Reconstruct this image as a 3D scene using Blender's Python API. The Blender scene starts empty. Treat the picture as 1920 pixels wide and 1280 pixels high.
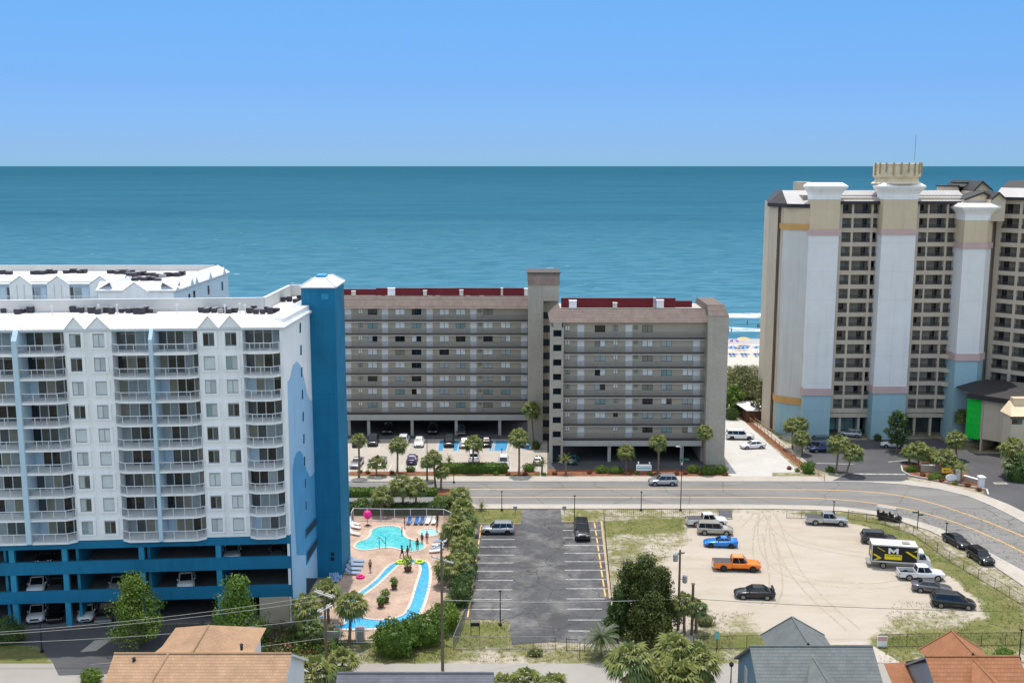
import bpy, math, random
from mathutils import Vector, Matrix, noise
RND = random.Random(11)
SC = bpy.context.scene
COL = SC.collection
rad = math.radians

# ------------------------------------------------------------------ camera geometry (survey helper)
CAMZ, FPX = 52.1, 2000.0
TH = math.atan(329 / 2000)
CT, ST = math.cos(TH), math.sin(TH)
def ray(u, v):
    a, b = (u - 960) / FPX, (640 - v) / FPX
    return Vector((a, CT + b * ST, -ST + b * CT))
def G(u, v, h=0.0):                       # point of the ground (height h) seen at u, v of the photograph
    d = ray(u, v); t = (h - CAMZ) / d.z
    return Vector((d.x * t, d.y * t, h))
def AY(u, v, Y):                          # point on the upright plane y = Y
    d = ray(u, v); t = Y / d.y
    return Vector((d.x * t, Y, CAMZ + d.z * t))
def HP(u, v, p, n):                       # point on any plane
    d = ray(u, v); o = Vector((0, 0, CAMZ))
    return o + d * ((p - o).dot(n) / d.dot(n))
def HV(v, Y): return AY(960, v, Y).z
def XU(u, Y, h): return (u - 960) / FPX * (Y * CT + (CAMZ - h) * ST)

cam = bpy.data.cameras.new('camera'); cam.lens = 37.5; cam.sensor_width = 36; cam.sensor_fit = 'HORIZONTAL'
cam.clip_start = 0.5; cam.clip_end = 300000
co = bpy.data.objects.new('camera', cam); COL.objects.link(co)
co.location = (0, 0, CAMZ); co.rotation_euler = (math.pi / 2 - TH, 0, 0); SC.camera = co

# ------------------------------------------------------------------ materials
def mat(name, rgb, rough=.7, var=.08, scale=.6, metal=0, spec=.3, bump=0, bscale=8, fine=0, fscale=12, streak=0, joint=0):
    m = bpy.data.materials.new(name); m.use_nodes = True
    nt = m.node_tree; N = nt.nodes; L = nt.links
    b = N['Principled BSDF']
    b.inputs['Roughness'].default_value = rough; b.inputs['Metallic'].default_value = metal
    b.inputs['Specular IOR Level'].default_value = spec
    b.inputs['Base Color'].default_value = (*rgb, 1)
    tc = N.new('ShaderNodeTexCoord')
    if var > 0:
        n1 = N.new('ShaderNodeTexNoise'); n1.inputs['Scale'].default_value = scale; n1.inputs['Detail'].default_value = 6
        n1.inputs['Roughness'].default_value = .65
        L.new(tc.outputs['Object'], n1.inputs['Vector'])
        r = N.new('ShaderNodeMapRange'); r.inputs[1].default_value = .3; r.inputs[2].default_value = .7
        r.inputs[3].default_value = 1 - var; r.inputs[4].default_value = 1 + var
        L.new(n1.outputs[0], r.inputs[0])
        out = r.outputs[0]
        if fine > 0:
            n2 = N.new('ShaderNodeTexNoise'); n2.inputs['Scale'].default_value = fscale; n2.inputs['Detail'].default_value = 3
            L.new(tc.outputs['Object'], n2.inputs['Vector'])
            r2 = N.new('ShaderNodeMapRange'); r2.inputs[1].default_value = .3; r2.inputs[2].default_value = .7
            r2.inputs[3].default_value = 1 - fine; r2.inputs[4].default_value = 1 + fine
            L.new(n2.outputs[0], r2.inputs[0])
            mm = N.new('ShaderNodeMath'); mm.operation = 'MULTIPLY'
            L.new(out, mm.inputs[0]); L.new(r2.outputs[0], mm.inputs[1]); out = mm.outputs[0]
        if streak > 0:                          # rain streaks run down the wall
            mp = N.new('ShaderNodeMapping'); mp.inputs['Scale'].default_value = (1.1, 1.1, .045); L.new(tc.outputs['Object'], mp.inputs[0])
            n3 = N.new('ShaderNodeTexNoise'); n3.inputs['Scale'].default_value = 1.6; n3.inputs['Detail'].default_value = 5; n3.inputs['Roughness'].default_value = .6
            L.new(mp.outputs[0], n3.inputs['Vector'])
            r3 = N.new('ShaderNodeMapRange'); r3.inputs[1].default_value = .52; r3.inputs[2].default_value = .75; r3.inputs[3].default_value = 1; r3.inputs[4].default_value = 1 - streak
            L.new(n3.outputs[0], r3.inputs[0]); m3 = N.new('ShaderNodeMath'); m3.operation = 'MULTIPLY'; L.new(out, m3.inputs[0]); L.new(r3.outputs[0], m3.inputs[1]); out = m3.outputs[0]
        if joint > 0:                           # horizontal control joints of the render coat
            sx = N.new('ShaderNodeSeparateXYZ'); L.new(tc.outputs['Object'], sx.inputs[0]); md = N.new('ShaderNodeMath'); md.operation = 'MODULO'; md.inputs[1].default_value = joint
            ab = N.new('ShaderNodeMath'); ab.operation = 'ABSOLUTE'; L.new(sx.outputs[2], ab.inputs[0]); L.new(ab.outputs[0], md.inputs[0])
            gt = N.new('ShaderNodeMapRange'); gt.interpolation_type = 'STEPPED' if False else 'LINEAR'; gt.inputs[1].default_value = .03; gt.inputs[2].default_value = .07; gt.inputs[3].default_value = .82; gt.inputs[4].default_value = 1
            L.new(md.outputs[0], gt.inputs[0]); m4 = N.new('ShaderNodeMath'); m4.operation = 'MULTIPLY'; L.new(out, m4.inputs[0]); L.new(gt.outputs[0], m4.inputs[1]); out = m4.outputs[0]
        vm = N.new('ShaderNodeVectorMath'); vm.operation = 'SCALE'; vm.inputs[0].default_value = rgb
        L.new(out, vm.inputs['Scale']); L.new(vm.outputs[0], b.inputs['Base Color'])
    if bump > 0:
        nb = N.new('ShaderNodeTexNoise'); nb.inputs['Scale'].default_value = bscale; nb.inputs['Detail'].default_value = 4
        L.new(tc.outputs['Object'], nb.inputs['Vector'])
        bp = N.new('ShaderNodeBump'); bp.inputs['Strength'].default_value = bump
        L.new(nb.outputs[0], bp.inputs['Height']); L.new(bp.outputs[0], b.inputs['Normal'])
    return m

def leafmat(name, c1, c2, trans=.35):
    m = bpy.data.materials.new(name); m.use_nodes = True
    nt = m.node_tree; N = nt.nodes; L = nt.links
    for x in list(N): N.remove(x)
    out = N.new('ShaderNodeOutputMaterial')
    ge = N.new('ShaderNodeNewGeometry')
    mx = N.new('ShaderNodeMix'); mx.data_type = 'RGBA'
    mx.inputs['A'].default_value = (*c1, 1); mx.inputs['B'].default_value = (*c2, 1)
    L.new(ge.outputs['Random Per Island'], mx.inputs['Factor'])
    d = N.new('ShaderNodeBsdfPrincipled'); d.inputs['Roughness'].default_value = .45; d.inputs['Specular IOR Level'].default_value = .35
    t = N.new('ShaderNodeBsdfTranslucent')
    L.new(mx.outputs['Result'], d.inputs['Base Color']); L.new(mx.outputs['Result'], t.inputs['Color'])
    s = N.new('ShaderNodeMixShader'); s.inputs[0].default_value = trans
    L.new(d.outputs[0], s.inputs[1]); L.new(t.outputs[0], s.inputs[2]); L.new(s.outputs[0], out.inputs[0])
    return m

def shingle(name, c1, c2, axis='X', rows=.16):
    """roof shingles: brick texture in object coordinates, broken up with noise"""
    m = mat(name, c1, .85, 0)
    nt = m.node_tree; N = nt.nodes; L = nt.links; b = N['Principled BSDF']
    tc = N['Texture Coordinate'] if 'Texture Coordinate' in N else N.new('ShaderNodeTexCoord')
    sp = N.new('ShaderNodeSeparateXYZ'); L.new(tc.outputs['Object'], sp.inputs[0])
    cb = N.new('ShaderNodeCombineXYZ')
    ad = N.new('ShaderNodeMath'); ad.operation = 'ADD'
    L.new(sp.outputs[0], ad.inputs[0]); L.new(sp.outputs[1], ad.inputs[1])
    if axis == 'X': L.new(sp.outputs[0], cb.inputs[0])
    else: L.new(ad.outputs[0], cb.inputs[0])
    a2 = N.new('ShaderNodeMath'); a2.operation = 'SUBTRACT'
    L.new(sp.outputs[2], a2.inputs[0]); L.new(sp.outputs[1], a2.inputs[1])
    L.new(a2.outputs[0], cb.inputs[1])
    br = N.new('ShaderNodeTexBrick'); br.inputs['Color1'].default_value = (*c1, 1); br.inputs['Color2'].default_value = (*c2, 1)
    br.inputs['Mortar'].default_value = (c1[0] * .84, c1[1] * .84, c1[2] * .84, 1)
    br.inputs['Scale'].default_value = 1; br.inputs['Mortar Size'].default_value = .02
    br.inputs['Brick Width'].default_value = .3; br.inputs['Row Height'].default_value = rows
    L.new(cb.outputs[0], br.inputs['Vector'])
    n = N.new('ShaderNodeTexNoise'); n.inputs['Scale'].default_value = .8; n.inputs['Detail'].default_value = 8
    L.new(tc.outputs['Object'], n.inputs['Vector'])
    r = N.new('ShaderNodeMapRange'); r.inputs[1].default_value = .3; r.inputs[2].default_value = .7; r.inputs[3].default_value = .86; r.inputs[4].default_value = 1.12
    L.new(n.outputs[0], r.inputs[0])
    vm = N.new('ShaderNodeVectorMath'); vm.operation = 'SCALE'
    L.new(br.outputs['Color'], vm.inputs[0]); L.new(r.outputs[0], vm.inputs['Scale']); L.new(vm.outputs[0], b.inputs['Base Color'])
    return m

M = {}
def D(name, *a, **k): M[name] = mat(name, *a, **k); return M[name]
D('white_stucco', (.86, .86, .865), .85, .05, .35, fine=.03, streak=.12)
D('white_metal_roof', (.64, .65, .67), .5, .07, .5, streak=.1)
D('roof_membrane', (.62, .61, .60), .8, .06, .3)
D('parapet_tan', (.62, .60, .57), .85, .06, .3)
D('pale_blue_stucco', (.52, .64, .74), .85, .06, .35)
D('aqua_stucco', (.48, .63, .73), .85, .05, .35, streak=.12)
D('deep_blue', (.008, .165, .31), .75, .13, .3, fine=.05, streak=.22, joint=2.67)
D('mid_blue', (.03, .26, .42), .75, .08, .3, fine=.04, streak=.15)
D('mural_light', (.34, .54, .74), .85, .05, .4, streak=.12)
D('mural_mid', (.085, .32, .56), .85, .06, .4, streak=.15)
D('mural_white', (.72, .75, .84), .85, .04, .4)
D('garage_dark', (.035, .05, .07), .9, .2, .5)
D('garage_floor', (.16, .16, .17), .8, .2, .5)
D('white_rail', (.70, .72, .75), .5, .03, 1)
D('rail_picket', (.30, .31, .34), .5, .05, 1)
D('glass_dark', (.012, .016, .02), .06, 0, spec=.6)
D('glass_mid', (.07, .085, .092), .08, .2, .5, spec=.6)
D('glass_painted_sky', (.80, .83, .83), .12, .14, .8, spec=.6)  # sky reflection on the panes is painted in as a pale base colour
D('glass_pale', (.56, .62, .64), .12, .10, .8, spec=.6)
D('glass_blind', (.42, .47, .48), .18, .12, .8, spec=.5)
D('glass_green', (.22, .34, .35), .12, .2, .6, spec=.5)
D('curtain', (.32, .36, .37), .5, .15, 1.2)
D('curtain_beige', (.27, .255, .20), .5, .15, 1.2)
D('window_frame_dark', (.05, .06, .06), .5, .05)
D('beige_wall', (.50, .43, .335), .9, .07, .25, fine=.04)
D('condo_stone', (.42, .38, .32), .92, .08, .3, fine=.09, fscale=3, streak=.14)
D('condo_band', (.45, .43, .40), .85, .08, .3)
D('slab_brown', (.085, .07, .062), .8, .1, .5)
D('rail_gray', (.24, .23, .23), .6, .1, .4)
D('door_white', (.80, .80, .82), .6, .08, .8)
D('red_metal', (.16, .012, .018), .5, .12, .4)
D('ac_dark', (.05, .045, .06), .6, .15, 2)
D('ac_pale', (.34, .33, .34), .6, .15, 2)
D('vent_pale', (.55, .53, .50), .7, .1, 1)
D('hotel_beige', (.56, .47, .37), .9, .06, .25, fine=.03, streak=.14)
D('hotel_tan', (.66, .53, .37), .9, .07, .25, fine=.03, streak=.16)
D('hotel_shaft', (.62, .60, .57), .9, .05, .3, streak=.14)
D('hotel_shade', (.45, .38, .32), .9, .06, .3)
D('hotel_white', (.78, .765, .765), .9, .05, .25, fine=.03, streak=.10, joint=5.4)
D('hotel_pink', (.58, .41, .39), .9, .06, .4)
D('hotel_orange', (.60, .33, .12), .9, .08, .4)
D('hotel_blue', (.34, .50, .555), .9, .06, .25, fine=.03, streak=.14, joint=5.4)
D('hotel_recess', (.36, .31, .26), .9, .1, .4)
D('hotel_rail', (.045, .045, .05), .5, .1)
D('dark_roof', (.035, .032, .034), .6, .15, .4)
D('gray_metal_roof', (.42, .40, .40), .5, .07, .5)
D('stained_tan', (.68, .56, .39), .9, .25, .5)
D('green_net', (.01, .52, .05), .8, .12, 2, fine=.15, fscale=6)
D('asphalt_lot', (.075, .075, .08), .9, .25, .12, bump=.2, fine=.15, fscale=3)
D('asphalt_road', (.20, .194, .188), .9, .10, .10, fine=.06, fscale=2)
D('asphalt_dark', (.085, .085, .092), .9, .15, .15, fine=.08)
D('concrete', (.41, .37, .325), .9, .09, .2, fine=.06, fscale=2)
D('concrete_white', (.49, .47, .44), .9, .08, .25, fine=.04)
D('front_road', (.31, .29, .265), .9, .08, .15, fine=.05)
D('paint_white', (.52, .52, .52), .8, .42, 1.2, fine=.2, fscale=5)
D('paint_yellow', (.62, .36, .10), .7, .12, 1)
D('paint_blue', (.05, .26, .48), .7, .12, 1)
D('mulch', (.20, .085, .045), .95, .35, 1, fine=.3, fscale=6)
D('deck_paver', (.42, .30, .235), .85, .24, .3, fine=.12, fscale=3)
D('coping', (.62, .55, .47), .8, .06, .6)
D('wood_pole', (.16, .125, .09), .9, .2, 2)
D('wood_rail', (.36, .20, .09), .85, .2, 2)
D('wood_pale', (.42, .30, .16), .85, .2, 2)
D('black_metal', (.015, .015, .017), .5, .1)
D('steel', (.42, .43, .44), .4, .1, metal=.6)
D('steel_dull', (.25, .25, .25), .6, .1)
D('wire', (.10, .095, .09), .6, 0)
D('wire_pale', (.46, .45, .42), .5, 0)
D('tyre', (.018, .018, .018), .85, .1)
D('rim', (.38, .38, .40), .3, .05, metal=.8)
D('rim_dark', (.06, .06, .06), .3, .05, metal=.6)
D('car_glass', (.008, .011, .014), .04, 0, spec=.7)
D('light_glass', (.62, .64, .66), .1, 0, spec=.6)
D('tail_red', (.25, .008, .01), .2, 0, spec=.5)
D('plastic_black', (.02, .02, .022), .6, .1)
D('bark', (.17, .135, .10), .95, .25, 3)
D('palm_bark', (.20, .155, .115), .95, .25, 3)
D('siding_blue', (.14, .22, .30), .8, .08, .5)
D('siding_gray', (.30, .31, .34), .8, .06, .5)
D('siding_white', (.74, .74, .76), .8, .05, .5)
D('timber_hut', (.12, .06, .035), .9, .2, 1.5)
D('hut_roof', (.80, .78, .82), .6, .05, 1)
D('sling_blue', (.03, .12, .32), .8, .1, 2)
D('sling_pale', (.20, .34, .55), .8, .1, 2)
D('hot_pink', (.80, .02, .26), .5, .05)
D('lime', (.45, .62, .06), .5, .05)
D('sign_teal', (.20, .48, .50), .6, .05)
D('sign_white', (.80, .80, .82), .6, .04)
D('sign_yellow', (.75, .42, .02), .6, .05)
D('sign_green', (.02, .12, .07), .6, .05)
D('brick_red', (.34, .13, .08), .9, .2, 2)
D('fabric_pink', (.62, .36, .36), .9, .1)
D('swim_dark', (.02, .02, .04), .8, .1)
D('swim_red', (.35, .03, .04), .8, .1)
D('swim_blue', (.03, .08, .30), .8, .1)
D('shirt_white', (.7, .7, .7), .8, .1)
D('skin', (.36, .19, .12), .6, .1)
D('skin_dark', (.10, .05, .03), .6, .1)
D('hair', (.02, .014, .01), .7, .1)
D('kerb_tan', (.40, .31, .21), .9, .15, .5)
D('stop_yellow', (.68, .44, .19), .8, .15, .8)
D('truck_black', (.02, .02, .02), .4, .1)
D('truck_yellow', (.80, .62, .01), .5, .05)
D('terracotta', (.12, .06, .04), .8, .1)
M['shingle_brown'] = shingle('shingle_brown', (.165, .128, .113), (.19, .148, .131))
M['shingle_tan'] = shingle('shingle_tan', (.36, .225, .135), (.42, .265, .168), rows=.12)
M['shingle_slate'] = shingle('shingle_slate', (.125, .13, .155), (.145, .15, .175), rows=.1)
M['shingle_gray'] = shingle('shingle_gray', (.14, .155, .157), (.165, .18, .182), rows=.1)
M['shingle_rust'] = shingle('shingle_rust', (.29, .125, .062), (.34, .155, .08), rows=.12)
D('sand_track', (.35, .30, .24), .95, .15, 1, fine=.2, fscale=4)
M['leaf_palm'] = leafmat('leaf_palm', (.155, .195, .045), (.29, .295, .085), .35)
M['leaf_palm_dark'] = leafmat('leaf_palm_dark', (0.068, 0.112, 0.033), (0.150, 0.195, 0.053), .25)
M['leaf_palm_gray'] = leafmat('leaf_palm_gray', (0.156, 0.195, 0.130), (0.260, 0.286, 0.182), .25)
M['leaf_dead'] = leafmat('leaf_dead', (0.260, 0.180, 0.085), (0.340, 0.240, 0.120), .2)
M['leaf_bright'] = leafmat('leaf_bright', (.07, .15, .022), (.23, .31, .05), .35)
M['leaf_mid'] = leafmat('leaf_mid', (0.068, 0.150, 0.027), (0.195, 0.300, 0.045), .35)
M['leaf_dark'] = leafmat('leaf_dark', (0.033, 0.075, 0.021), (0.098, 0.150, 0.036), .25)
M['leaf_cedar'] = leafmat('leaf_cedar', (0.044, 0.073, 0.018), (0.125, 0.144, 0.027), .25)
M['leaf_hedge'] = leafmat('leaf_hedge', (0.061, 0.128, 0.020), (0.162, 0.257, 0.041), .3)
M['leaf_dune'] = leafmat('leaf_dune', (0.098, 0.130, 0.046), (0.247, 0.247, 0.104), .3)
M['leaf_red'] = leafmat('leaf_red', (0.140, 0.040, 0.025), (0.220, 0.090, 0.040), .25)

PAINT = {}
def paint(name, rgb, metal=.3, rough=.25):
    m = mat('car_paint_' + name, rgb, rough, .03, 2, metal, .5)
    m.node_tree.nodes['Principled BSDF'].inputs['Coat Weight'].default_value = .6
    m.node_tree.nodes['Principled BSDF'].inputs['Coat Roughness'].default_value = .05
    PAINT[name] = m
paint('white', (.72, .72, .74), 0); paint('black', (.008, .008, .010), .2); paint('silver', (.42, .43, .45), .5)
paint('gray', (.12, .125, .14), .5); paint('dark_gray', (.04, .043, .052), .4); paint('beige', (.40, .36, .29), .3)
paint('blue', (.005, .18, .62), .2); paint('orange', (.85, .20, .005), .05); paint('navy', (.02, .03, .10), .4)
paint('purple_gray', (.30, .28, .38), .4); paint('teal', (.03, .12, .13), .4)

# ------------------------------------------------------------------ mesh builder
class Frame:
    def __init__(s, O, ds, dt): s.O = Vector((O[0], O[1])); s.ds = Vector((ds[0], ds[1])).normalized(); s.dt = Vector((dt[0], dt[1])).normalized()
    def p(s, a, b, z): q = s.O + s.ds * a + s.dt * b; return Vector((q.x, q.y, z))
WORLD = Frame((0, 0), (1, 0), (0, 1))

class MB:
    def __init__(s): s.v = []; s.f = []; s.m = []
    def poly(s, pts, m=0):
        i = len(s.v); s.v += [tuple(p) for p in pts]; s.f.append(tuple(range(i, i + len(pts)))); s.m.append(m)
    def hexa(s, P, m=0):     # 8 points: bottom ring 0-3, top ring 4-7
        i = len(s.v); s.v += [tuple(p) for p in P]
        for q in ((3, 2, 1, 0), (4, 5, 6, 7), (0, 1, 5, 4), (1, 2, 6, 5), (2, 3, 7, 6), (3, 0, 4, 7)):
            s.f.append(tuple(i + k for k in q)); s.m.append(m)
    def box(s, x0, x1, y0, y1, z0, z1, m=0, F=WORLD):
        s.hexa([F.p(x0, y0, z0), F.p(x1, y0, z0), F.p(x1, y1, z0), F.p(x0, y1, z0), F.p(x0, y0, z1), F.p(x1, y0, z1), F.p(x1, y1, z1), F.p(x0, y1, z1)], m)
    def prism(s, pts, z0, z1, m=0, mtop=None):
        n = len(pts); i = len(s.v)
        s.v += [(p[0], p[1], z0) for p in pts] + [(p[0], p[1], z1) for p in pts]
        s.f.append(tuple(range(i + n - 1, i - 1, -1))); s.m.append(m)
        s.f.append(tuple(range(i + n, i + 2 * n))); s.m.append(m if mtop is None else mtop)
        for k in range(n):
            j = (k + 1) % n; s.f.append((i + k, i + j, i + n + j, i + n + k)); s.m.append(m)
    def tube(s, p, q, r, n=6, m=0, r2=None):
        p, q = Vector(p), Vector(q); d = q - p
        if d.length < 1e-6: return
        r2 = r if r2 is None else r2
        z = d.normalized(); x = z.orthogonal().normalized(); y = z.cross(x); i = len(s.v)
        for c, rr in ((p, r), (q, r2)):
            for k in range(n):
                a = 2 * math.pi * k / n; s.v.append(tuple(c + (x * math.cos(a) + y * math.sin(a)) * rr))
        for k in range(n):
            j = (k + 1) % n; s.f.append((i + k, i + j, i + n + j, i + n + k)); s.m.append(m)
        s.f.append(tuple(range(i + n - 1, i - 1, -1))); s.m.append(m); s.f.append(tuple(range(i + n, i + 2 * n))); s.m.append(m)
    def path(s, pts, r, n=5, m=0):
        for a, b in zip(pts, pts[1:]): s.tube(a, b, r, n, m)
    def lathe(s, prof, n=10, c=(0, 0, 0), m=0, axis='z'):   # prof [(r,z)]
        i = len(s.v)
        for (r, z) in prof:
            for k in range(n):
                a = 2 * math.pi * k / n; x, y = r * math.cos(a), r * math.sin(a)
                if axis == 'z': q = (c[0] + x, c[1] + y, c[2] + z)
                else: q = (c[0] + x, c[1] + z, c[2] + y)
                s.v.append(q)
        for a in range(len(prof) - 1):
            for k in range(n):
                j = (k + 1) % n; s.f.append((i + a * n + k, i + a * n + j, i + (a + 1) * n + j, i + (a + 1) * n + k)); s.m.append(m)
        s.f.append(tuple(range(i + n - 1, i - 1, -1))); s.m.append(m)
        e = i + (len(prof) - 1) * n; s.f.append(tuple(range(e, e + n))); s.m.append(m)
    def loft(s, rings, m=0, caps=True):
        n = len(rings[0]); i = len(s.v)
        for r in rings: s.v += [tuple(p) for p in r]
        for a in range(len(rings) - 1):
            for k in range(n):
                j = (k + 1) % n; s.f.append((i + a * n + k, i + a * n + j, i + (a + 1) * n + j, i + (a + 1) * n + k)); s.m.append(m)
        if caps:
            s.f.append(tuple(range(i + n - 1, i - 1, -1))); s.m.append(m)
            e = i + (len(rings) - 1) * n; s.f.append(tuple(range(e, e + n))); s.m.append(m)
    def mesh(s, name, mats, off=(0, 0, 0), smooth=False):
        me = bpy.data.meshes.new(name); ox, oy, oz = off
        me.from_pydata([(a - ox, b - oy, c - oz) for a, b, c in s.v], [], s.f)
        for m in (mats if isinstance(mats, (list, tuple)) else [mats]): me.materials.append(M[m] if isinstance(m, str) else m)
        if any(s.m): me.polygons.foreach_set('material_index', s.m)
        if smooth: me.polygons.foreach_set('use_smooth', [True] * len(me.polygons))
        me.update(); return me
    def build(s, name, mats, parent=None, smooth=False, loc=None):
        """one mesh object; its vertices are world coordinates unless loc is given (then vertices are local)"""
        if loc is not None: o = bpy.data.objects.new(name, s.mesh(name, mats, (0, 0, 0), smooth)); o.location = loc
        else:
            off = WL(parent) if parent else Vector(s.v[0]) * 1.0
            if not parent: off = Vector((off.x, off.y, 0))
            o = bpy.data.objects.new(name, s.mesh(name, mats, off, smooth))
            if not parent: o.location = off
        COL.objects.link(o)
        if parent: o.parent = parent
        return o
def WL(o):
    p = Vector((0, 0, 0))
    while o: p += Vector(o.location); o = o.parent
    return p
def tag(o, label=None, cat=None, group=None, kind=None):
    if label: o['label'] = label
    if cat: o['category'] = cat
    if group: o['group'] = group
    if kind: o['kind'] = kind
    return o
def thing(name, label, cat, loc=(0, 0, 0), rz=0, group=None):
    o = bpy.data.objects.new(name, None); COL.objects.link(o); o.empty_display_size = .3
    o.location = loc; o.rotation_euler = (0, 0, rz)
    return tag(o, label, cat, group)
def struct(o): o['kind'] = 'structure'; return o
def put(me, name, parent=None, loc=(0, 0, 0), rot=(0, 0, 0), sc=None):
    o = bpy.data.objects.new(name, me); COL.objects.link(o); o.location = loc; o.rotation_euler = rot
    if sc: o.scale = sc if isinstance(sc, (tuple, list)) else (sc, sc, sc)
    if parent: o.parent = parent
    return o
KIDS = {}
def clone(src, loc, rz=0, label=None, group=None, sc=None):
    """copy a thing with its parts and sub-parts"""
    r = src.copy(); COL.objects.link(r); r.location = loc; r.rotation_euler = (0, 0, rz)
    if sc: r.scale = sc if isinstance(sc, (tuple, list)) else (sc, sc, sc)
    if label: r['label'] = label
    if group: r['group'] = group
    def sub(a, b):
        for ch in KIDS.get(a.name) or list(a.children):
            c = ch.copy(); COL.objects.link(c); c.parent = b; sub(ch, c)
    sub(src, r)
    return r
def inpoly(x, y, P):
    c = False; n = len(P); j = n - 1
    for i in range(n):
        if (P[i][1] > y) != (P[j][1] > y) and x < (P[j][0] - P[i][0]) * (y - P[i][1]) / (P[j][1] - P[i][1]) + P[i][0]: c = not c
        j = i
    return c
def gpoly(px, h=0): return [G(u, v, h) for u, v in px]
def smooth_poly(P, k=2, closed=True):
    for _ in range(k):
        Q = []; n = len(P)
        for i in range(n if closed else n - 1):
            a, b = Vector(P[i]), Vector(P[(i + 1) % n]); Q += [a * .75 + b * .25, a * .25 + b * .75]
        if not closed: Q = [Vector(P[0])] + Q + [Vector(P[-1])]
        P = Q
    return P
def sheet(name, P, h, m, parent=None):
    b = MB(); b.poly([(p[0], p[1], h) for p in P]); return b.build(name, m, parent)
def strip(b, A, B, h, m=0):
    for i in range(len(A) - 1): b.poly([(A[i][0], A[i][1], h), (A[i + 1][0], A[i + 1][1], h), (B[i + 1][0], B[i + 1][1], h), (B[i][0], B[i][1], h)], m)
def line_strip(b, P, w, h, m=0):
    """flat ribbon of width w along the ground polyline P"""
    P = [Vector((p[0], p[1])) for p in P]; L = []; Rr = []
    for i in range(len(P)):
        d = (P[min(i + 1, len(P) - 1)] - P[max(i - 1, 0)]).normalized(); n = Vector((-d.y, d.x)) * w / 2
        L.append(P[i] + n); Rr.append(P[i] - n)
    strip(b, L, Rr, h, m)
def ribbon_box(b, P, w, h0, h1, m=0):
    P = [Vector((p[0], p[1])) for p in P]
    for a, c in zip(P, P[1:]):
        d = (c - a); l = d.length; F = Frame(a, d, (-d.y, d.x)); b.box(0, l, -w / 2, w / 2, h0, h1, m, F)
# ------------------------------------------------------------------ light, sky
SUN_EL, SUN_AZ = rad(78), rad(-10)          # azimuth from +Y, negative to -X
sd = Vector((math.sin(SUN_AZ) * math.cos(SUN_EL), math.cos(SUN_AZ) * math.cos(SUN_EL), math.sin(SUN_EL)))
sl = bpy.data.lights.new('sun', 'SUN'); sl.energy = 2.1; sl.angle = rad(.5); sl.color = (1, .95, .87)
so = bpy.data.objects.new('sun', sl); COL.objects.link(so); so.rotation_euler = (-sd).to_track_quat('-Z', 'Y').to_euler(); so.location = (0, 0, 200)
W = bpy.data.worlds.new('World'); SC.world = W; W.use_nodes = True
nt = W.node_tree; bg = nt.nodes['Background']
sky = nt.nodes.new('ShaderNodeTexSky'); sky.sky_type = 'NISHITA'; sky.sun_disc = False
sky.sun_elevation = SUN_EL; sky.sun_rotation = -SUN_AZ if False else SUN_AZ
sky.altitude = 0; sky.air_density = 1.0; sky.dust_density = .2; sky.ozone_density = 3.0
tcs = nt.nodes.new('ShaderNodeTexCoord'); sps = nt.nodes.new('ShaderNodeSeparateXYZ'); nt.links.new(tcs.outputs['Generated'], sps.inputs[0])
cr = nt.nodes.new('ShaderNodeValToRGB'); el = cr.color_ramp.elements          # tints the low sky deep blue, lifts the upper sky to fill shaded walls
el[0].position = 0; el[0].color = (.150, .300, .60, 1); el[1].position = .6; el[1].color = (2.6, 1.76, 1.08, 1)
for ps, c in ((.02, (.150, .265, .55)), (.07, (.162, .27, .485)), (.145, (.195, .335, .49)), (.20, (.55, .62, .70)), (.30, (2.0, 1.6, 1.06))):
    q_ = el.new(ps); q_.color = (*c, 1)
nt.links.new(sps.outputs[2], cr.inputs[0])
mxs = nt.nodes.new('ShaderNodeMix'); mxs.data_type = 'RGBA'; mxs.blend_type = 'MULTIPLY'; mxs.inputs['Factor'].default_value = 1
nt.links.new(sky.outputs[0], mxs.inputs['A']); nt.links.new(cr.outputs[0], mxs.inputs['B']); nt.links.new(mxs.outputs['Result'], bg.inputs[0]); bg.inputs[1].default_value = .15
SC.view_settings.view_transform = 'Standard'; SC.view_settings.look = 'None'; SC.view_settings.gamma = 1
SC.view_settings.exposure = .9

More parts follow.
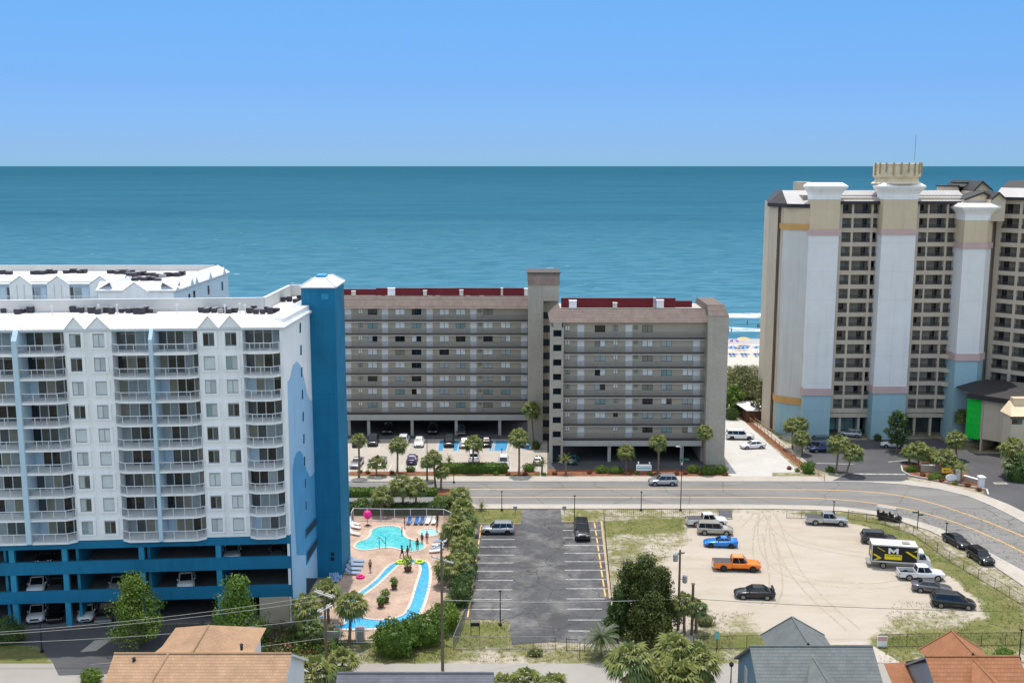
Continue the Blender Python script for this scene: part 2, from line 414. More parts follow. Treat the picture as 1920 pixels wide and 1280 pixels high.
# ------------------------------------------------------------------ ground sheet
LOTSAND = gpoly([(1133, 962), (1500, 962), (1640, 975), (1760, 1030), (1840, 1085), (1920, 1140), (1920, 1212), (1100, 1215), (1143, 1125)])
GR = [  # grass amount polygons (photo pixels on the ground)
    (.95, [(880, 957), (978, 957), (976, 981), (890, 984)]), (.7, [(1053, 957), (1131, 957), (1130, 980), (1055, 980)]),
    (.55, [(1133, 962), (1300, 966), (1392, 966), (1400, 978), (1290, 974), (1134, 976)]),
    (.95, [(1136, 975), (1290, 972), (1292, 996), (1240, 1000), (1139, 1012)]),
    (.52, [(1138, 1005), (1290, 995), (1300, 1010), (1260, 1040), (1225, 1075), (1210, 1120), (1146, 1120)]),
    (.62, [(1136, 1010), (1190, 1012), (1200, 1050), (1160, 1110), (1145, 1115)]),
    (.9, [(1475, 960), (1580, 962), (1592, 975), (1500, 966)]),
    (.95, [(1588, 966), (1655, 975), (1712, 1003), (1770, 1045), (1835, 1088), (1920, 1138), (1920, 1215), (1630, 1215), (1617, 1198), (1640, 1186), (1760, 1176), (1850, 1160), (1830, 1128), (1790, 1090), (1740, 1052), (1690, 1018), (1620, 985), (1580, 978)]),
    (.55, [(1655, 975), (1720, 975), (1920, 1092), (1920, 1140), (1835, 1088), (1770, 1045), (1712, 1003)]),
    (.5, [(1680, 1120), (1740, 1130), (1850, 1160), (1770, 1182), (1640, 1190), (1660, 1160)]),
    (.95, [(850, 1165), (958, 1166), (960, 1209), (846, 1209)]),
    (.62, [(846, 1209), (1300, 1209), (1300, 1214), (1440, 1210), (1440, 1240), (690, 1241), (690, 1220)]),
    (.9, [(1300, 1180), (1440, 1183), (1440, 1214), (1300, 1214)]), (.5, [(1290, 1140), (1420, 1150), (1440, 1185), (1290, 1185)]),
    (.7, [(1620, 1215), (1920, 1215), (1920, 1240), (1650, 1240)]),
    (.9, [(690, 1195), (850, 1195), (850, 1240), (690, 1240)]), (.85, [(-60, 1205), (70, 1205), (95, 1225), (85, 1262), (-60, 1262)]),
    (.8, [(655, 884), (1020, 884), (1020, 897), (655, 897)]), (.95, [(1440, 790), (1455, 790), (1465, 825), (1448, 815)]),
    (.7, [(340, 1225), (690, 1180), (690, 1245), (340, 1270)]),
]
GRW = [(a, gpoly(p)) for a, p in GR]
def grass_at(x, y):
    if y > 262: return 0.0
    g = .55
    if inpoly(x, y, LOTSAND): g = .06
    for a, P in GRW:
        if inpoly(x, y, P): g = a
    return g
b = MB()
x0, x1, y0, y1, st = -75, 105, 92, 262, 1.0
nx, ny = int((x1 - x0) / st) + 1, int((y1 - y0) / st) + 1
gv = [[grass_at(x0 + i * st, y0 + j * st) for i in range(nx)] for j in range(ny)]
for _ in range(1):
    gv = [[(gv[j][i] * 2 + gv[j][max(i - 1, 0)] + gv[j][min(i + 1, nx - 1)] + gv[max(j - 1, 0)][i] + gv[min(j + 1, ny - 1)][i]) / 6 for i in range(nx)] for j in range(ny)]
def zg(y): return 0.0 if y < 262 else -1.6 * (y - 262) / 80
verts = [(x0 + i * st, y0 + j * st, 0) for j in range(ny) for i in range(nx)]
att = [gv[j][i] for j in range(ny) for i in range(nx)]
faces = [(j * nx + i, j * nx + i + 1, (j + 1) * nx + i + 1, (j + 1) * nx + i) for j in range(ny - 1) for i in range(nx - 1)]
def addq(P, g):
    i = len(verts); verts.extend(P); att.extend([g] * 4); faces.append((i, i + 1, i + 2, i + 3))
addq([(-2000, 92, 0), (x0, 92, 0), (x0, 262, 0), (-2000, 262, 0)], .5); addq([(x1, 92, 0), (2000, 92, 0), (2000, 262, 0), (x1, 262, 0)], .5)
addq([(-2000, -300, 0), (2000, -300, 0), (2000, 92, 0), (-2000, 92, 0)], .6)
me = bpy.data.meshes.new('ground'); me.from_pydata(verts, [], faces)
a = me.attributes.new('grass', 'FLOAT', 'POINT'); a.data.foreach_set('value', att)
gm = bpy.data.materials.new('ground_soil'); gm.use_nodes = True
nt = gm.node_tree; N = nt.nodes; L = nt.links; bs = N['Principled BSDF']; bs.inputs['Roughness'].default_value = .95; bs.inputs['Specular IOR Level'].default_value = .1
tc = N.new('ShaderNodeTexCoord'); at = N.new('ShaderNodeAttribute'); at.attribute_name = 'grass'
def nz(s, d=5, r=.6, vec=None):
    n = N.new('ShaderNodeTexNoise'); n.inputs['Scale'].default_value = s; n.inputs['Detail'].default_value = d; n.inputs['Roughness'].default_value = r
    L.new(vec or tc.outputs['Object'], n.inputs['Vector']); return n.outputs[0]
def mth(op, a, b=None):
    m = N.new('ShaderNodeMath'); m.operation = op
    for k, x in enumerate((a, b)):
        if x is None: continue
        if isinstance(x, (int, float)): m.inputs[k].default_value = x
        else: L.new(x, m.inputs[k])
    return m.outputs[0]
def rng(x, a, b, c, d):
    r = N.new('ShaderNodeMapRange'); L.new(x, r.inputs[0])
    for k, q in enumerate((a, b, c, d)): r.inputs[k + 1].default_value = q
    return r.outputs[0]
def mixc(f, A, B):
    m = N.new('ShaderNodeMix'); m.data_type = 'RGBA'; L.new(f, m.inputs['Factor'])
    for k, x in (('A', A), ('B', B)):
        if isinstance(x, tuple): m.inputs[k].default_value = (*x, 1)
        else: L.new(x, m.inputs[k])
    return m.outputs['Result']
stretch = N.new('ShaderNodeMapping'); stretch.inputs['Scale'].default_value = (.35, 1, 1); L.new(tc.outputs['Object'], stretch.inputs[0])
n1 = nz(.22, 8, .68); n2 = nz(1.3, 6, .7); n3 = nz(5, 3, .6); n4 = nz(.08, 4, .5); n5 = nz(.5, 6, .7, stretch.outputs[0])
comb = mth('ADD', mth('MULTIPLY', n1, .6), mth('MULTIPLY', n2, .4))
fac = rng(mth('ADD', at.outputs['Fac'], mth('SUBTRACT', comb, .5)), .36, .62, 0, 1)
fac = rng(mth('ADD', mth('MULTIPLY', mth('SUBTRACT', comb, .5), 2.6), at.outputs['Fac']), .38, .72, 0, 1)
sand = mixc(rng(n5, .3, .7, 0, 1), (.355, .305, .245), (.445, .39, .33))
sand = mixc(rng(n4, .4, .65, 0, .6), sand, (.445, .40, .35))
n6 = nz(11, 2, .6)
sand = mixc(rng(n6, .56, .70, 0, .35), sand, (.27, .22, .165)); sand = mixc(rng(n3, .60, .75, 0, .5), sand, (.33, .26, .19))
grass = mixc(rng(n2, .3, .7, 0, 1), (.07, .105, .024), (.165, .165, .055))
grass = mixc(rng(n1, .42, .7, 0, .75), grass, (.235, .20, .10))
grass = mixc(rng(n3, .6, .8, 0, .6), grass, (.045, .06, .018))
L.new(mixc(fac, sand, grass), bs.inputs['Base Color'])
bp = N.new('ShaderNodeBump'); bp.inputs['Strength'].default_value = .5; bp.inputs['Distance'].default_value = .12; L.new(n3, bp.inputs['Height']); L.new(bp.outputs[0], bs.inputs['Normal'])
me.materials.append(gm); go = bpy.data.objects.new('ground', me); COL.objects.link(go); struct(go)

# beach
D('beach_sand', (.48, .435, .385), .95, .06, .05, fine=.06, fscale=1.2)
D('wet_sand', (.36, .335, .31), .5, .08, .05)
b = MB(); b.poly([(-2000, 262, 0), (2000, 262, 0), (2000, 318, -1.0), (-2000, 318, -1.0)]); b.poly([(-2000, 318, -1.0), (2000, 318, -1.0), (2000, 365, -2.4), (-2000, 365, -2.4)], 1)
struct(b.build('beach', ['beach_sand', 'wet_sand']))
# sea
b = MB(); SEA = -1.35
ys = [330, 420, 600, 1000, 2500, 8000, 30000, 120000]
for ya, yb in zip(ys, ys[1:]): b.poly([(-90000, ya, SEA), (90000, ya, SEA), (90000, yb, SEA), (-90000, yb, SEA)])
sea = struct(b.build('sea', 'wire', loc=(0, 0, 0)))
sm = bpy.data.materials.new('sea_water'); sm.use_nodes = True; sea.data.materials[0] = sm
nt = sm.node_tree; N = nt.nodes; L = nt.links; bs = N['Principled BSDF']
tc = N.new('ShaderNodeTexCoord'); sp = N.new('ShaderNodeSeparateXYZ'); L.new(tc.outputs['Object'], sp.inputs[0])
mp = N.new('ShaderNodeMapping'); mp.inputs['Scale'].default_value = (.5, 1.3, 1); mp.inputs['Rotation'].default_value = (0, 0, rad(6)); L.new(tc.outputs['Object'], mp.inputs[0])
w1 = nz(.12, 6, .65, mp.outputs[0]); w2 = nz(.02, 5, .6, mp.outputs[0]); w3 = nz(.004, 4, .55, mp.outputs[0]); w4 = nz(.6, 4, .6, mp.outputs[0])
ms = N.new('ShaderNodeMapping'); ms.inputs['Scale'].default_value = (.0035, .016, 1); ms.inputs['Rotation'].default_value = (0, 0, rad(4)); L.new(tc.outputs['Object'], ms.inputs[0]); w6 = nz(1.0, 7, .62, ms.outputs[0])
depth = rng(sp.outputs[1], 340, 1150, 0, 1); far = rng(sp.outputs[1], 800, 7000, 0, 1)
col = mixc(depth, (.074, .195, .275), (.030, .108, .172)); col = mixc(far, col, (.016, .076, .130))
col = mixc(rng(w2, .38, .62, 0, .16), col, (.055, .165, .235)); col = mixc(rng(w1, .44, .58, 0, .45), col, (.014, .082, .135)); col = mixc(rng(w6, .46, .60, 0, .12), col, (.072, .19, .265))
col = mixc(rng(w3, .45, .7, 0, .18), col, (.05, .165, .225))
# surf: two breaking lines and scattered whitecaps
yy = mth('ADD', sp.outputs[1], mth('MULTIPLY', mth('SUBTRACT', nz(.018, 3, .5), .5), 26))
def band(c, w): return rng(mth('ABSOLUTE', mth('SUBTRACT', yy, c)), w, w * .35, 0, 1)
foam = mth('MAXIMUM', mth('MULTIPLY', band(381, 8), rng(w1, .44, .54, 0, 1)), mth('MULTIPLY', band(346, 4), rng(w1, .36, .48, .1, 1)))
foam = mth('MAXIMUM', foam, mth('MULTIPLY', band(410, 7), rng(w1, .53, .60, 0, .8)))
mq = N.new('ShaderNodeMapping'); mq.inputs['Scale'].default_value = (.10, .32, 1); L.new(tc.outputs['Object'], mq.inputs[0])
cap = mth('MULTIPLY', rng(nz(1.0, 3, .5, mq.outputs[0]), .735, .77, 0, 1), rng(nz(.25, 2, .5, mq.outputs[0]), .50, .56, 0, 1))
cap = mth('MULTIPLY', cap, rng(sp.outputs[1], 380, 1400, .85, .0))
foam = mth('MAXIMUM', foam, cap)
L.new(mixc(foam, col, (.80, .82, .82)), bs.inputs['Base Color'])
bs.inputs['Roughness'].default_value = .4; bs.inputs['Specular IOR Level'].default_value = .0
bp = N.new('ShaderNodeBump'); bp.inputs['Strength'].default_value = .35; bp.inputs['Distance'].default_value = .6
L.new(mth('ADD', w1, mth('MULTIPLY', w4, .4)), bp.inputs['Height']); L.new(bp.outputs[0], bs.inputs['Normal'])

# ------------------------------------------------------------------ roads, paths, lots
FAR = [(1400, 903), (1562, 903), (1630, 904), (1690, 908), (1744, 914.5), (1790, 922), (1825, 934), (1875, 955), (1920, 980)]
NEAR = [(1400, 946), (1500, 947.5), (1575, 950), (1637, 957), (1695, 970), (1750, 986), (1782, 1000), (1832, 1025), (1875, 1047), (1920, 1072)]
def ext(P, k=60):                      # carry a polyline on past the frame
    d = (P[-1] - P[-2]).normalized(); return P + [P[-1] + d * k]
YF, YN = G(1200, 903).y, G(1200, 946).y
farE = [Vector((-160, YF, 0))] + ext([G(u, v) for u, v in FAR]); nearE = [Vector((-160, YN, 0))] + ext([G(u, v) for u, v in NEAR])
def resample(P, n):
    L_ = [0]
    for a, c in zip(P, P[1:]): L_.append(L_[-1] + (c - a).length)
    out = []
    for k in range(n):
        t = L_[-1] * k / (n - 1); i = 0
        while i < len(P) - 2 and L_[i + 1] < t: i += 1
        q = (t - L_[i]) / max(L_[i + 1] - L_[i], 1e-6); out.append(P[i].lerp(P[i + 1], q))
    return out
farS, nearS = smooth_poly(farE, 2, False), smooth_poly(nearE, 2, False)
fr, nr = resample(farS, 60), resample(nearS, 60)
b = MB(); strip(b, fr, nr, .02); struct(b.build('road', 'asphalt_road'))
Y1 = [(1400, 917), (1560, 918), (1620, 921), (1675, 926.5), (1725, 936), (1787, 954.5), (1850, 977), (1900, 997.5), (1920, 1006)]
Y2 = [(1400, 932), (1500, 932.5), (1590, 937), (1655, 945.5), (1710, 956), (1762, 969), (1813, 987), (1875, 1013), (1920, 1036)]
b = MB()
for Pp, vv in ((Y1, 917), (Y2, 932)):
    P = smooth_poly([Vector((G(870, vv).x, G(870, vv).y, 0))] + ext([G(u, v) for u, v in Pp]), 2, False); line_strip(b, P, .25, .026)
struct(b.build('road_centre_markings', 'paint_yellow'))
def offs(P, w):
    Q = []
    for i in range(len(P)):
        d = (P[min(i + 1, len(P) - 1)] - P[max(i - 1, 0)]).normalized(); Q.append(P[i] + Vector((-d.y, d.x, 0)) * w)
    return Q
b = MB(); A = offs(fr, .1); Bq = offs(fr, 3.0); strip(b, A, Bq, .10); strip(b, [p for p in fr], A, .10); struct(b.build('pavement_far', 'concrete'))
b = MB(); A = offs(nr, -.1); Bq = offs(nr, -2.1); strip(b, A, Bq, .10); struct(b.build('pavement_near', 'concrete'))
b = MB()
for P in (offs(fr, .08), offs(nr, -.08)): ribbon_box(b, P, .16, 0, .125)
struct(b.build('road_kerb', 'concrete_white'))
nt = M['asphalt_road'].node_tree; N = nt.nodes; L = nt.links; bs = N['Principled BSDF']; src = bs.inputs['Base Color'].links[0].from_socket   # worn wheel paths, sealed cracks, patches
tc = N.new('ShaderNodeTexCoord'); ml = N.new('ShaderNodeMapping'); ml.inputs['Scale'].default_value = (.025, 1.1, 1); L.new(tc.outputs['Object'], ml.inputs[0])
c1 = mixc(rng(nz(1.0, 5, .6, ml.outputs[0]), .46, .66, 0, .55), src, (.115, .11, .108))
vo = N.new('ShaderNodeTexVoronoi'); vo.feature = 'DISTANCE_TO_EDGE'; vo.inputs['Scale'].default_value = .085; va = N.new('ShaderNodeVectorMath'); va.operation = 'ADD'; wv = N.new('ShaderNodeTexNoise'); wv.inputs['Scale'].default_value = .5; L.new(tc.outputs['Object'], wv.inputs['Vector'])
L.new(wv.outputs['Color'], va.inputs[0]); L.new(tc.outputs['Object'], va.inputs[1]); L.new(va.outputs[0], vo.inputs['Vector'])
c1 = mixc(rng(vo.outputs['Distance'], .003, .009, .55, 0), c1, (.06, .06, .06)); c1 = mixc(rng(nz(.07, 3, .5), .56, .6, 0, .35), c1, (.24, .23, .22)); L.new(c1, bs.inputs['Base Color'])
b = MB(); hk = .004        # tyre tracks pressed into the sand lot
for P0 in ([(1435, 962), (1430, 1000), (1440, 1050), (1500, 1090), (1640, 1100), (1700, 1090)], [(1440, 962), (1470, 1010), (1550, 1030), (1620, 1040)], [(1432, 965), (1420, 1020), (1430, 1075)], [(1445, 962), (1480, 1060), (1530, 1120), (1600, 1180)], [(1425, 962), (1400, 990)], [(1440, 1000), (1460, 1100), (1440, 1135)]):
    P = smooth_poly(gpoly(P0), 2, False)
    for o_ in (-.8, .8): hk += .0012; line_strip(b, offs(P, o_), .2, hk)
struct(b.build('tyre_tracks', 'sand_track'))
b = MB()                              # sandy shoulder where the two black saloons stand
P = [G(u, v) for u, v in ((1760, 1002), (1800, 1012), (1850, 1036), (1920, 1078))]; Q = [G(u, v) for u, v in ((1768, 1008), (1812, 1032), (1858, 1058), (1920, 1100))]
strip(b, P, Q, .106); struct(b.build('road_shoulder', 'concrete'))
# asphalt lot
LOT = [(978, 953.5), (1051, 953.5), (1054, 980), (1127, 980), (1143, 1123), (1152, 1160), (1160, 1205), (1100, 1206), (1040, 1203), (961, 1208), (955, 1180), (958, 1166), (930, 1161), (866, 1161), (896, 982), (976, 984)]
lo = struct(sheet('parking_lot', gpoly(LOT), .03, 'asphalt_lot'))
nt = M['asphalt_lot'].node_tree; N = nt.nodes; L = nt.links; bs = N['Principled BSDF']   # crack lines and pale dust
tc = N.new('ShaderNodeTexCoord'); src = bs.inputs['Base Color'].links[0].from_socket
wv = N.new('ShaderNodeTexNoise'); wv.inputs['Scale'].default_value = .35; wv.inputs['Detail'].default_value = 4; L.new(tc.outputs['Object'], wv.inputs['Vector'])
va = N.new('ShaderNodeVectorMath'); va.operation = 'SCALE'; va.inputs['Scale'].default_value = 3.0; L.new(wv.outputs['Color'], va.inputs[0])
vb = N.new('ShaderNodeVectorMath'); vb.operation = 'ADD'; L.new(va.outputs[0], vb.inputs[0]); L.new(tc.outputs['Object'], vb.inputs[1])
vo = N.new('ShaderNodeTexVoronoi'); vo.feature = 'DISTANCE_TO_EDGE'; vo.inputs['Scale'].default_value = .17; L.new(vb.outputs[0], vo.inputs['Vector'])
crk = rng(vo.outputs['Distance'], .004, .014, .65, 0)
dst = mth('MULTIPLY', rng(nz(.16, 8, .7), .47, .70, 0, .9), rng(nz(2, 4, .6), .3, .7, .5, 1))
c1 = mixc(dst, src, (.26, .25, .24)); L.new(mixc(crk, c1, (.025, .025, .028)), bs.inputs['Base Color'])
def zl(x, y): return (820 + x / 4.2675, 940 + y / 4.2675)
b = MB()
for (xa, xb, y) in ((350, 622, 303), (338, 630, 363), (322, 615, 428), (300, 607, 491), (300, 605, 558), (285, 605, 630), (270, 598, 706), (255, 595, 784), (212, 587, 863)):
    line_strip(b, [G(*zl(xa, y)), G(*zl(xb, y))], .13, .036)
for (xa, xb, y) in ((1004, 1325, 231), (1007, 1330, 290), (1011, 1333, 350), (1014, 1337, 413), (1018, 1342, 481), (1018, 1350, 549), (1026, 1358, 622), (1030, 1365, 697), (1034, 1340, 778), (1041, 1320, 860), (1045, 1310, 947), (1048, 1220, 1035)):
    line_strip(b, [G(*zl(xa, y)), G(*zl(xb, y))], .13, .036)
struct(b.build('parking_lot_markings', 'paint_white'))
# wheel stops
stops = [((1258, 200), (1, 2)), ]
def wheel_stop(p, q, lab, grp):
    p, q = Vector((p.x, p.y)), Vector((q.x, q.y)); d = q - p; t = thing('wheel_stop', lab, 'wheel stop', (p.x, p.y, .03), math.atan2(d.y, d.x), grp)
    b = MB(); l = d.length; h = .15
    b.hexa([(0, -.12, 0), (l, -.12, 0), (l, .12, 0), (0, .12, 0), (.05, -.07, h), (l - .05, -.07, h), (l - .05, .07, h), (.05, .07, h)])
    b.build('stop_bar', 'stop_yellow', t, loc=(0, 0, 0))
    for k in (.18, .82): s = MB(); s.lathe([(.03, 0), (.03, .02)], 8, (l * k, 0, h)); s.build('anchor_bolt', 'steel_dull', t, loc=(0, 0, 0))
ry = [170, 231, 290, 350, 413, 481, 549, 622, 697, 778]
for k in range(9):
    xa, xb = 1256 + (ry[k] - 170) * .148, 1256 + (ry[k + 1] - 170) * .148
    wheel_stop(G(*zl(xa, ry[k] + 6)), G(*zl(xb, ry[k + 1] - 10)), 'yellow concrete wheel stop in the right hand row of the asphalt lot', 'yellow wheel stops along the lot fence')
ly = [190, 248, 303, 363, 428, 491, 558, 630, 706, 784, 863, 940]
for k in range(11):
    xa, xb = 352 - (ly[k] - 190) * .148, 352 - (ly[k + 1] - 190) * .148
    wheel_stop(G(*zl(xa, ly[k] + 5)), G(*zl(xb, ly[k + 1] - 7)), 'yellow concrete wheel stop in the left hand row beside the palms', 'yellow wheel stops along the palm hedge')
b = MB(); ribbon_box(b, gpoly([(1127.5, 978.5), (1144, 1124)]), .3, 0, .22); ribbon_box(b, gpoly([(1053, 979.5), (1127, 979.5)]), .2, 0, .16); ribbon_box(b, gpoly([(896, 983), (976, 983)]), .2, 0, .16); struct(b.build('parking_lot_kerb', 'kerb_tan'))
# front street, condo lots, hotel lot, drive of the blue building
struct(sheet('front_street', [(-160, 99.5), (160, 99.5), (160, 106.2), (-160, 106.2)], .02, 'front_road'))
struct(sheet('side_drive', gpoly([(1640, 1212), (1617, 1200), (1560, 1205), (1500, 1206), (1500, 1240), (1690, 1242)]), .012, 'concrete'))
CY = G(800, 884).y
struct(sheet('condo_parking', [G(600, 770).xy, G(1026, 770).xy, (G(1026, 893).x, G(1026, 893).y), (G(1012, 893).x, G(1012, 893).y), (G(1012, 884).x, CY), (G(600, 884).x, CY)], .03, 'concrete'))
struct(sheet('condo_undercroft_shade', [(G(600, 815).x, 200.4), (G(1026, 815).x, 200.4), (G(1026, 815).x + 1, 215), (G(600, 815).x, 215)], .033, 'asphalt_dark'))  # dark asphalt tone paints in the shade beneath and before the block
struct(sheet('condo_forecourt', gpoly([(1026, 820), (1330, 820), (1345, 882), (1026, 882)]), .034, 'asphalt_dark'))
struct(sheet('condo_side_parking', gpoly([(1345, 790), (1376, 783), (1395, 790), (1500, 885), (1448, 886), (1448, 893), (1365, 894)]), .03, 'concrete_white'))
b = MB()
for k, u in enumerate((648, 684, 715, 744, 772, 800)): line_strip(b, [G(u - 8, 846), G(u + 4, 826)], .14, .036)
for u in (660, 688, 734, 756, 783, 808): line_strip(b, [G(u - 8, 888), G(u + 2, 868)], .14, .036)
for u in (820, 860, 895, 924, 952, 960): line_strip(b, [G(u - 3, 846), G(u + 3, 825)], .14, .036)
for u in (957, 972): line_strip(b, [G(u, 884), G(u + 1, 866)], .14, .036)
for v in (804, 829, 851, 868): line_strip(b, [G(1363 + (v - 804) * .1, v), G(1400 + (v - 804) * 1.0, v - 2)], .14, .036)
struct(b.build('condo_parking_markings', 'paint_white'))
b = MB()
for (a0, a1) in ((822, 830), (849, 860), (917, 924), (927, 950)): b.poly([(*G(a0, 845).xy, .034), (*G(a1, 845).xy, .034), (*G(a1 + 3, 826).xy, .034), (*G(a0 + 3, 826).xy, .034)])
b.poly([(*G(980, 842).xy, .034), (*G(993, 842).xy, .034), (*G(992, 832).xy, .034), (*G(980, 832).xy, .034)])
struct(b.build('accessible_bay_markings', 'paint_blue'))
HOT = [(1500, 856), (1512, 838), (1560, 826), (1760, 822), (1800, 838), (1830, 850), (1930, 850), (1990, 900), (1990, 1010), (1920, 968), (1860, 940), (1846, 930), (1845, 918), (1700, 893), (1693, 884), (1686, 878), (1640, 895), (1545, 884), (1500, 870)]
struct(sheet('hotel_parking', gpoly(HOT), .025, 'asphalt_dark'))
struct(sheet('hotel_entry_drive', gpoly([(1600, 884), (1688, 876), (1704, 899), (1690, 903), (1560, 902), (1580, 893)]), .108, 'asphalt_dark'))
b = MB(); line_strip(b, gpoly([(1600, 889), (1698, 890)]), .4, .113); line_strip(b, gpoly([(1665, 866), (1705, 862)]), .2, .03); line_strip(b, gpoly([(1530, 868), (1600, 870)]), .2, .03)
struct(b.build('hotel_parking_markings', 'paint_white'))
b = MB(); ribbon_box(b, gpoly([(1690, 874), (1692, 884), (1706, 892), (1850, 918), (1853, 928)]), .25, 0, .2); struct(b.build('hotel_kerb', 'concrete_white'))
struct(sheet('hotel_planting_bed', gpoly([(1692, 872), (1760, 862), (1800, 872), (1822, 900), (1848, 920), (1780, 908), (1706, 892)]), .05, 'mulch'))
struct(sheet('driveway', gpoly([(-120, 1178), (560, 1166), (560, 1180), (420, 1215), (330, 1240), (240, 1262), (170, 1264), (110, 1266), (98, 1240), (70, 1210), (-20, 1204), (-120, 1204)]), .03, 'asphalt_dark'))
struct(sheet('drive_patch', gpoly([(178, 1200), (214, 1196), (180, 1220), (150, 1222)]), .036, 'concrete'))
struct(sheet('condo_mulch_front', gpoly([(1026, 880), (1345, 880), (1372, 893), (1026, 893)]), .045, 'mulch'))
struct(sheet('condo_mulch_strip', gpoly([(655, 884), (1010, 884), (1010, 890), (655, 890)]), .045, 'mulch'))
struct(sheet('side_mulch', gpoly([(1382, 778), (1391, 778), (1512, 872), (1500, 878)]), .05, 'mulch'))
struct(sheet('median', [(-100, G(0, 930).y), (G(845, 930).x, G(0, 930).y), (G(862, 923).x, G(0, 923).y), (G(845, 917).x, G(0, 917).y), (-100, G(0, 917).y)], .12, 'mulch'))
struct(sheet('beach_path', gpoly([(1392, 772), (1404, 770), (1420, 790), (1470, 830), (1530, 880), (1515, 880), (1440, 822)]), .04, 'concrete'))
# ------------------------------------------------------------------ shared building pieces
def window_unit(parent, name, F, s0, s1, z0, z1, t, mats, frame='window_frame_dark', glass=('glass_dark', 'glass_dark'), fr=.07, proud=.04, sill=None):
    """a window with its panes split by mullions; local frame F, t = outward position of the wall"""
    b = MB(); n = len(glass); w = (s1 - s0)
    b.box(s0, s1, t, t + proud, z1 - fr, z1, 0, F); b.box(s0, s1, t, t + proud, z0, z0 + fr, 0, F)
    for k in range(n + 1):
        c = s0 + w * k / n; b.box(max(s0, c - fr / 2), min(s1, c + fr / 2), t, t + proud - .002, z0 + fr, z1 - fr, 0, F)
    for k, g in enumerate(glass):
        i = list(mats).index(g); a, e = s0 + w * k / n, s0 + w * (k + 1) / n
        b.poly([F.p(a, t + .015, z0), F.p(e, t + .015, z0), F.p(e, t + .015, z1), F.p(a, t + .015, z1)], i)
    return b.build(name, mats, parent)
GL = ['window_frame_dark', 'glass_dark', 'glass_mid', 'glass_painted_sky', 'glass_blind', 'glass_green', 'curtain', 'curtain_beige']
GW = ['white_rail', 'glass_dark', 'glass_mid', 'glass_blind', 'glass_green', 'curtain', 'curtain_beige', 'glass_pale']
def pick(*opts): return RND.choice(opts)
def railing(b, pts, z, h=1.05, sp=.14, pw=.028, post=1.5, m=0, mp=None):
    """balustrade along a plan polyline: rails, posts, pickets"""
    for p, q in zip(pts, pts[1:]):
        p, q = Vector((p[0], p[1])), Vector((q[0], q[1])); d = q - p; l = d.length
        if l < .05: continue
        F = Frame(p, d, (-d.y, d.x))
        b.box(0, l, -.03, .03, z + h - .07, z + h, m, F); b.box(0, l, -.02, .02, z + .08, z + .13, m, F)
        n = max(1, round(l / post))
        for k in range(n + 1): b.box(l * k / n - .03, l * k / n + .03, -.028, .028, z, z + h - .07, m, F)
        k = sp
        while k < l - sp / 2: b.box(k - pw / 2, k + pw / 2, -.012, .012, z + .13, z + h - .07, m if mp is None else mp, F); k += sp

# ------------------------------------------------------------------ blue and white hotel, left
BC = G(545, 1165); BC = Vector((-25.5, 117.0, 0)); ang = rad(4.1)
FA = Frame((BC.x, BC.y), (-math.cos(ang), -math.sin(ang)), (math.sin(ang), -math.cos(ang)))
oA = Vector((math.sin(ang), -math.cos(ang), 0))
def sA(u, v=640): p = HP(u, v, BC, oA); return (Vector((p.x, p.y)) - FA.O).dot(FA.ds)
def hA(v, u=250): return HP(u, v, BC, oA).z
BL = thing('apartment_hotel', 'white and deep blue balcony hotel with open garage decks, left of the pool', 'building', (-36, 124, 0))
SL = 46.0
E1 = Vector((-24.85, 132.5)); E2 = Vector((-24.9, 140)); E3 = Vector((-29.3, 139.5)); E4 = Vector((-29.6, 125.9))
fb = FA.p(SL, 0, 0); E5 = Vector((-72, 122.4))
T0 = -1.7
c0, cL = FA.p(0, T0, 0), FA.p(SL, T0, 0)
foot = [(c0.x, c0.y), tuple(E1), tuple(E2), tuple(E3), tuple(E4), tuple(E5), (cL.x, cL.y)]
EAVE, RES0, STOREY = 34.5, 10.4, 2.667
b = MB(); b.prism(foot, RES0, 35.2, 0, 1)
# end wall skin and front corner return
nE = (Vector((E1.x, E1.y, 0)) - Vector((FA.p(0, 0, 0)))).normalized(); oE = Vector((nE.y, -nE.x, 0))
FE = Frame(FA.O, (nE.x, nE.y), (oE.x, oE.y)); LE = (E1 - FA.O).length
b.box(0, LE, -.3, 0.0, 0, EAVE, 0, FE)
BAYS = [(28 - 90, 28, 'L'), (38, 122, 'R'), (210, 283, 'L'), (290, 371, 'R'), (455, 531, 'B')]
COLS = [(122, 162), (162, 210), (372, 412), (412, 455)]
bays = [(sA(a), sA(c), k) for a, c, k in BAYS]; cols = [(sA(a), sA(c)) for a, c in COLS]
bays[4] = (bays[4][0], .35, 'B')
for (a, c) in cols: b.box(c, a, T0, .12, RES0, EAVE, 0, FA)
for (a, c) in cols:
    b.box(a - .05, a + .05, .12, .17, RES0, EAVE, 0, FA)
b.box(0.001, .33, T0, -.01, RES0, EAVE, 0, FA)
b.build('wall', ['white_stucco', 'roof_membrane'], BL)
b = MB()                                     # light blue fins between paired balconies and the head beam under the eaves
for (u0, u1) in ((28, 38), (283, 290)):
    a, c = sA(u0), sA(u1)
    P = [(T0, RES0), (1.15, RES0), (1.15, 33.4), (.35, EAVE), (T0, EAVE)]
    i = [FA.p(a, t, z) for t, z in P]; j = [FA.p(c, t, z) for t, z in P]
    b.poly(i); b.poly(j)
    for k in range(5): b.poly([i[k], i[(k + 1) % 5], j[(k + 1) % 5], j[k]])
for (a, c, k) in bays: b.box(c, a, -.25, .08, EAVE - .35, EAVE, 0, FA)
b.build('divider_fin', 'aqua_stucco', BL)
BM = ['pale_blue_stucco', 'white_rail'] + GW[1:]
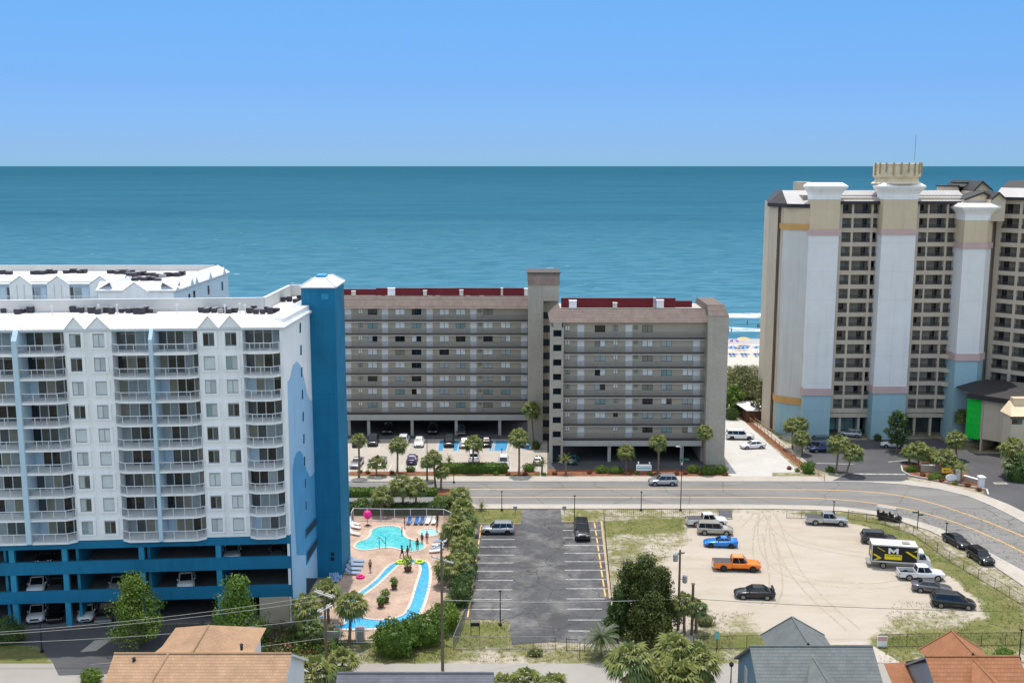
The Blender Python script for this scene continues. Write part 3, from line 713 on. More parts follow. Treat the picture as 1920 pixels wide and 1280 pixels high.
for bi, (sa, sb, k) in enumerate(bays):
    for fl in range(9):
        z = 10.5 + STOREY * fl; w = sa - sb; ch = .9
        bo = MB()
        pts = [(sb, T0), (sb, .0)]
        if k in 'RB': pts += [(sb + .03, .35), (sb + ch, .95)]
        else: pts += [(sb, .95)]
        if k in 'LB': pts += [(sa - ch, .95), (sa - .03, .35)]
        else: pts += [(sa, .95)]
        pts += [(sa, 0), (sa, T0)]
        ring = [(FA.p(s, t, 0).x, FA.p(s, t, 0).y) for s, t in pts]
        bo.prism(ring, z - .22, z, 0)
        bal = bo.build('balcony', ['white_stucco'], BL)
        rb = MB(); rp = [ring[i] for i in range(1, len(ring) - 1)]
        railing(rb, rp, z, 1.05, .125, .024, 1.35, 0, 1); rb.build('railing', ['white_rail', 'rail_picket'], bal)
        # glazed wall behind the balcony
        db = MB(); zt = z + 2.42; n = 5 if w > 4.6 else 4
        for q in range(n):
            s0, s1 = sb + w * q / n, sb + w * (q + 1) / n
            if q == (n - 1 if k != 'L' else 0) and fl % 3 == 0: m = 0
            else: m = 2 + ['glass_dark', 'glass_mid', 'glass_blind', 'glass_green', 'curtain', 'curtain_beige'].index(pick('glass_dark', 'glass_dark', 'glass_mid', 'curtain', 'curtain_beige', 'curtain_beige', 'curtain', 'glass_mid', 'glass_blind' if RND.random() < .4 else 'glass_mid'))
            db.box(s0 + .05, s1 - .05, T0 + .02, T0 + .06, z + .05, zt, m, FA)
            db.box(s0 - .05, s0 + .05, T0 + .02, T0 + .12, z + .01, zt, 1 if q else 0, FA)
        if RND.random() < .5: db.box(sb + .4, sa - .5, T0 + .08, T0 + .11, zt - .62, zt - .57, 1, FA)
        db.build('glass_door', BM, bal)
for (sa, sb) in cols:
    for fl in range(9):
        z = 10.5 + STOREY * fl; c = (sa + sb) / 2; hw = .62
        sb_ = MB()
        for (x0_, x1_, zz0, zz1) in ((c - hw - .3, c + hw + .3, z + 2.2, z + 2.32), (c - hw - .3, c + hw + .3, z + .42, z + .6), (c - hw - .3, c - hw, z + .6, z + 2.2), (c + hw, c + hw + .3, z + .6, z + 2.2)):
            sb_.box(x0_, x1_, .12, .27, zz0, zz1, 0, FA)
        g = pick(('glass_pale',), ('glass_pale', 'glass_pale'), ('glass_blind', 'glass_pale'), ('glass_pale',), ('glass_pale', 'glass_blind'), ('glass_dark', 'glass_mid'), ('glass_mid', 'glass_dark'), ('glass_pale', 'glass_dark'), ('glass_blind', 'glass_green'), ('glass_mid', 'glass_blind'))
        wi = window_unit(BL, 'window', FA, c - hw, c + hw, z + .62, z + 2.1, .122, ['rail_picket'] + GW[1:], glass=g, fr=.09)
        sb_.build('window_surround', 'white_stucco', wi)
# roof slopes, gables, parapet
b = MB()
def A(s, t, z): return FA.p(s, t, z)
iE = Vector((E1.x - 1.6, E1.y)); oo = FE.p(0, .3, 0)
cor_out = FA.p(-.3, .3, EAVE); cor_in = FA.p(1.6, -1.6, 35.5)
b.poly([A(SL, .3, EAVE), cor_out, cor_in, A(SL, -1.6, 35.5)])
e_out = FE.p(LE + 1, .3, EAVE); e_in = Vector((E1.x - 1.6, E1.y + 1, 35.5))
b.poly([cor_out, e_out, e_in, cor_in])
b.poly([A(SL, .3, EAVE), cor_out, FA.p(-.3, .3, EAVE - .22), A(SL, .3, EAVE - .22)]); b.poly([cor_out, e_out, FE.p(LE + 1, .3, EAVE - .22), FA.p(-.3, .3, EAVE - .22)])
b.poly([A(SL, .3, EAVE - .22), FA.p(-.3, .3, EAVE - .22), FA.p(.02, 0, EAVE - .22), A(SL, 0, EAVE - .22)])
b.poly([cor_in, A(SL, -1.6, 35.5), A(SL, -1.85, 35.24), FA.p(1.85, -1.85, 35.24)]); b.poly([cor_in, e_in, e_in + Vector((-.25, 0, -.4)), FA.p(1.85, -1.85, 35.24)])
s = .3
while s < SL:                                  # standing seams
    b.path([A(s, .32, EAVE + .03), A(s, -1.58, 35.55)], .025, 4); s += .6
q = .5
while q < LE: b.path([FE.p(q, .32, EAVE + .03), FE.p(q, -1.58, 35.55)], .025, 4); q += .6
b.build('mansard_roof', 'white_metal_roof', BL)
for (sa, sb) in cols:
    b = MB(); c = (sa + sb) / 2; pk = EAVE + 1.25
    f = [A(sa, .24, EAVE - .1), A(sb, .24, EAVE - .1), A(c, .24, pk)]
    b.poly(f); b.poly([A(sa, .34, EAVE - .05), A(c, .34, pk + .08), A(c, -1.9, pk + .08), A(sa, -1.2, EAVE - .05)], 1); b.poly([A(sb, .34, EAVE - .05), A(c, .34, pk + .08), A(c, -1.9, pk + .08), A(sb, -1.2, EAVE - .05)], 1)
    b.box(sb + .1, sa - .1, .12, .2, EAVE - .35, EAVE - .28, 0, FA)
    b.build('gable', ['white_stucco', 'white_metal_roof'], BL)
b = MB()
for p, q in ((E5, E4), (E4, E3), (E3, E2)):
    d = q - p; F = Frame(p, d, (-d.y, d.x)); b.box(-.1, d.length + .1, -.28, 0, 34.9, 36.6, 0, F); b.box(-.1, d.length + .1, -.33, .06, 36.6, 36.7, 1, F)
b.build('parapet', ['parapet_tan', 'white_metal_roof'], BL)
# garage decks
zb = [(10.4, 9.4), (7.9, 6.43), (4.43, 3.02)]
b = MB()
for z1_, z0_ in zb: b.box(.0, SL, -.3, .05, z0_, z1_, 0, FA)
b.box(-.02, sA(546, 1040), -.3, .03, 0, 10.4, 0, FA)
b.box(sA(542, 1140), sA(487, 1140), -.3, .04, 0, 3.02, 1, FA)
b.build('garage_parapet', ['deep_blue', 'beige_wall'], BL)
for u in (21, 120.5, 265, 409.5, -120):
    b = MB(); a = sA(u, 1040); b.box(a - .3, a + .3, -.5, -.02, 0, 9.4, 0, FA); b.build('garage_column', 'mid_blue', BL)
b = MB()
for z in (6.95, 3.45): b.box(.3, SL, -15, -.3, z - .3, z, 0, FA)
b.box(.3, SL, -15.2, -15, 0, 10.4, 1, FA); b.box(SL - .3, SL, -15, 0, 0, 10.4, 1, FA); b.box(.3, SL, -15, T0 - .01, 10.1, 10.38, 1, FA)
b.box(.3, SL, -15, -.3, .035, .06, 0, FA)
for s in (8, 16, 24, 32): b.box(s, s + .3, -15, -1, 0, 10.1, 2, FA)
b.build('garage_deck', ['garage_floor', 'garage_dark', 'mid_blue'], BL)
b = MB(); b.box(.31, LE, -14.9, -.31, 0, RES0, 0, Frame(FA.O, (nE.x, nE.y), (oE.x, oE.y))) if False else None
# end wall: mural, and dark panels painted as shaded openings
def EP(px, o): return [HP(u, v, FE.p(0, 0, 0), oE) + oE * o for u, v in px]
def smp(P, k=2): return smooth_poly(P, k)
b = MB()
b.poly(EP([(540, 760), (542.5, 860), (544.3, 960), (546.3, 1040), (548.4, 1160), (602, 1071), (598, 900), (592, 742), (586, 752), (580, 748), (575, 734), (570, 708), (563, 684), (556, 677), (549, 684), (543, 710), (539, 716)], .012))
b.build('mural_wave', 'mural_light', BL)
b = MB()
b.poly(EP([(551, 860), (556, 848), (562, 844), (567, 850), (571, 866), (575, 882), (580, 893), (585, 892), (590, 882), (596, 856), (598, 900), (599, 970), (598, 1000), (588, 1020), (577, 1040), (556, 1040), (550, 940), (548, 880)], .02))
b.build('mural_wave', 'mural_mid', BL)
for k in range(9):
    v = 615 + 41.6 * k; u = 562.5 + 1.35 * k
    P = EP([(u - 1.3, v - 9), (u + 1.3, v - 10.5), (u + 1.3, v + 8), (u - 1.3, v + 9.5)], .03); b = MB(); b.poly(P); b.path(P + [P[0]], .03, 4, 1); b.build('slot_window', ['glass_dark', 'mural_light'], BL)
for px in ([(572, 991), (596, 963), (596, 980), (572, 1008)], [(574, 1034), (597, 1001), (597, 1016), (574, 1057)]):
    P = EP(px, .03); b = MB(); b.poly(P, 0); b.path(P + [P[0]], .12, 4, 1); b.build('painted_ramp_opening', ['garage_dark', 'mid_blue'], BL)  # flat dark panel paints the shade of a ramp opening on solid wall
b = MB(); P = EP([(574, 1083), (598, 1083), (598, 1120), (574, 1135)], .03); b.poly(P); b.build('painted_service_entry', 'garage_dark', BL)  # entry's dark interior painted as a flat panel
# lift tower
b = MB(); tx0, tx1, ty0, ty1, tz = -25.9, -21.75, 130.2, 137.2, 37.3
b.box(tx0, tx1, ty0, ty1, 0, tz); b.build('lift_tower', 'deep_blue', BL)
b = MB(); e = .18; q = 1.25
b.loft([[(tx0 - e, ty0 - e, tz), (tx1 + e, ty0 - e, tz), (tx1 + e, ty1 + e, tz), (tx0 - e, ty1 + e, tz)], [(tx0 - e, ty0 - e, tz + .15), (tx1 + e, ty0 - e, tz + .15), (tx1 + e, ty1 + e, tz + .15), (tx0 - e, ty1 + e, tz + .15)], [(tx0 + q, ty0 + q, tz + 1.1), (tx1 - q, ty0 + q, tz + 1.1), (tx1 - q, ty1 - q, tz + 1.1), (tx0 + q, ty1 - q, tz + 1.1)]])
for p_, q_ in (((tx1 + e, ty0 - e), (tx1 - q, ty0 + q)), ((tx0 - e, ty0 - e), (tx0 + q, ty0 + q)), ((tx1 + e, ty1 + e), (tx1 - q, ty1 - q))): b.path([(*p_, tz + .18), (*q_, tz + 1.14)], .09, 5)
b.build('tower_roof', 'white_metal_roof', BL)
b = MB(); b.box(tx0 + 1.5, tx1 - 1.5, ty0 + 2, ty0 + 4, tz + 1.1, tz + 1.4); b.build('roof_hatch', 'mural_mid', BL)
b = MB(); P = AY(609, 556, ty0 - .02)
b.box(P.x - .45, P.x + .45, ty0 - .05, ty0 - .012, P.z - .35, P.z + .35); b.build('louvre_vent', 'mid_blue', BL)
for (u, v) in ((624, 1038), (624, 1047)):
    P = AY(u, v, ty0); b = MB(); b.box(P.x - .2, P.x + .2, ty0 - .12, ty0 - .01, P.z - .2, P.z + .2); b.build('wall_lamp', 'black_metal', BL)
def ac_unit(x, y, z, w, lab, grp, pale=False):
    t = thing('ac_condenser', lab, 'air conditioner', (x, y, z), RND.uniform(-.1, .1), grp)
    h = RND.uniform(.42, .72); b = MB(); b.box(-w / 2, w / 2, -w / 2, w / 2, .12, h); b.box(-w / 2 + .05, w / 2 - .05, -w / 2 + .05, w / 2 - .05, 0, .12); b.build('casing', 'ac_pale' if pale else 'ac_dark', t, loc=(0, 0, 0))
    b = MB(); b.lathe([(w * .36, 0), (w * .36, .06), (w * .12, .09)], 10, (0, 0, h)); b.build('fan_guard', 'ac_pale', t, loc=(0, 0, 0))
for (u0, u1, n, lab) in ((-4, 62, 8, 'dark condenser box of the leftmost rooftop row of the balcony hotel'), (132, 212, 9, 'dark condenser box of the rooftop row behind the left pair of gables'), (226, 294, 8, 'dark condenser box of the rooftop row between the two gable pairs'), (374, 442, 9, 'dark condenser box of the rooftop row behind the right pair of gables'), (462, 520, 7, 'dark condenser box of the row at the roof corner near the lift tower'), (522, 563, 6, 'dark condenser box crowded against the rear parapet near the lift tower')):
    for k in range(n):
        u = u0 + (u1 - u0) * (k + .5) / n; hi = u0 > 515
        p = G(u + RND.uniform(-3, 3), (567 if hi else 588) - RND.uniform(0, 5), 35.25); ac_unit(p.x, p.y, 35.22, RND.uniform(.5, .75), lab, lab.replace('condenser box', 'condenser boxes'), RND.random() < .12)
for u, v in ((98, 590), (185, 588), (220, 588), (332, 588), (422, 588), (450, 586), (460, 588)):
    p = G(u, v, 35.25); b = MB(); b.lathe([(.06, 0), (.06, .9), (.14, .92), (.14, 1.1)], 8, (0, 0, 0)); o = b.build('roof_vent_pipe', 'white_metal_roof', loc=(p.x, p.y, 35.22)); tag(o, 'thin white vent pipe standing on the flat roof of the balcony hotel', 'vent pipe', 'white vent pipes on the balcony hotel')

# ------------------------------------------------------------------ white building behind the hotel
RB = thing('rear_apartment_block', 'white roofed apartment block rising behind the blue and white hotel', 'building', (-70, 165, 0))
ft = [(-110, 162), (-59.7, 162), (-59.7, 153), (-48.7, 153), (-48.1, 180), (-110, 180)]
b = MB(); b.prism(ft, 0, 34.3, 0, 1); b.build('wall', ['pale_blue_stucco', 'roof_membrane'], RB)
b = MB()
def slope(p, q, n, m=0):
    p, q, n = Vector(p), Vector(q), Vector(n); d = (q - p).normalized()
    b.poly([(*(p + n * .3), 34.4), (*(q + n * .3), 34.4), (*(q - n * 1.7), 35.55), (*(p - n * 1.7), 35.55)], m); b.poly([(*(p - n * 1.7), 35.55), (*(q - n * 1.7), 35.55), (*(q - n * 2), 34.8), (*(p - n * 2), 34.8)], m); b.poly([(*(p + n * .3), 34.4), (*(q + n * .3), 34.4), (*(q + n * .3), 34.2), (*(p + n * .3), 34.2)], m)
slope((-110, 162), (-59.4, 162), (0, -1)); slope((-60, 153), (-48.4, 153), (0, -1)); slope((-48.7, 153), (-48.1, 180.3), (1, -.022)); slope((-59.7, 162), (-59.7, 153), (-1, 0))
b.prism([(-110, 162), (-58, 162), (-58, 154.7), (-50.3, 154.7), (-50, 179), (-110, 179)], 34.3, 34.7, 1)
b.box(-110, -50, 178.6, 179, 34.7, 35.65, 2)
b.build('mansard_roof', ['white_metal_roof', 'roof_membrane', 'parapet_tan'], RB)
for u in (40, 110, 190):
    c = XU(u, 162, 34.5); b = MB(); b.poly([(c - 1.7, 161.6, 34.3), (c + 1.7, 161.6, 34.3), (c, 161.6, 35.5)]); b.poly([(c - 1.8, 161.5, 34.3), (c, 161.5, 35.6), (c, 164.5, 35.6), (c - 1.8, 164, 34.3)], 1); b.poly([(c + 1.8, 161.5, 34.3), (c, 161.5, 35.6), (c, 164.5, 35.6), (c + 1.8, 164, 34.3)], 1)
    b.box(c - 1.7, c + 1.7, 161.6, 162, 20, 34.3, 0)
    for k in (-.55, .55): b.box(c + k - .05, c + k + .05, 161.55, 161.6, 20, 34.3, 2)
    b.build('gable', ['white_stucco', 'white_metal_roof', 'parapet_tan'], RB)
b = MB(); c = XU(254, 153, 34.5); b.poly([(c - 1.9, 152.6, 34.2), (c + 1.9, 152.6, 34.2), (c, 152.6, 35.5)]); b.poly([(c - 2, 152.5, 34.2), (c, 152.5, 35.6), (c, 155, 35.6), (c - 2, 154.6, 34.2)], 1); b.poly([(c + 2, 152.5, 34.2), (c, 152.5, 35.6), (c, 155, 35.6), (c + 2, 154.6, 34.2)], 1)
b.box(c - 1.9, c + 1.9, 152.6, 153, 20, 34.2); b.box(-59.7, -48.8, 152.85, 153.0, 20, 34.2); b.build('gable', ['white_stucco', 'white_metal_roof'], RB)
b = MB(); b.box(c - 1, c + 1, 152.5, 152.59, 31.2, 32.6); b.build('window', 'glass_dark', RB)
for (u0, u1) in ((-40, 30), (54, 100), (124, 184)):
    xa, xb = XU(u0, 162, 33), XU(u1, 162, 33)
    for z in (31.6, 28.9):
        b = MB(); b.box(xa, xb, 160.9, 162, z - .25, z); bal = b.build('balcony', 'white_stucco', RB)
        b = MB(); railing(b, [(xa, 160.95), (xb, 160.95)], z, 1.05, .16, .04, 1.5); b.build('railing', 'white_rail', bal)
        b = MB(); n = 4
        for k in range(n): b.box(xa + (xb - xa) * k / n + .1, xa + (xb - xa) * (k + 1) / n - .1, 161.93, 161.98, z + .05, z + 2.2, k % 3)
        b.build('glass_door', ['glass_mid', 'curtain', 'pale_blue_stucco'], bal)
for (yy_, zz_) in ((156.2, 31.4), (159.5, 32.4), (161.8, 32.6), (169, 32.6), (176.5, 32.4), (169, 29), (176, 29)):
    x = -48.7 + .6 * (yy_ - 153) / 27; b = MB(); b.box(x + .0, x + .04, yy_ - .45, yy_ + .45, zz_ - .7, zz_ + .7); b.build('window', 'glass_dark', RB)
for yy_ in (160, 162.2, 169.2, 176.8):
    x = -48.65 + .6 * (yy_ - 153) / 27; b = MB(); b.poly([(x + .34, yy_ - 1.1, 34.3), (x + .34, yy_ + 1.1, 34.3), (x + .34, yy_, 35.5)]); b.poly([(x + .34, yy_ - 1.1, 34.3), (x + .34, yy_, 35.5), (x - 1.7, yy_, 35.6)], 1); b.poly([(x + .34, yy_ + 1.1, 34.3), (x + .34, yy_, 35.5), (x - 1.7, yy_, 35.6)], 1); b.build('gable', ['pale_blue_stucco', 'white_metal_roof'], RB)
for (u0, u1, v, n, lab) in ((0, 20, 510, 3, 'dark condenser box at the far left of the rear white roof'), (60, 104, 510, 6, 'dark condenser box of the second cluster on the rear white roof'), (122, 160, 510, 6, 'dark condenser box of the third cluster on the rear white roof'), (204, 250, 510, 7, 'dark condenser box in the back row of the rear roof corner'), (236, 346, 515, 12, 'dark condenser box in the middle row of the rear roof corner'), (240, 300, 523, 7, 'dark condenser box in the front row of the rear roof corner')):
    for k in range(n): p = G(u0 + (u1 - u0) * (k + .5) / n, v + RND.uniform(-2, 2), 35.0); ac_unit(p.x, p.y, 34.7, .95, lab, lab.replace('condenser box', 'condenser boxes'), RND.random() < .1)

# ------------------------------------------------------------------ beige gallery-access condominium: two blocks
CM = ['condo_stone', 'condo_band', 'slab_brown', 'beige_wall']
def gallery_block(name, label, Y, x0, x1, base, nfl, stt, eave, wins, smalls, doors, vents, skip, cols_u, beam0, ridge, zslab0):
    t = thing(name, label, 'building', ((x0 + x1) / 2, Y, 0))
    Yb = Y + .85
    b = MB(); b.box(x0, x1, Yb, Y + 12, beam0 + .2, eave + 1.2, 3); b.build('wall', CM, t)
    b = MB(); b.box(x0, x1, Y - .05, Y + .35, beam0, zslab0 - .38, 1); b.box(x0, x1, Y + .35, Y + 12, beam0 + .6, beam0 + .9, 2); b.box(x0, x1, Y + 11.5, Y + 12, 0, beam0, 2); b.build('transfer_beam', CM, t)
    for i in range(nfl):
        z = zslab0 + stt * i
        b = MB(); b.box(x0, x1, Y, Yb - .005, z - .24, z - .02, 2)
        if i: b.box(x0, x1, Y + .06, Yb - .01, z - .46, z - .24, 1)
        g = b.build('gallery', CM, t)
        b = MB(); railing(b, [(x0, Y + .05), (x1, Y + .05)], z, 1.05, .13, .05, 3.0); b.build('railing', 'rail_gray', g)
    F = Frame((0, Yb), (1, 0), (0, -1))
    for i in range(nfl):
        z = zslab0 + stt * i; row = nfl - 1 - i
        for j, u in enumerate(wins):
            if ('w', j, row) in skip: continue
            c = XU(u, Yb, z + 1.5); gl = pick('glass_painted_sky', 'glass_painted_sky', 'glass_painted_sky', 'glass_blind', 'glass_painted_sky', 'glass_dark', 'glass_green', 'curtain_beige', 'glass_blind'); g2 = gl if RND.random() < .8 else pick('glass_dark', 'glass_painted_sky', 'curtain')
            window_unit(t, 'window', F, c - .92, c + .92, z + .9, z + 2.15, .0, GL, glass=(gl, g2), fr=.07)
        for u in smalls:
            c = XU(u, Yb, z + 1.5); gl = pick('glass_painted_sky', 'curtain', 'glass_dark', 'glass_painted_sky', 'glass_blind'); window_unit(t, 'window', F, c - .42, c + .42, z + 1.15, z + 2.15, .0, GL, glass=(gl, gl), fr=.07)
        for j, u in enumerate(doors):
            if ('d', j, row) in skip: continue
            c = XU(u, Yb, z + 1.0); b = MB(); b.box(c - .5, c + .5, Yb - .06, Yb - .002, z, z + 2.1); b.box(c - .6, c + .6, Yb - .03, Yb - .003, z, z + 2.25); d = b.build('door', 'door_white', t)
            b = MB(); b.tube((c + .38, Yb - .12, z + 1), (c + .38, Yb - .06, z + 1), .04, 6); b.build('handle', 'steel', d)
        for u in vents:
            c = XU(u, Yb, z + 1.5); b = MB(); b.lathe([(.42, 0), (.42, .03), (.3, .05)], 12, (c, Yb - .06, z + 1.7), axis='y'); b.build('vent', 'curtain_beige', t)
    for u in cols_u:
        c = XU(u, Y + .6, 1.5); b = MB(); b.box(c - .28, c + .28, Y + .3, Y + .9, 0, beam0 + .02); b.build('column', 'condo_band', t)
    return t
XL0, XL1 = XU(588, 203, 14), XU(991, 203, 14)
CL = gallery_block('condominium_block', 'beige condominium block with eight grey galleries above blue parking bays', 203, XL0, XL1, 0, 8, 2.6, 25.2,
    [698.6, 750, 781, 833, 863.6, 915, 948], [676], [653, 722, 805.6, 887.6, 983], [900], {('w', 6, 0), ('d', 4, 0), ('d', 4, 7)}, [655, 691.5, 773, 855.5, 937], 3.15, 28.1, 4.62)
b = MB(); Z0 = 25.15
b.poly([(XL0, 202.5, Z0), (XL1, 202.5, Z0), (XL1, 204.9, 27.25), (XL0, 204.9, 27.25)]); b.poly([(XL0, 202.5, Z0), (XL1, 202.5, Z0), (XL1, 203.6, Z0 - .12), (XL0, 203.6, Z0 - .12)], 1)
b.box(XL0, XL1, 204.6, 215, 26.3, 26.9, 1); b.box(XL0, XL1, 204.9, 205.1, 26.9, 27.32, 2); b.build('mansard_roof', ['shingle_brown', 'condo_band', 'slab_brown'], CL)
b = MB(); ua, ub = XU(648, 209, 27.5), XU(990, 209, 27.5)
def red_parapet(b, xa, xb, y, z0, z1):
    b.box(xa, xb, y, y + .3, z0, z1)
    k = xa + .25
    while k < xb: b.box(k - .03, k + .03, y - .07, y, z0, z1 - .01); k += .55
    b.box(xa, xb, y - .1, y + .4, z1, z1 + .1)
red_parapet(b, ua - 4, XU(706, 209, 27.5), 209.4, 26.7, 28.0); red_parapet(b, XU(705, 209, 27.5), ub, 209, 26.7, 28.25); b.build('red_parapet', 'red_metal', CL)
b = MB(); zt = 30.25
xs0, xs1, xs2 = XU(991, 197, 26), XU(1018.5, 197, 20), XU(1048.5, 197, 28)
b.box(xs0, xs1, 197, 206, 0, zt, 0); b.box(xs1, xs2, 197, 206, HV(564, 197), zt, 0); b.box(xs1, xs2, 199.5, 206, 0, HV(564, 197), 0)
b.build('stair_tower', ['condo_stone'], CL)
b = MB(); b.loft([[(xs0 - .1, 196.9, zt), (xs2 + .1, 196.9, zt), (xs2 + .1, 206.1, zt), (xs0 - .1, 206.1, zt)], [(xs0 - .1, 197.9, 32.4), (xs2 + .1, 197.9, 32.4), (xs2 + .1, 205.1, 32.4), (xs0 - .1, 205.1, 32.4)]]); b.box(xs0 - .3, xs2 + .3, 197.8, 205.2, 32.4, 32.55, 1); b.build('tower_cap', ['shingle_brown', 'slab_brown'], CL)
for k in range(10):
    v0 = 585 + k * 25.3; z1_, z0_ = HV(v0, 199.4), HV(v0 + 12.5, 199.4)
    b = MB(); b.box(xs1 + .05, xs2 - .05, 199.42, 199.49, z0_, z1_); b.build('painted_stair_opening', 'garage_dark', CL)  # dark panel on the solid wall, painted as a shaded stair opening
def roof_box(u, v, Y, w, h, m, lab, nm='roof_vent_box', zb=26.9):
    x = XU(u, Y, zb + .5); b = MB(); b.box(-w / 2, w / 2, -.5, .5, 0, h); b.box(-w / 2 - .06, w / 2 + .06, -.56, .56, h, h + .08); o = b.build(nm, m, loc=(x, Y, zb)); tag(o, lab, 'vent box')
roof_box(663, 0, 207.5, .7, 1.0, 'vent_pale', 'small tan vent box on the red edged roof, nearest the blue lift tower')
roof_box(734, 0, 207.5, 1.35, 1.6, 'hut_roof', 'tall white vent box against the red parapet of the left block')
roof_box(797, 0, 207.5, .65, 1.1, 'vent_pale', 'small tan vent box near the middle of the red parapet')
roof_box(865, 0, 207.5, .7, 1.2, 'vent_pale', 'tan vent box right of the middle of the red parapet')
roof_box(941, 0, 207.5, .4, 1.6, 'vent_pale', 'slim tan vent chimney at the red parapet near the stair tower')
roof_box(987, 0, 207.5, .8, 1.5, 'hut_roof', 'white topped vent box touching the brown capped stair tower')
for u in (711, 726, 806, 821, 877, 903):
    x = XU(u, 206.5, 27); b = MB(); b.box(-.45, .45, -.4, .4, 0, .25); o = b.build('roof_curb', 'hut_roof', loc=(x, 206.3, 26.9)); tag(o, 'low white roof hatch lying in front of the red parapet', 'roof hatch', 'low white hatches before the red parapet')

XR0, XR1 = XU(1055, 184, 14), XU(1319, 184, 14)
CR = gallery_block('condominium_wing', 'beige condominium wing with red edged roof, nearest the street', 184, XR0, XR1, 0, 8, 2.58, 24.6,
    [1125, 1214, 1249.5, 1289], [1064, 1154], [1089, 1179, 1306], [1192], {('w', 2, 0), ('w', 3, 0), ('w', 3, 1), ('d', 2, 0), ('w', 0, 7), ('d', 2, 7)}, [1142, 1278], HV(836, 184) + .02, 27, HV(822, 184))
b = MB(); xq0, xq1 = XU(1033, 183.6, 14), XU(1056, 183.6, 14)
b.box(xq0, xq0 + .35, 183.4, 190, 0, 24.4, 0); b.box(xq1 - .35, xq1, 183.4, 190, 0, 24.4, 0)
for k in range(9):
    z = HV(822, 184) + 2.58 * k; b.box(xq0 + .35, xq1 - .35, 183.45, 183.75, z - 1.1, z + .35, 0)
b.box(xq0 + .35, xq1 - .35, 184.8, 185, 0, 24.4, 1)
b.build('stair_bay', ['condo_stone', 'garage_dark'], CR)
b = MB(); xp0, xp1 = XU(1325, 182.6, 14), XU(1362.5, 182.6, 14); zp = HV(592.5, 182.6)
b.box(xp0, xp1, 182.6, 197, 0, zp, 0); b.build('end_pier', ['condo_stone'], CR)
b = MB(); b.box(XR1 - .02, xp0 + .02, 184.6, 196, 0, 25, 0); b.build('pier_return', ['condo_stone'], CR)
b = MB(); b.loft([[(xp0 - .05, 182.5, zp), (xp1 + .05, 182.5, zp), (xp1 + .05, 197.1, zp), (xp0 - .05, 197.1, zp)], [(xp0 + .0, 184.6, zp + 1.75), (xp1 - .5, 184.6, zp + 1.75), (xp1 - .5, 195, zp + 1.75), (xp0 + .0, 195, zp + 1.75)]]); b.build('pier_roof', 'shingle_brown', CR)
b = MB(); ze = HV(604.5, 183.4); xe0 = xq0 - .25
b.poly([(xe0, 183.4, ze), (XR1 + .4, 183.4, ze), (XR1 + .4, 186.2, ze + 2.05), (xe0 + 1.9, 186.2, ze + 2.05)]); b.poly([(xe0, 183.4, ze), (xe0 + 1.9, 186.2, ze + 2.05), (xe0 + 1.9, 194, ze + 2.05), (xe0, 197, ze)])
b.poly([(xe0, 183.4, ze), (XR1 + .4, 183.4, ze), (XR1 + .4, 184.6, ze - .15), (xe0, 184.6, ze - .15)], 1); b.box(xe0 + 1.9, XR1 + .4, 186.2, 196, ze + 1.2, ze + 1.75, 1); b.box(xe0 + 1.9, XR1 + .4, 186.2, 186.4, ze + 1.75, ze + 2.12, 2)
b.build('mansard_roof', ['shingle_brown', 'condo_band', 'slab_brown'], CR)
b = MB(); zr = ze + 1.75
red_parapet(b, XU(1052, 190, 26), XU(1266, 190, 26), 190, zr, zr + 1.6); red_parapet(b, XU(1266, 190.5, 26), XU(1297, 190.5, 26), 190.4, zr, zr + 1.05)
b.build('red_parapet', 'red_metal', CR)
roof_box(1074, 0, 188.6, 1.3, 1.4, 'hut_roof', 'white roof vent box at the left end of the wing roof', zb=zr)
roof_box(1153, 0, 188.6, .7, 1.0, 'vent_pale', 'small tan vent box midway along the red parapet of the wing', zb=zr)
roof_box(1227, 0, 188.6, .36, 1.9, 'ac_pale', 'tall slim grey vent pipe on the wing roof', zb=zr)
roof_box(1237, 0, 188.6, 1.3, 1.5, 'hut_roof', 'white roof vent box beside the slim grey pipe on the wing roof', zb=zr)
# ------------------------------------------------------------------ tall beachfront hotel, right
HM = ['hotel_beige', 'hotel_tan', 'hotel_white', 'hotel_pink', 'hotel_orange', 'hotel_blue', 'hotel_recess', 'hotel_shade', 'white_stucco', 'hotel_rail', 'hotel_shaft']
YH = 203.0
HT = thing('tall_hotel', 'tall beige hotel with white, pink and blue pilasters facing the street bend', 'building', (XU(1640, YH, 20), YH, 0))
X = lambda u, v=600, Y=YH: AY(u, v, Y).x
ROWS = 15; R0, RS, OH = 5.5, 2.69, 1.88
SEC = [(1567, 1640, [(1570, 1587), (1591, 1623), (1627, 1640)]), (1711, 1797, [(1712, 1727), (1730, 1762), (1766, 1795)])]
xa, xb = X(1500), X(1868)
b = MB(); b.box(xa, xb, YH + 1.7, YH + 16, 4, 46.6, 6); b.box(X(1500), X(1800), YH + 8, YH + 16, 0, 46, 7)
b.build('core_wall', HM, HT)
b = MB()
for (ua, ub, bay) in SEC:
    x0_, x1_ = X(ua) - 1.5, X(ub) + 1.5
    for i in range(ROWS + 1):
        z0_ = R0 + RS * (i - 1) + OH if i else R0 - 1.0; z1_ = R0 + RS * i if i < ROWS else 46.2
        b.box(x0_, x1_, YH, YH + .25, z0_, z1_, 0); b.box(x0_, x1_, YH + .25, YH + 1.71, z1_ - .25, z1_, 0)
    ed = [X(ua) - 1.5] + [q for p_ in bay for q in (X(p_[0]), X(p_[1]))] + [X(ub) + 1.5]
    for k in range(0, len(ed), 2):
        if ed[k + 1] - ed[k] > .02: b.box(ed[k], ed[k + 1], YH + .012, YH + .9, 4.5, 46.1, 0)
b.build('facade_grid', HM, HT)
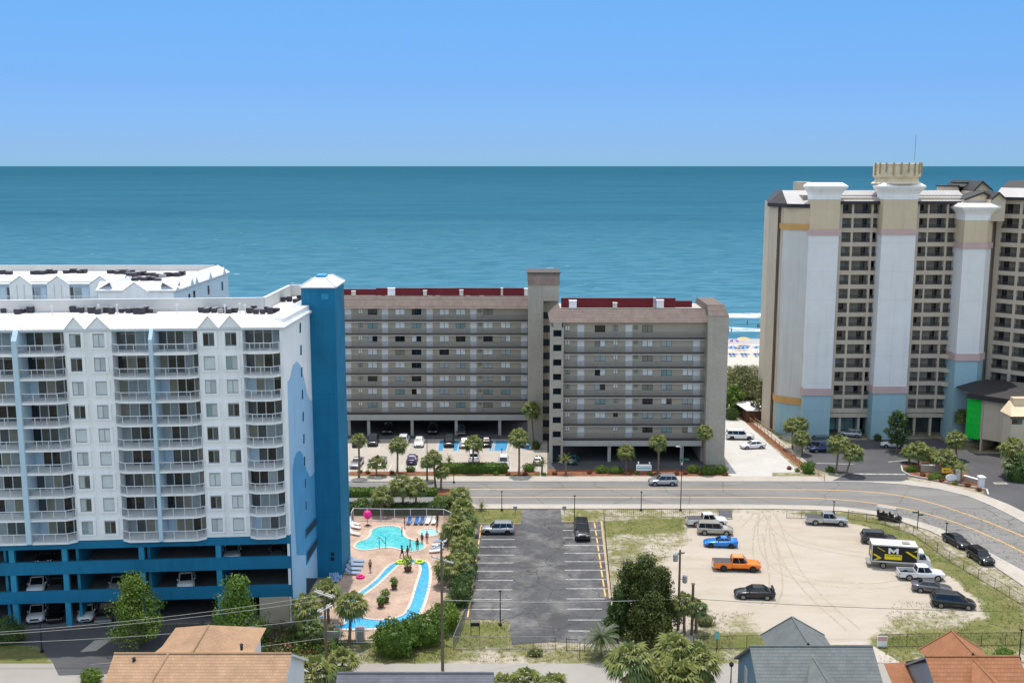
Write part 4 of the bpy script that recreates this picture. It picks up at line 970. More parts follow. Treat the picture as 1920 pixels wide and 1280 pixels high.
for (ua, ub, bay) in SEC:
    for (p0, p1) in bay:
        x0_, x1_ = X(p0), X(p1); w = x1_ - x0_
        for i in range(ROWS):
            z = R0 + RS * i
            b = MB(); zb_ = z
            b.box(x0_, x1_, YH + .12, YH + .16, z + .62, z + .68); b.box(x0_, x1_, YH + .12, YH + .16, z + .08, z + .12)
            k = x0_ + .07
            while k < x1_: b.box(k - .022, k + .022, YH + .13, YH + .15, z + .12, z + .62); k += .11
            b.build('balcony_rail', 'hotel_rail', HT)
            F = Frame((0, YH + 1.7), (1, 0), (0, -1))
            if w > 2.5: window_unit(HT, 'door', F, x0_ + w * .66, x0_ + w * .92, z + .0, z + 1.8, .01, GL, glass=(pick('glass_dark', 'glass_dark', 'glass_mid'),))
            else: window_unit(HT, 'window', F, x0_ + w * .3, x0_ + w * .85, z + .45, z + 1.65, .01, GL, glass=(pick('glass_dark', 'curtain', 'glass_dark', 'glass_mid', 'glass_blind'),))
for i in range(5):                                 # rounded lower galleries beside the third pilaster
    z = R0 + RS * i; b = MB(); P = []
    x0_, x1_ = X(1766), X(1801)
    for k in range(7): a = k / 6; P.append((x0_ + (x1_ - x0_) * a, YH - 1.3 * math.sin(math.pi * a) * (1 if i >= 2 else .25)))
    P += [(x1_, YH + .2), (x0_, YH + .2)]
    b.prism(P, z - .78, z - .02, 0); b.build('curved_gallery', HM, HT)
# ground floor lobby
b = MB(); b.box(X(1500), X(1800), YH, YH + .3, 3.7, 4.6, 0); b.build('lobby_beam', HM, HT)
b = MB(); b.box(X(1562, 800), X(1798, 800), YH + 3, YH + 3.1, 0, 3.8); b.build('lobby_glazing', 'glass_mid', HT)
for u in (1575, 1610, 1640, 1715, 1745, 1775):
    b = MB(); c = X(u, 800); b.box(c - .22, c + .22, YH + .3, YH + .8, 0, 3.75); b.build('column', HM, HT)
for u in (1566, 1584, 1600, 1620, 1630):
    b = MB(); c = X(u, 790); b.box(c - .8, c + .8, YH + 2.9, YH + 2.98, .6, 3.2); b.build('lobby_pane', 'glass_green', HT)
def ring_box(b, x0, x1, y0, y1, z0, z1, o, m): b.box(x0 - o, x1 + o, y0 - o, y1, z0, z1, m)
def pilaster(u0, u1, Yf, vs, cap, wch=0):
    x0_, x1_ = AY(u0, 600, Yf).x, AY(u1, 600, Yf).x
    z = [HV(v, Yf) for v in vs]        # top of shaft, top pink, bottom pink, top pink 2, bottom pink 2
    pt = MB(); Yb = YH + 1.0
    def sec(z0, z1, o):
        c = wch
        return [(x0_ - o, Yf - o), (x1_ + o - c, Yf - o), (x1_ + o, Yf - o + c), (x1_ + o, Yb), (x0_ - o, Yb)] if c else [(x0_ - o, Yf - o), (x1_ + o, Yf - o), (x1_ + o, Yb), (x0_ - o, Yb)]
    pt.prism(sec(0, 0, 0), z[1] + .0, z[0], 1); pt.prism(sec(0, 0, 0), z[3], z[2], 2); pt.prism(sec(0, 0, 0), 0, z[4], 5)
    p = pt.build('pilaster', HM, HT)
    for k in (1, 3): b = MB(); b.prism(sec(0, 0, .22), z[k + 1], z[k], 3); b.build('pink_band', HM, p)
    b = MB(); zt = z[0]
    def rg(o, zz): return [(q[0], q[1], zz) for q in sec(0, 0, o)]
    b.loft([rg(.05, zt - .9), rg(.15, zt + .1), rg(.35, zt + .5), rg(1.0, zt + 1.3), rg(1.05, zt + 1.6), rg(.2, zt + 2.2)]); b.build('cornice', 'white_stucco', p)
    return x0_, x1_, zt
pilaster(1513, 1565, 201, [365, 430, 441, 728, 741], 0)
pk = pilaster(1644.5, 1707.5, 200.5, [365, 430, 440, 724, 737], 0)
pilaster(1797, 1856, 199.0, [404, 455.5, 466, 663, 676], 0, 1.7)
# third shaft rises higher behind its cornice; tan crown with aerials on the centre shaft
b = MB(); cx, cy, zc = (pk[0] + pk[1]) / 2, 203.5, pk[2] + 2.0
b.lathe([(4.6, 0), (4.0, .5), (3.9, 1.0), (4.3, 1.3), (4.3, 3.7), (4.0, 3.75)], 14, (cx, cy, zc)); b.build('tan_crown', 'stained_tan', HT)
b = MB()
for k in range(10):
    a = math.pi + math.pi * (k + .5) / 10; b.box(cx + 4.38 * math.cos(a) - .13, cx + 4.38 * math.cos(a) + .13, cy + 4.38 * math.sin(a) - .08, cy + 4.38 * math.sin(a) + .05, zc + 1.5 + (k % 3) * .3, zc + 3.9)
b.build('aerial_panel', 'wood_pale', HT)
b = MB(); b.tube((cx + 3.2, cy, zc + 4.3), (cx + 3.2, cy, zc + 9), .05, 5); b.build('aerial_mast', 'steel_dull', HT)
# main roof
b = MB(); ze = HV(377, YH)
def roofseg(x0, x1, zz, m=0, back=4.5, rise=1.9):
    b.poly([(x0, YH - .7, zz), (x1, YH - .7, zz), (x1, YH + back, zz + rise), (x0, YH + back, zz + rise)], m); b.poly([(x0, YH + back, zz + rise), (x1, YH + back, zz + rise), (x1, YH + 14, zz), (x0, YH + 14, zz)], m); b.box(x0, x1, YH - .72, YH - .5, zz - .55, zz - .02, 1)
    b.poly([(x0, YH - .7, zz - .5), (x1, YH - .7, zz - .5), (x1, YH + 1, zz - .5), (x0, YH + 1, zz - .5)], 1)
    k = x0 + .3
    while k < x1: b.path([(k, YH - .68, zz + .03), (k, YH + back, zz + rise + .03)], .03, 4, m); k += .6
roofseg(X(1560, 370), X(1815, 370), ze)
b.build('metal_roof', ['gray_metal_roof', 'dark_roof'], HT)
# left end: stepped, bevelled walls with a tan shaft
b = MB()
A0 = AY(1513, 600, 202); A1 = AY(1470, 600, 205.5); A2 = AY(1459, 600, 206); A3 = AY(1448, 600, 209); A4 = AY(1434.5, 600, 211)
zt = HV(382, 205); B4 = AY(1437, 600, 225)
pl = [A0, A1, A2, A3, A4]; mm = [None, 0, 7, 0]
b.prism([(A1.x, A1.y), (A2.x, A2.y), (A2.x + 2, 225), (A1.x, 225)], 0, zt, 0); b.prism([(A2.x + .01, A2.y + 2.2), (A3.x, A3.y + .6), (A3.x + 2, 225), (A2.x + 2.01, 225)], 0, zt, 1); b.prism([(A3.x, A3.y - 1.2), (A4.x, A4.y), (B4.x, 225), (A3.x + 2, 225)], 0, zt, 0)
b.build('end_wall', HM, HT)
zz = [HV(v, 203.5) for v in (420, 431, 745, 757)]
b = MB(); P = [(A0.x + .5, A0.y), (A1.x, A1.y - .7), (A1.x - .8, A1.y + .2), (A1.x - .8, 215), (A0.x + .5, 215)]
b.prism(P, zz[0], zt, 1); b.prism(P, zz[2], zz[1], 10); b.prism(P, 0, zz[3], 5); sh = b.build('corner_shaft', HM, HT)
b = MB(); P = [(A0.x + .5, A0.y - .25), (A1.x - .05, A1.y - .95), (A1.x - 1.05, A1.y + .2), (A1.x - 1.05, 215), (A0.x + .5, 215)]
b.prism(P, zz[1], zz[0], 4); b.build('orange_band', HM, sh); b = MB(); b.prism(P, zz[3], zz[2], 4); b.build('orange_band', HM, sh)
b = MB(); e0, e1, e2 = (A4.x - .5, A4.y - .8), (A1.x - .6, A1.y - 1.2), (A0.x + 1.5, A0.y - .6)
b.poly([(*e0, zt), (*e1, zt), (e1[0] + .6, 211, zt + 2.4), (e0[0] + 3.2, 214, zt + 2.4)], 0); b.poly([(*e1, zt), (*e2, zt), (e2[0], 209, zt + 2.4), (e1[0] + .6, 211, zt + 2.4)], 1); b.poly([(*e0, zt), (e0[0] + 3.2, 214, zt + 2.4), (e0[0] + 5.2, 225, zt + 2.4), (B4.x - .3, 228, zt)], 0)
for p_, q_ in ((e0, e1), (e1, e2)): b.poly([(*p_, zt + .01), (*q_, zt + .01), (*q_, zt - .7), (*p_, zt - .7)], 0)
b.poly([(e0[0], e0[1], zt - .65), (*e1, zt - .65), (*e2, zt - .65), (e2[0], 215, zt - .65), (B4.x - .3, 228, zt - .65)], 0)
b.build('hip_roof', ['dark_roof', 'gray_metal_roof'], HT)
for i in range(15):
    b = MB(); z = 5 + 2.69 * i; b.box(B4.x - .5, B4.x + .3, 222, 225.5, z, z + 1.1); b.build('side_balcony', 'hotel_rail', HT)
b = MB(); b.box(X(1497, 345, 214), X(1520, 345, 214), 214, 218, 46, HV(341, 214)); b.build('plant_room', HM, HT)
# angled wing to the right
W0 = Vector((X(1862), YH + .4)); wd = Vector((math.cos(rad(-46)), math.sin(rad(-46))))
FW = Frame(W0, wd, (wd.y, -wd.x)); oW = Vector((wd.y, -wd.x, 0)); WP = Vector((W0.x, W0.y, 0))
if FW.dt.y > 0: FW.dt = -FW.dt
WG = thing('hotel_wing', 'beige hotel wing with dark balconies at the right edge, angled to the street', 'building', (W0.x + 8, W0.y, 0))
oW = Vector((FW.dt.x, FW.dt.y, 0))
def sW(u, v=600): p = HP(u, v, WP, oW); return (Vector((p.x, p.y)) - FW.O).dot(FW.ds)
LW = 24
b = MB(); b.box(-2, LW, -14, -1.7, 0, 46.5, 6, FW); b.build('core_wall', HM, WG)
wb = [(sW(1868, 600), sW(1870.5, 600)), ]
edges = [-1.0, .35]
bayw = [(.4, 3.6)]
s = 4.1
while s < LW - 3: bayw.append((s, s + 5.2)); s += 5.6
b = MB()
for i in range(ROWS + 1):
    z0_ = R0 + RS * (i - 1) + OH if i else R0 - 1; z1_ = R0 + RS * i if i < ROWS else 46.2
    b.box(-.5, LW, -.25, 0, z0_, z1_, 0, FW); b.box(-.5, LW, -1.71, -.25, z1_ - .25, z1_, 0, FW)
prev = -.5
for (s0, s1) in bayw + [(LW, LW)]:
    if s0 > prev: b.box(prev, s0, -.9, .012, 4.5, 46.1, 0, FW)
    prev = s1
b.build('facade_grid', HM, WG)
for (s0, s1) in bayw:
    for i in range(ROWS):
        z = R0 + RS * i; b = MB()
        b.box(s0, s1, -.16, -.12, z + .62, z + .68, 0, FW); b.box(s0, s1, -.16, -.12, z + .08, z + .12, 0, FW)
        k = s0 + .07
        while k < s1: b.box(k - .022, k + .022, -.15, -.13, z + .12, z + .62, 0, FW); k += .11
        b.build('balcony_rail', 'hotel_rail', WG)
        Fb = Frame(FW.O + FW.dt * -1.7, FW.ds, FW.dt); window_unit(WG, 'door', Fb, s0 + (s1 - s0) * .12, s0 + (s1 - s0) * .42, z, z + 1.8, .01, GL, glass=(pick('glass_dark', 'glass_mid', 'glass_dark'), 'glass_dark'))
b = MB()
zz_ = 46.3
for s0, s1 in ((-1, LW),):
    b.poly([FW.p(s0, .7, zz_), FW.p(s1, .7, zz_), FW.p(s1, -2.2, zz_ + 1.7), FW.p(s0, -2.2, zz_ + 1.7)], 1); b.poly([FW.p(s0, -2.2, zz_ + 1.75), FW.p(s1, -2.2, zz_ + 1.75), FW.p(s1, -6, zz_ + 3.0), FW.p(s0, -6, zz_ + 3.0)], 0); b.box(s0, s1, .5, .72, zz_ - .5, zz_ + .02, 0, FW); b.box(s0, s1, -13, -6, zz_, zz_ + 2.98, 0, FW)
b.build('metal_roof', ['dark_roof', 'gray_metal_roof'], WG)
def gable_roof(px_peak, px_l, px_r, Y, dep, nm):
    p, l, r = AY(*px_peak, Y), AY(*px_l, Y), AY(*px_r, Y); b = MB()
    b.poly([l, r, p], 1); D_ = Vector((0, dep, 0)); F_ = Vector((0, -.5, 0)); up = Vector((0, 0, .12))
    for q in (l, r): b.poly([q + F_ + up, p + F_ + up, p + D_ + up, q + D_ + up]); b.poly([q + F_ + up, p + F_ + up, p + F_ - up * 2, q + F_ - up * 2])
    b.box(l.x, r.x, Y, Y + dep, min(l.z, r.z) - 4, min(l.z, r.z), 2); b.build(nm, ['dark_roof', 'hotel_tan', 'hotel_beige'], HT)
gable_roof((1841, 340), (1823, 358), (1860, 357), 207, 14, 'roof_gable'); gable_roof((1872, 361), (1857, 374), (1886, 374), 199.5, 6, 'roof_gable'); gable_roof((1842, 361), (1806, 374), (1872, 374), 201.5, 5, 'roof_gable')
for (u0, u1, v0, v1) in ((1797, 1830, 344, 352), (1798, 1822, 352, 372), (1768, 1797, 350, 356)):
    b = MB(); b.box(AY(u0, 350, 212).x, AY(u1, 350, 212).x, 212, 215, 44, HV(v0, 212), 0); b.box(AY(u0, 350, 212).x - .2, AY(u1, 350, 212).x + .2, 211.8, 215.2, HV(v0, 212), HV(v0, 212) + .25, 1); b.build('plant_room', ['hotel_beige', 'dark_roof'], HT)

# ------------------------------------------------------------------ low buildings by the hotel drive
Yp = 176.0
PC = thing('entrance_canopy_building', 'low beige building with black roof over a drive-through, at the right edge', 'building', (AY(1870, 780, Yp).x, Yp, 0))
def q(u, v, Y): return AY(u, v, Y)
b = MB(); zE = HV(748, Yp)
l0 = q(1813, 737, 193); r0 = Vector((q(1965, 762, 183).x, 183, l0.z + .1)); k0, k1 = q(1850, 711, 198), q(1968, 722, 190)
b.poly([l0, r0, k1, k0]); b.poly([l0, k0, (l0.x + .5, 201, l0.z)]); b.poly([k0, k1, (k1.x, 202, l0.z), (l0.x + .5, 201, l0.z)])
b.poly([l0, r0, r0 - Vector((0, 0, .9)), l0 - Vector((0, 0, .9))]); b.build('black_roof', 'dark_roof', PC)
zl_ = l0.z - .85
F = Frame((l0.x + .6, l0.y + .9), (r0.x - l0.x, r0.y - l0.y), (r0.y - l0.y, -(r0.x - l0.x)))
if F.dt.y > 0: F.dt = -F.dt
b = MB(); b.box(.0, 3.0, -7, .0, 2.3, zl_, 1, F); b.box(3.0, 26, -7, -.1, 2.3, zl_, 0, F); b.box(2.8, 3.1, -7, .03, 0, 2.3, 0, F); b.box(.2, 26, -7, -6, 0, 2.29, 2, F)
b.build('wall', ['hotel_beige', 'hotel_shade', 'garage_dark'], PC)
b = MB(); b.box(.02, 2.6, .01, .07, 2.1, zl_ - .02, 0, F)
for k in range(6): b.box(.02, 2.6, .07, .12, 2.4 + k * 1.2, 2.48 + k * 1.2, 0, F)
b.build('green_netting', 'green_net', PC)
GH = thing('gatehouse', 'small beige gatehouse with pale metal roof and one dark window at the right edge', 'building', (AY(1910, 800, 180).x, 180, 0))
gx0 = AY(1880, 800, 183).x; gz = HV(779, 180); b = MB(); b.box(gx0, gx0 + 14, 180, 183, 0, gz); b.build('wall', 'hotel_beige', GH)
b = MB(); b.poly([(gx0 - .4, 179.4, gz), (gx0 + 14, 179.4, gz), (gx0 + 14, 183.6, gz + 1.9), (gx0 + 1.0, 183.6, gz + 1.9)], 0); b.poly([(gx0 - .4, 179.4, gz), (gx0 + 1.0, 183.0, gz + 1.9), (gx0 + 1, 183.6, gz + 1.9), (gx0 - .4, 183.6, gz)], 0); b.box(gx0 - .4, gx0 + 14, 179.35, 179.6, gz - .45, gz, 1); b.box(gx0 + 1.2, gx0 + 14, 182.2, 183.6, gz + 1.3, gz + 2.6, 0)
b.build('roof', ['hotel_tan', 'slab_brown'], GH)
w0 = AY(1897, 795, 180); w1 = AY(1917, 786, 180); window_unit(GH, 'window', Frame((0, 180), (1, 0), (0, -1)), w0.x, w1.x, w0.z, w1.z, .0, GL, glass=('glass_dark', 'glass_mid'))

# ------------------------------------------------------------------ beach hut
p = G(1418, 792); HU = thing('beach_hut', 'brown timber hut with flat white roof at the foot of the tall hotel', 'hut', (p.x, p.y, 0))
hx0, hx1 = XU(1397, p.y + 1, 2), XU(1434, p.y + 1, 2)
b = MB(); b.box(hx0 + .4, hx1, p.y + .5, p.y + 6, 0, 2.4); b.build('wall', 'timber_hut', HU)
b = MB(); b.hexa([(hx0 + .2, p.y + .1, 2.4), (hx1 + .3, p.y + .1, 2.4), (hx1 - .2, p.y + 7, 2.9), (hx0 - 1.6, p.y + 7, 2.9), (hx0 + .2, p.y + .1, 2.55), (hx1 + .3, p.y + .1, 2.55), (hx1 - .2, p.y + 7, 3.05), (hx0 - 1.6, p.y + 7, 3.05)]); b.build('flat_roof', 'hut_roof', HU)
b = MB(); b.box(hx0 + 1.6, hx0 + 2.3, p.y + 3, p.y + 3.6, 2.75, 3.4); b.box(hx0 + 1.8, hx0 + 2.3, p.y + 2.2, p.y + 2.5, 2.75, 3.1); b.build('roof_fan', 'ac_dark', HU)

# ------------------------------------------------------------------ houses in front
def rake_pts(px_l, px_r, h, Y=None):
    a, c = G(*px_l, h), G(*px_r, h); return a, c
def gabled_house(name, label, px_l, px_r, h, run, drop, shg, wallm, ov=.4):
    """main gable: ridge between two photo points at height h; run/drop of each slope"""
    a, c = G(*px_l, h), G(*px_r, h); y = (a.y + c.y) / 2; x0_, x1_ = a.x, c.x
    t = thing(name, label, 'house', ((x0_ + x1_) / 2, y, 0))
    zt = h; ze_ = h - drop
    b = MB()
    for sg in (-1, 1):
        P = [(x0_, y, zt), (x1_, y, zt), (x1_, y + sg * run, ze_), (x0_, y + sg * run, ze_)]
        b.poly(P); b.poly([(p_[0], p_[1], p_[2] - .18) for p_ in P], 1)
        b.poly([P[3], P[2], (P[2][0], P[2][1], ze_ - .18), (P[3][0], P[3][1], ze_ - .18)], 1)
        for xx in (x0_, x1_): b.poly([(xx, y, zt), (xx, y + sg * run, ze_), (xx, y + sg * run, ze_ - .2), (xx, y, zt - .2)], 1)
    b.tube((x0_, y, zt + .01), (x1_, y, zt + .01), .12, 6, 0)
    r = b.build('roof', [shg, wallm if wallm != 'siding_blue' else 'shingle_gray'], t)
    b = MB(); q_ = run - ov; e = drop * q_ / run
    pent = [(y - q_, 0), (y + q_, 0), (y + q_, zt - e - .2), (y, zt - .2), (y - q_, zt - e - .2)]
    i = [(x0_ + ov, yy, z) for yy, z in pent]; j = [(x1_ - ov, yy, z) for yy, z in pent]; b.poly(i); b.poly(j)
    for k in range(5): b.poly([i[k], i[(k + 1) % 5], j[(k + 1) % 5], j[k]])
    b.build('wall', wallm, t)
    return t, x0_, x1_, y, zt, ze_, r
def hip_part(t, pk, l, r_, h, he, shg, y_front, nm='hip_roof', wallm='siding_white'):
    """rear hip: peak pixel at h, eave pixels at he"""
    P, A_, B_ = G(*pk, h), G(*l, he), G(*r_, he); b = MB()
    yb = max(A_.y, B_.y); x0_, x1_ = A_.x, B_.x
    fl, frr = (x0_, y_front, he), (x1_, y_front, he); Pf = (P.x, y_front, h)
    b.poly([(x0_, yb, he), (x1_, yb, he), P]); b.poly([(x0_, yb, he), P, Pf, fl]); b.poly([(x1_, yb, he), P, Pf, frr])
    for e0_, e1_ in (((x0_, yb, he), P), ((x1_, yb, he), P), (P, Pf)): b.tube(e0_, e1_, .1, 5)
    b.build(nm, shg, t); b = MB(); b.box(x0_ + .4, x1_ - .4, y_front, yb - .4, 0, he - .05); b.build('rear_wall', wallm, t)
TH1 = gabled_house('shingle_house', 'house with sunlit tan shingle roof in front of the balcony hotel', (212, 1227), (548, 1222), 8.6, 7.5, 4.2, 'shingle_tan', 'siding_white'); t, x0_, x1_, y, zt, ze_, rf = TH1
# pyramid hip behind the ridge
P = G(391.5, 1171, 9.8); l = G(304, 1211, 8.0); r_ = G(480, 1213, 8.0)
b = MB(); yb = P.y + 3.4; yf = y + .2
b.poly([(l.x, l.y, 8), (l.x, yb, 8), P]); b.poly([(l.x, yb, 8), (r_.x, yb, 8), P]); b.poly([(r_.x, yb, 8), (r_.x, r_.y, 8), P]); Q = G(359, 1222, 8.7); b.poly([(l.x, l.y, 8), P, (Q.x, y, 8.5), (l.x - .8, y, 7.9)]); b.poly([(r_.x, r_.y, 8), P, (Q.x, y, 8.5), (r_.x + .3, y, 7.9)])
b.tube(P, (Q.x, y, 8.62), .09, 5); b.build('hip_roof', 'shingle_tan', t); b = MB(); b.box(l.x + .5, r_.x - .5, y, yb - .5, 0, 7.9); b.build('rear_wall', 'siding_white', t)
b = MB(); a0 = Vector((XU(316, y, 8.6), y, zt)); a1 = Vector((a0.x - 2.2, y - 7.4, ze_ + .12)); b.tube(a0 + Vector((0, 0, .02)), a1, .13, 5); b.build('ridge_cap', 'shingle_tan', rf)
for (u, v) in ((252, 1250), (258, 1273), (454, 1238)):
    p = G(u, v, 7.6); sl_ = 4.2 / 7.5; zz_ = zt - (y - p.y) * sl_ ; b = MB(); b.lathe([(.13, -.3), (.13, .2), (.2, .22), (.05, .34)], 8, (p.x, p.y, zz_)); b.build('roof_vent', 'plastic_black', t)
SLH = gabled_house('slate_house', 'dark slate gable roof at the bottom edge between the palms', (632, 1262), (926, 1260), 7.0, 6, 3.6, 'shingle_slate', 'siding_gray')
t, x0_, x1_, y, zt, ze_, rf = gabled_house('blue_house', 'blue sided house with grey shingle roof and rear hip, bottom right', (1405, 1209.5), (1637, 1211.5), 8.6, 6.5, 4.3, 'shingle_gray', 'siding_blue')
hip_part(t, (1485, 1156), (1427, 1191), (1545, 1190), 8.9, 6.2, 'shingle_gray', y, wallm='siding_blue')
def front_gable(t, pk, h, half, drop, shg, y1, wallm):
    P = G(*pk, h); b = MB()
    for sg in (-1, 1): b.poly([P, (P.x, y1, h), (P.x + sg * half, y1, h - drop), (P.x + sg * .05, P.y, h - .03)]); 
    b.tube(P, (P.x, y1, h), .1, 5); b.build('front_gable_roof', shg, t)
    b = MB(); b.poly([(P.x - half + .4, y1 + .4, h - drop), (P.x + half - .4, y1 + .4, h - drop), (P.x, y1 + .4, h - .2)]); b.box(P.x - half + .4, P.x + half - .4, y1 + .4, P.y - 2, 0, h - drop); b.build('front_wall', wallm, t)
front_gable(t, (1522, 1227), 7.95, 3.0, 2.4, 'shingle_gray', y - 8.5, 'siding_blue')
F = Frame((x0_ + .4, y), (0, -1), (-1, 0)); window_unit(t, 'window', F, 1.2, 2.2, 3.4, 5.2, .0, GW, glass=('glass_dark',)); window_unit(t, 'window', F, -3.2, -2.2, 3.4, 5.2, .0, GW, glass=('glass_dark',))
p = G(1616, 1243, 7.2); b = MB(); b.lathe([(.1, 0), (.1, .45), (.14, .46), (.14, .5)], 8, (p.x, p.y, 6.6)); b.build('roof_vent', 'plastic_black', t)
t, x0_, x1_, y, zt, ze_, rf = gabled_house('rust_roof_house', 'house with rust coloured shingle roof and rear hip, bottom right corner', (1734, 1228.5), (1912, 1231), 8.4, 6.5, 4.2, 'shingle_rust', 'siding_gray')
hip_part(t, (1785, 1182), (1724, 1217), (1850, 1228), 8.7, 6.4, 'shingle_rust', y, wallm='siding_gray')
front_gable(t, (1822, 1232), 8.2, 3.4, 2.4, 'shingle_rust', y - 8.5, 'siding_gray')
p = G(1828, 1258, 7.4); b = MB(); b.lathe([(.12, 0), (.12, .35), (.2, .37)], 8, (p.x, p.y, 7.0)); b.build('roof_vent', 'vent_pale', t)
l = G(1657, 1243, 5.4); r_ = G(1698, 1240, 5.4); b = MB(); b.poly([l, r_, (r_.x + .2, l.y - 8, 2.6), (l.x, l.y - 8, 2.6)]); b.poly([r_, (x0_ + .3, y + .0, zt - .6), (x0_ + .3, y - 7, ze_ - .4), (r_.x + .2, l.y - 8, 2.6)], 1); b.poly([(r_.x, r_.y, 5.45), (x0_ + .2, y, zt - .1), (x0_ + .2, y, zt - .5), (r_.x, r_.y, 5.0)], 2); b.build('porch_roof', ['shingle_rust', 'siding_gray', 'dark_roof'], t)
b = MB(); b.box(l.x + .4, x0_, l.y - 8, l.y - .4, 0, 2.6); b.build('porch_wall', 'siding_gray', t)
# ------------------------------------------------------------------ vehicles (local +X is forward)
def ring(x, zb, zt, hw, tuck=.86, crown=.03):
    h = [(0, zb), (hw * .82, zb), (hw * .97, zb + .14), (hw, zb + (zt - zb) * .5), (hw * .97, zt - .09), (hw * tuck, zt), (hw * .45, zt + crown), (0, zt + crown)]
    return [(x, y, z) for y, z in h] + [(x, -y, z) for y, z in reversed(h[1:-1])]
SPEC = {
 # body stations (x, zb, zt, hw); greenhouse (x at belt rear/front, roof rear/front x, belt z, roof z, half widths)
 'saloon': dict(st=[(-2.36, .38, .88, .74), (-2.28, .26, .98, .86), (-1.6, .22, 1.0, .91), (-.5, .20, .95, .92), (.9, .20, .93, .92), (1.5, .22, .86, .91), (2.1, .24, .74, .86), (2.36, .32, .62, .70)], gh=(-1.78, 1.05, -1.02, .22, .94, 1.43, .80, .60), wh=(-1.38, 1.42, .33)),
 'coupe': dict(st=[(-2.3, .36, .92, .76), (-2.2, .26, 1.02, .88), (-1.5, .22, 1.02, .94), (-.5, .18, .93, .94), (.7, .18, .90, .94), (1.5, .2, .82, .93), (2.1, .22, .70, .86), (2.34, .30, .58, .70)], gh=(-1.75, .75, -.75, .0, .93, 1.34, .80, .58), wh=(-1.35, 1.42, .34)),
 'hatchback': dict(st=[(-2.05, .36, .90, .76), (-1.98, .26, 1.0, .86), (-1.3, .22, 1.0, .90), (-.3, .20, .95, .90), (.8, .20, .93, .90), (1.4, .22, .86, .88), (1.9, .24, .74, .84), (2.1, .32, .62, .70)], gh=(-1.95, .95, -1.35, .2, .95, 1.46, .79, .62), wh=(-1.25, 1.3, .33)),
 'suv': dict(st=[(-2.38, .42, 1.02, .80), (-2.32, .30, 1.10, .92), (-1.5, .27, 1.1, .96), (-.5, .26, 1.06, .96), (.9, .26, 1.05, .96), (1.6, .28, 1.02, .95), (2.15, .30, .92, .91), (2.38, .38, .72, .76)], gh=(-2.26, 1.12, -1.95, .42, 1.08, 1.72, .86, .70), wh=(-1.42, 1.45, .38)),
 'large_suv': dict(st=[(-2.68, .45, 1.12, .86), (-2.62, .32, 1.2, .98), (-1.6, .30, 1.2, 1.01), (-.5, .28, 1.15, 1.01), (1.0, .28, 1.14, 1.01), (1.8, .3, 1.12, 1.0), (2.45, .32, 1.04, .97), (2.68, .40, .80, .84)], gh=(-2.56, 1.25, -2.36, .60, 1.16, 1.88, .92, .78), wh=(-1.6, 1.65, .41)),
 'minivan': dict(st=[(-2.55, .40, 1.0, .84), (-2.48, .26, 1.08, .95), (-1.4, .22, 1.06, .98), (0, .2, 1.02, .98), (1.1, .2, 1.0, .98), (1.75, .22, .92, .95), (2.3, .24, .78, .90), (2.52, .32, .64, .74)], gh=(-2.42, 1.55, -2.1, .55, 1.04, 1.70, .88, .72), wh=(-1.5, 1.58, .35)),
 'pickup': dict(st=[(-.72, .5, 1.15, .96), (-.5, .42, 1.16, .98), (.9, .42, 1.15, .98), (1.3, .42, 1.14, .98), (2.3, .44, 1.10, .97), (2.78, .46, 1.02, .94), (2.95, .55, .85, .86)], gh=(-.74, 1.35, -.6, .72, 1.14, 1.86, .88, .74), wh=(-1.75, 1.9, .42)),
}
MESHC = {}
def wheel_mesh(r):
    k = ('wheel', r)
    if k not in MESHC:
        b = MB(); b.lathe([(r * .62, -.11), (r * .95, -.115), (r, -.07), (r, .07), (r * .95, .115), (r * .62, .11)], 16, axis='y'); MESHC[k] = b.mesh('wheel', 'tyre', smooth=False)
    return MESHC[k]
def rim_mesh(r, m):
    k = ('rim', r, m)
    if k not in MESHC:
        b = MB(); b.lathe([(r * .63, -.04), (r * .62, .02), (r * .2, .0), (r * .12, .03)], 14, axis='y')
        for q in range(5):
            a = q * 2 * math.pi / 5; b.tube((r * .12 * math.cos(a), .015, r * .12 * math.sin(a)), (r * .6 * math.cos(a), .03, r * .6 * math.sin(a)), r * .09, 5)
        MESHC[k] = b.mesh('rim', m)
    return MESHC[k]
def cached(key, fn, mats, smooth=False):
    if key not in MESHC: b = MB(); fn(b); MESHC[key] = b.mesh(key[0], mats, smooth=smooth)
    return MESHC[key]
def wheels(t, xr, xf, r, hw, rim='rim'):
    for x in (xr, xf):
        for sg in (1, -1):
            w = put(wheel_mesh(r), 'wheel', t, (x, sg * (hw - .10), r)); put(rim_mesh(r, rim), 'rim', w, (0, sg * .10, 0), (0, 0, 0 if sg > 0 else math.pi))
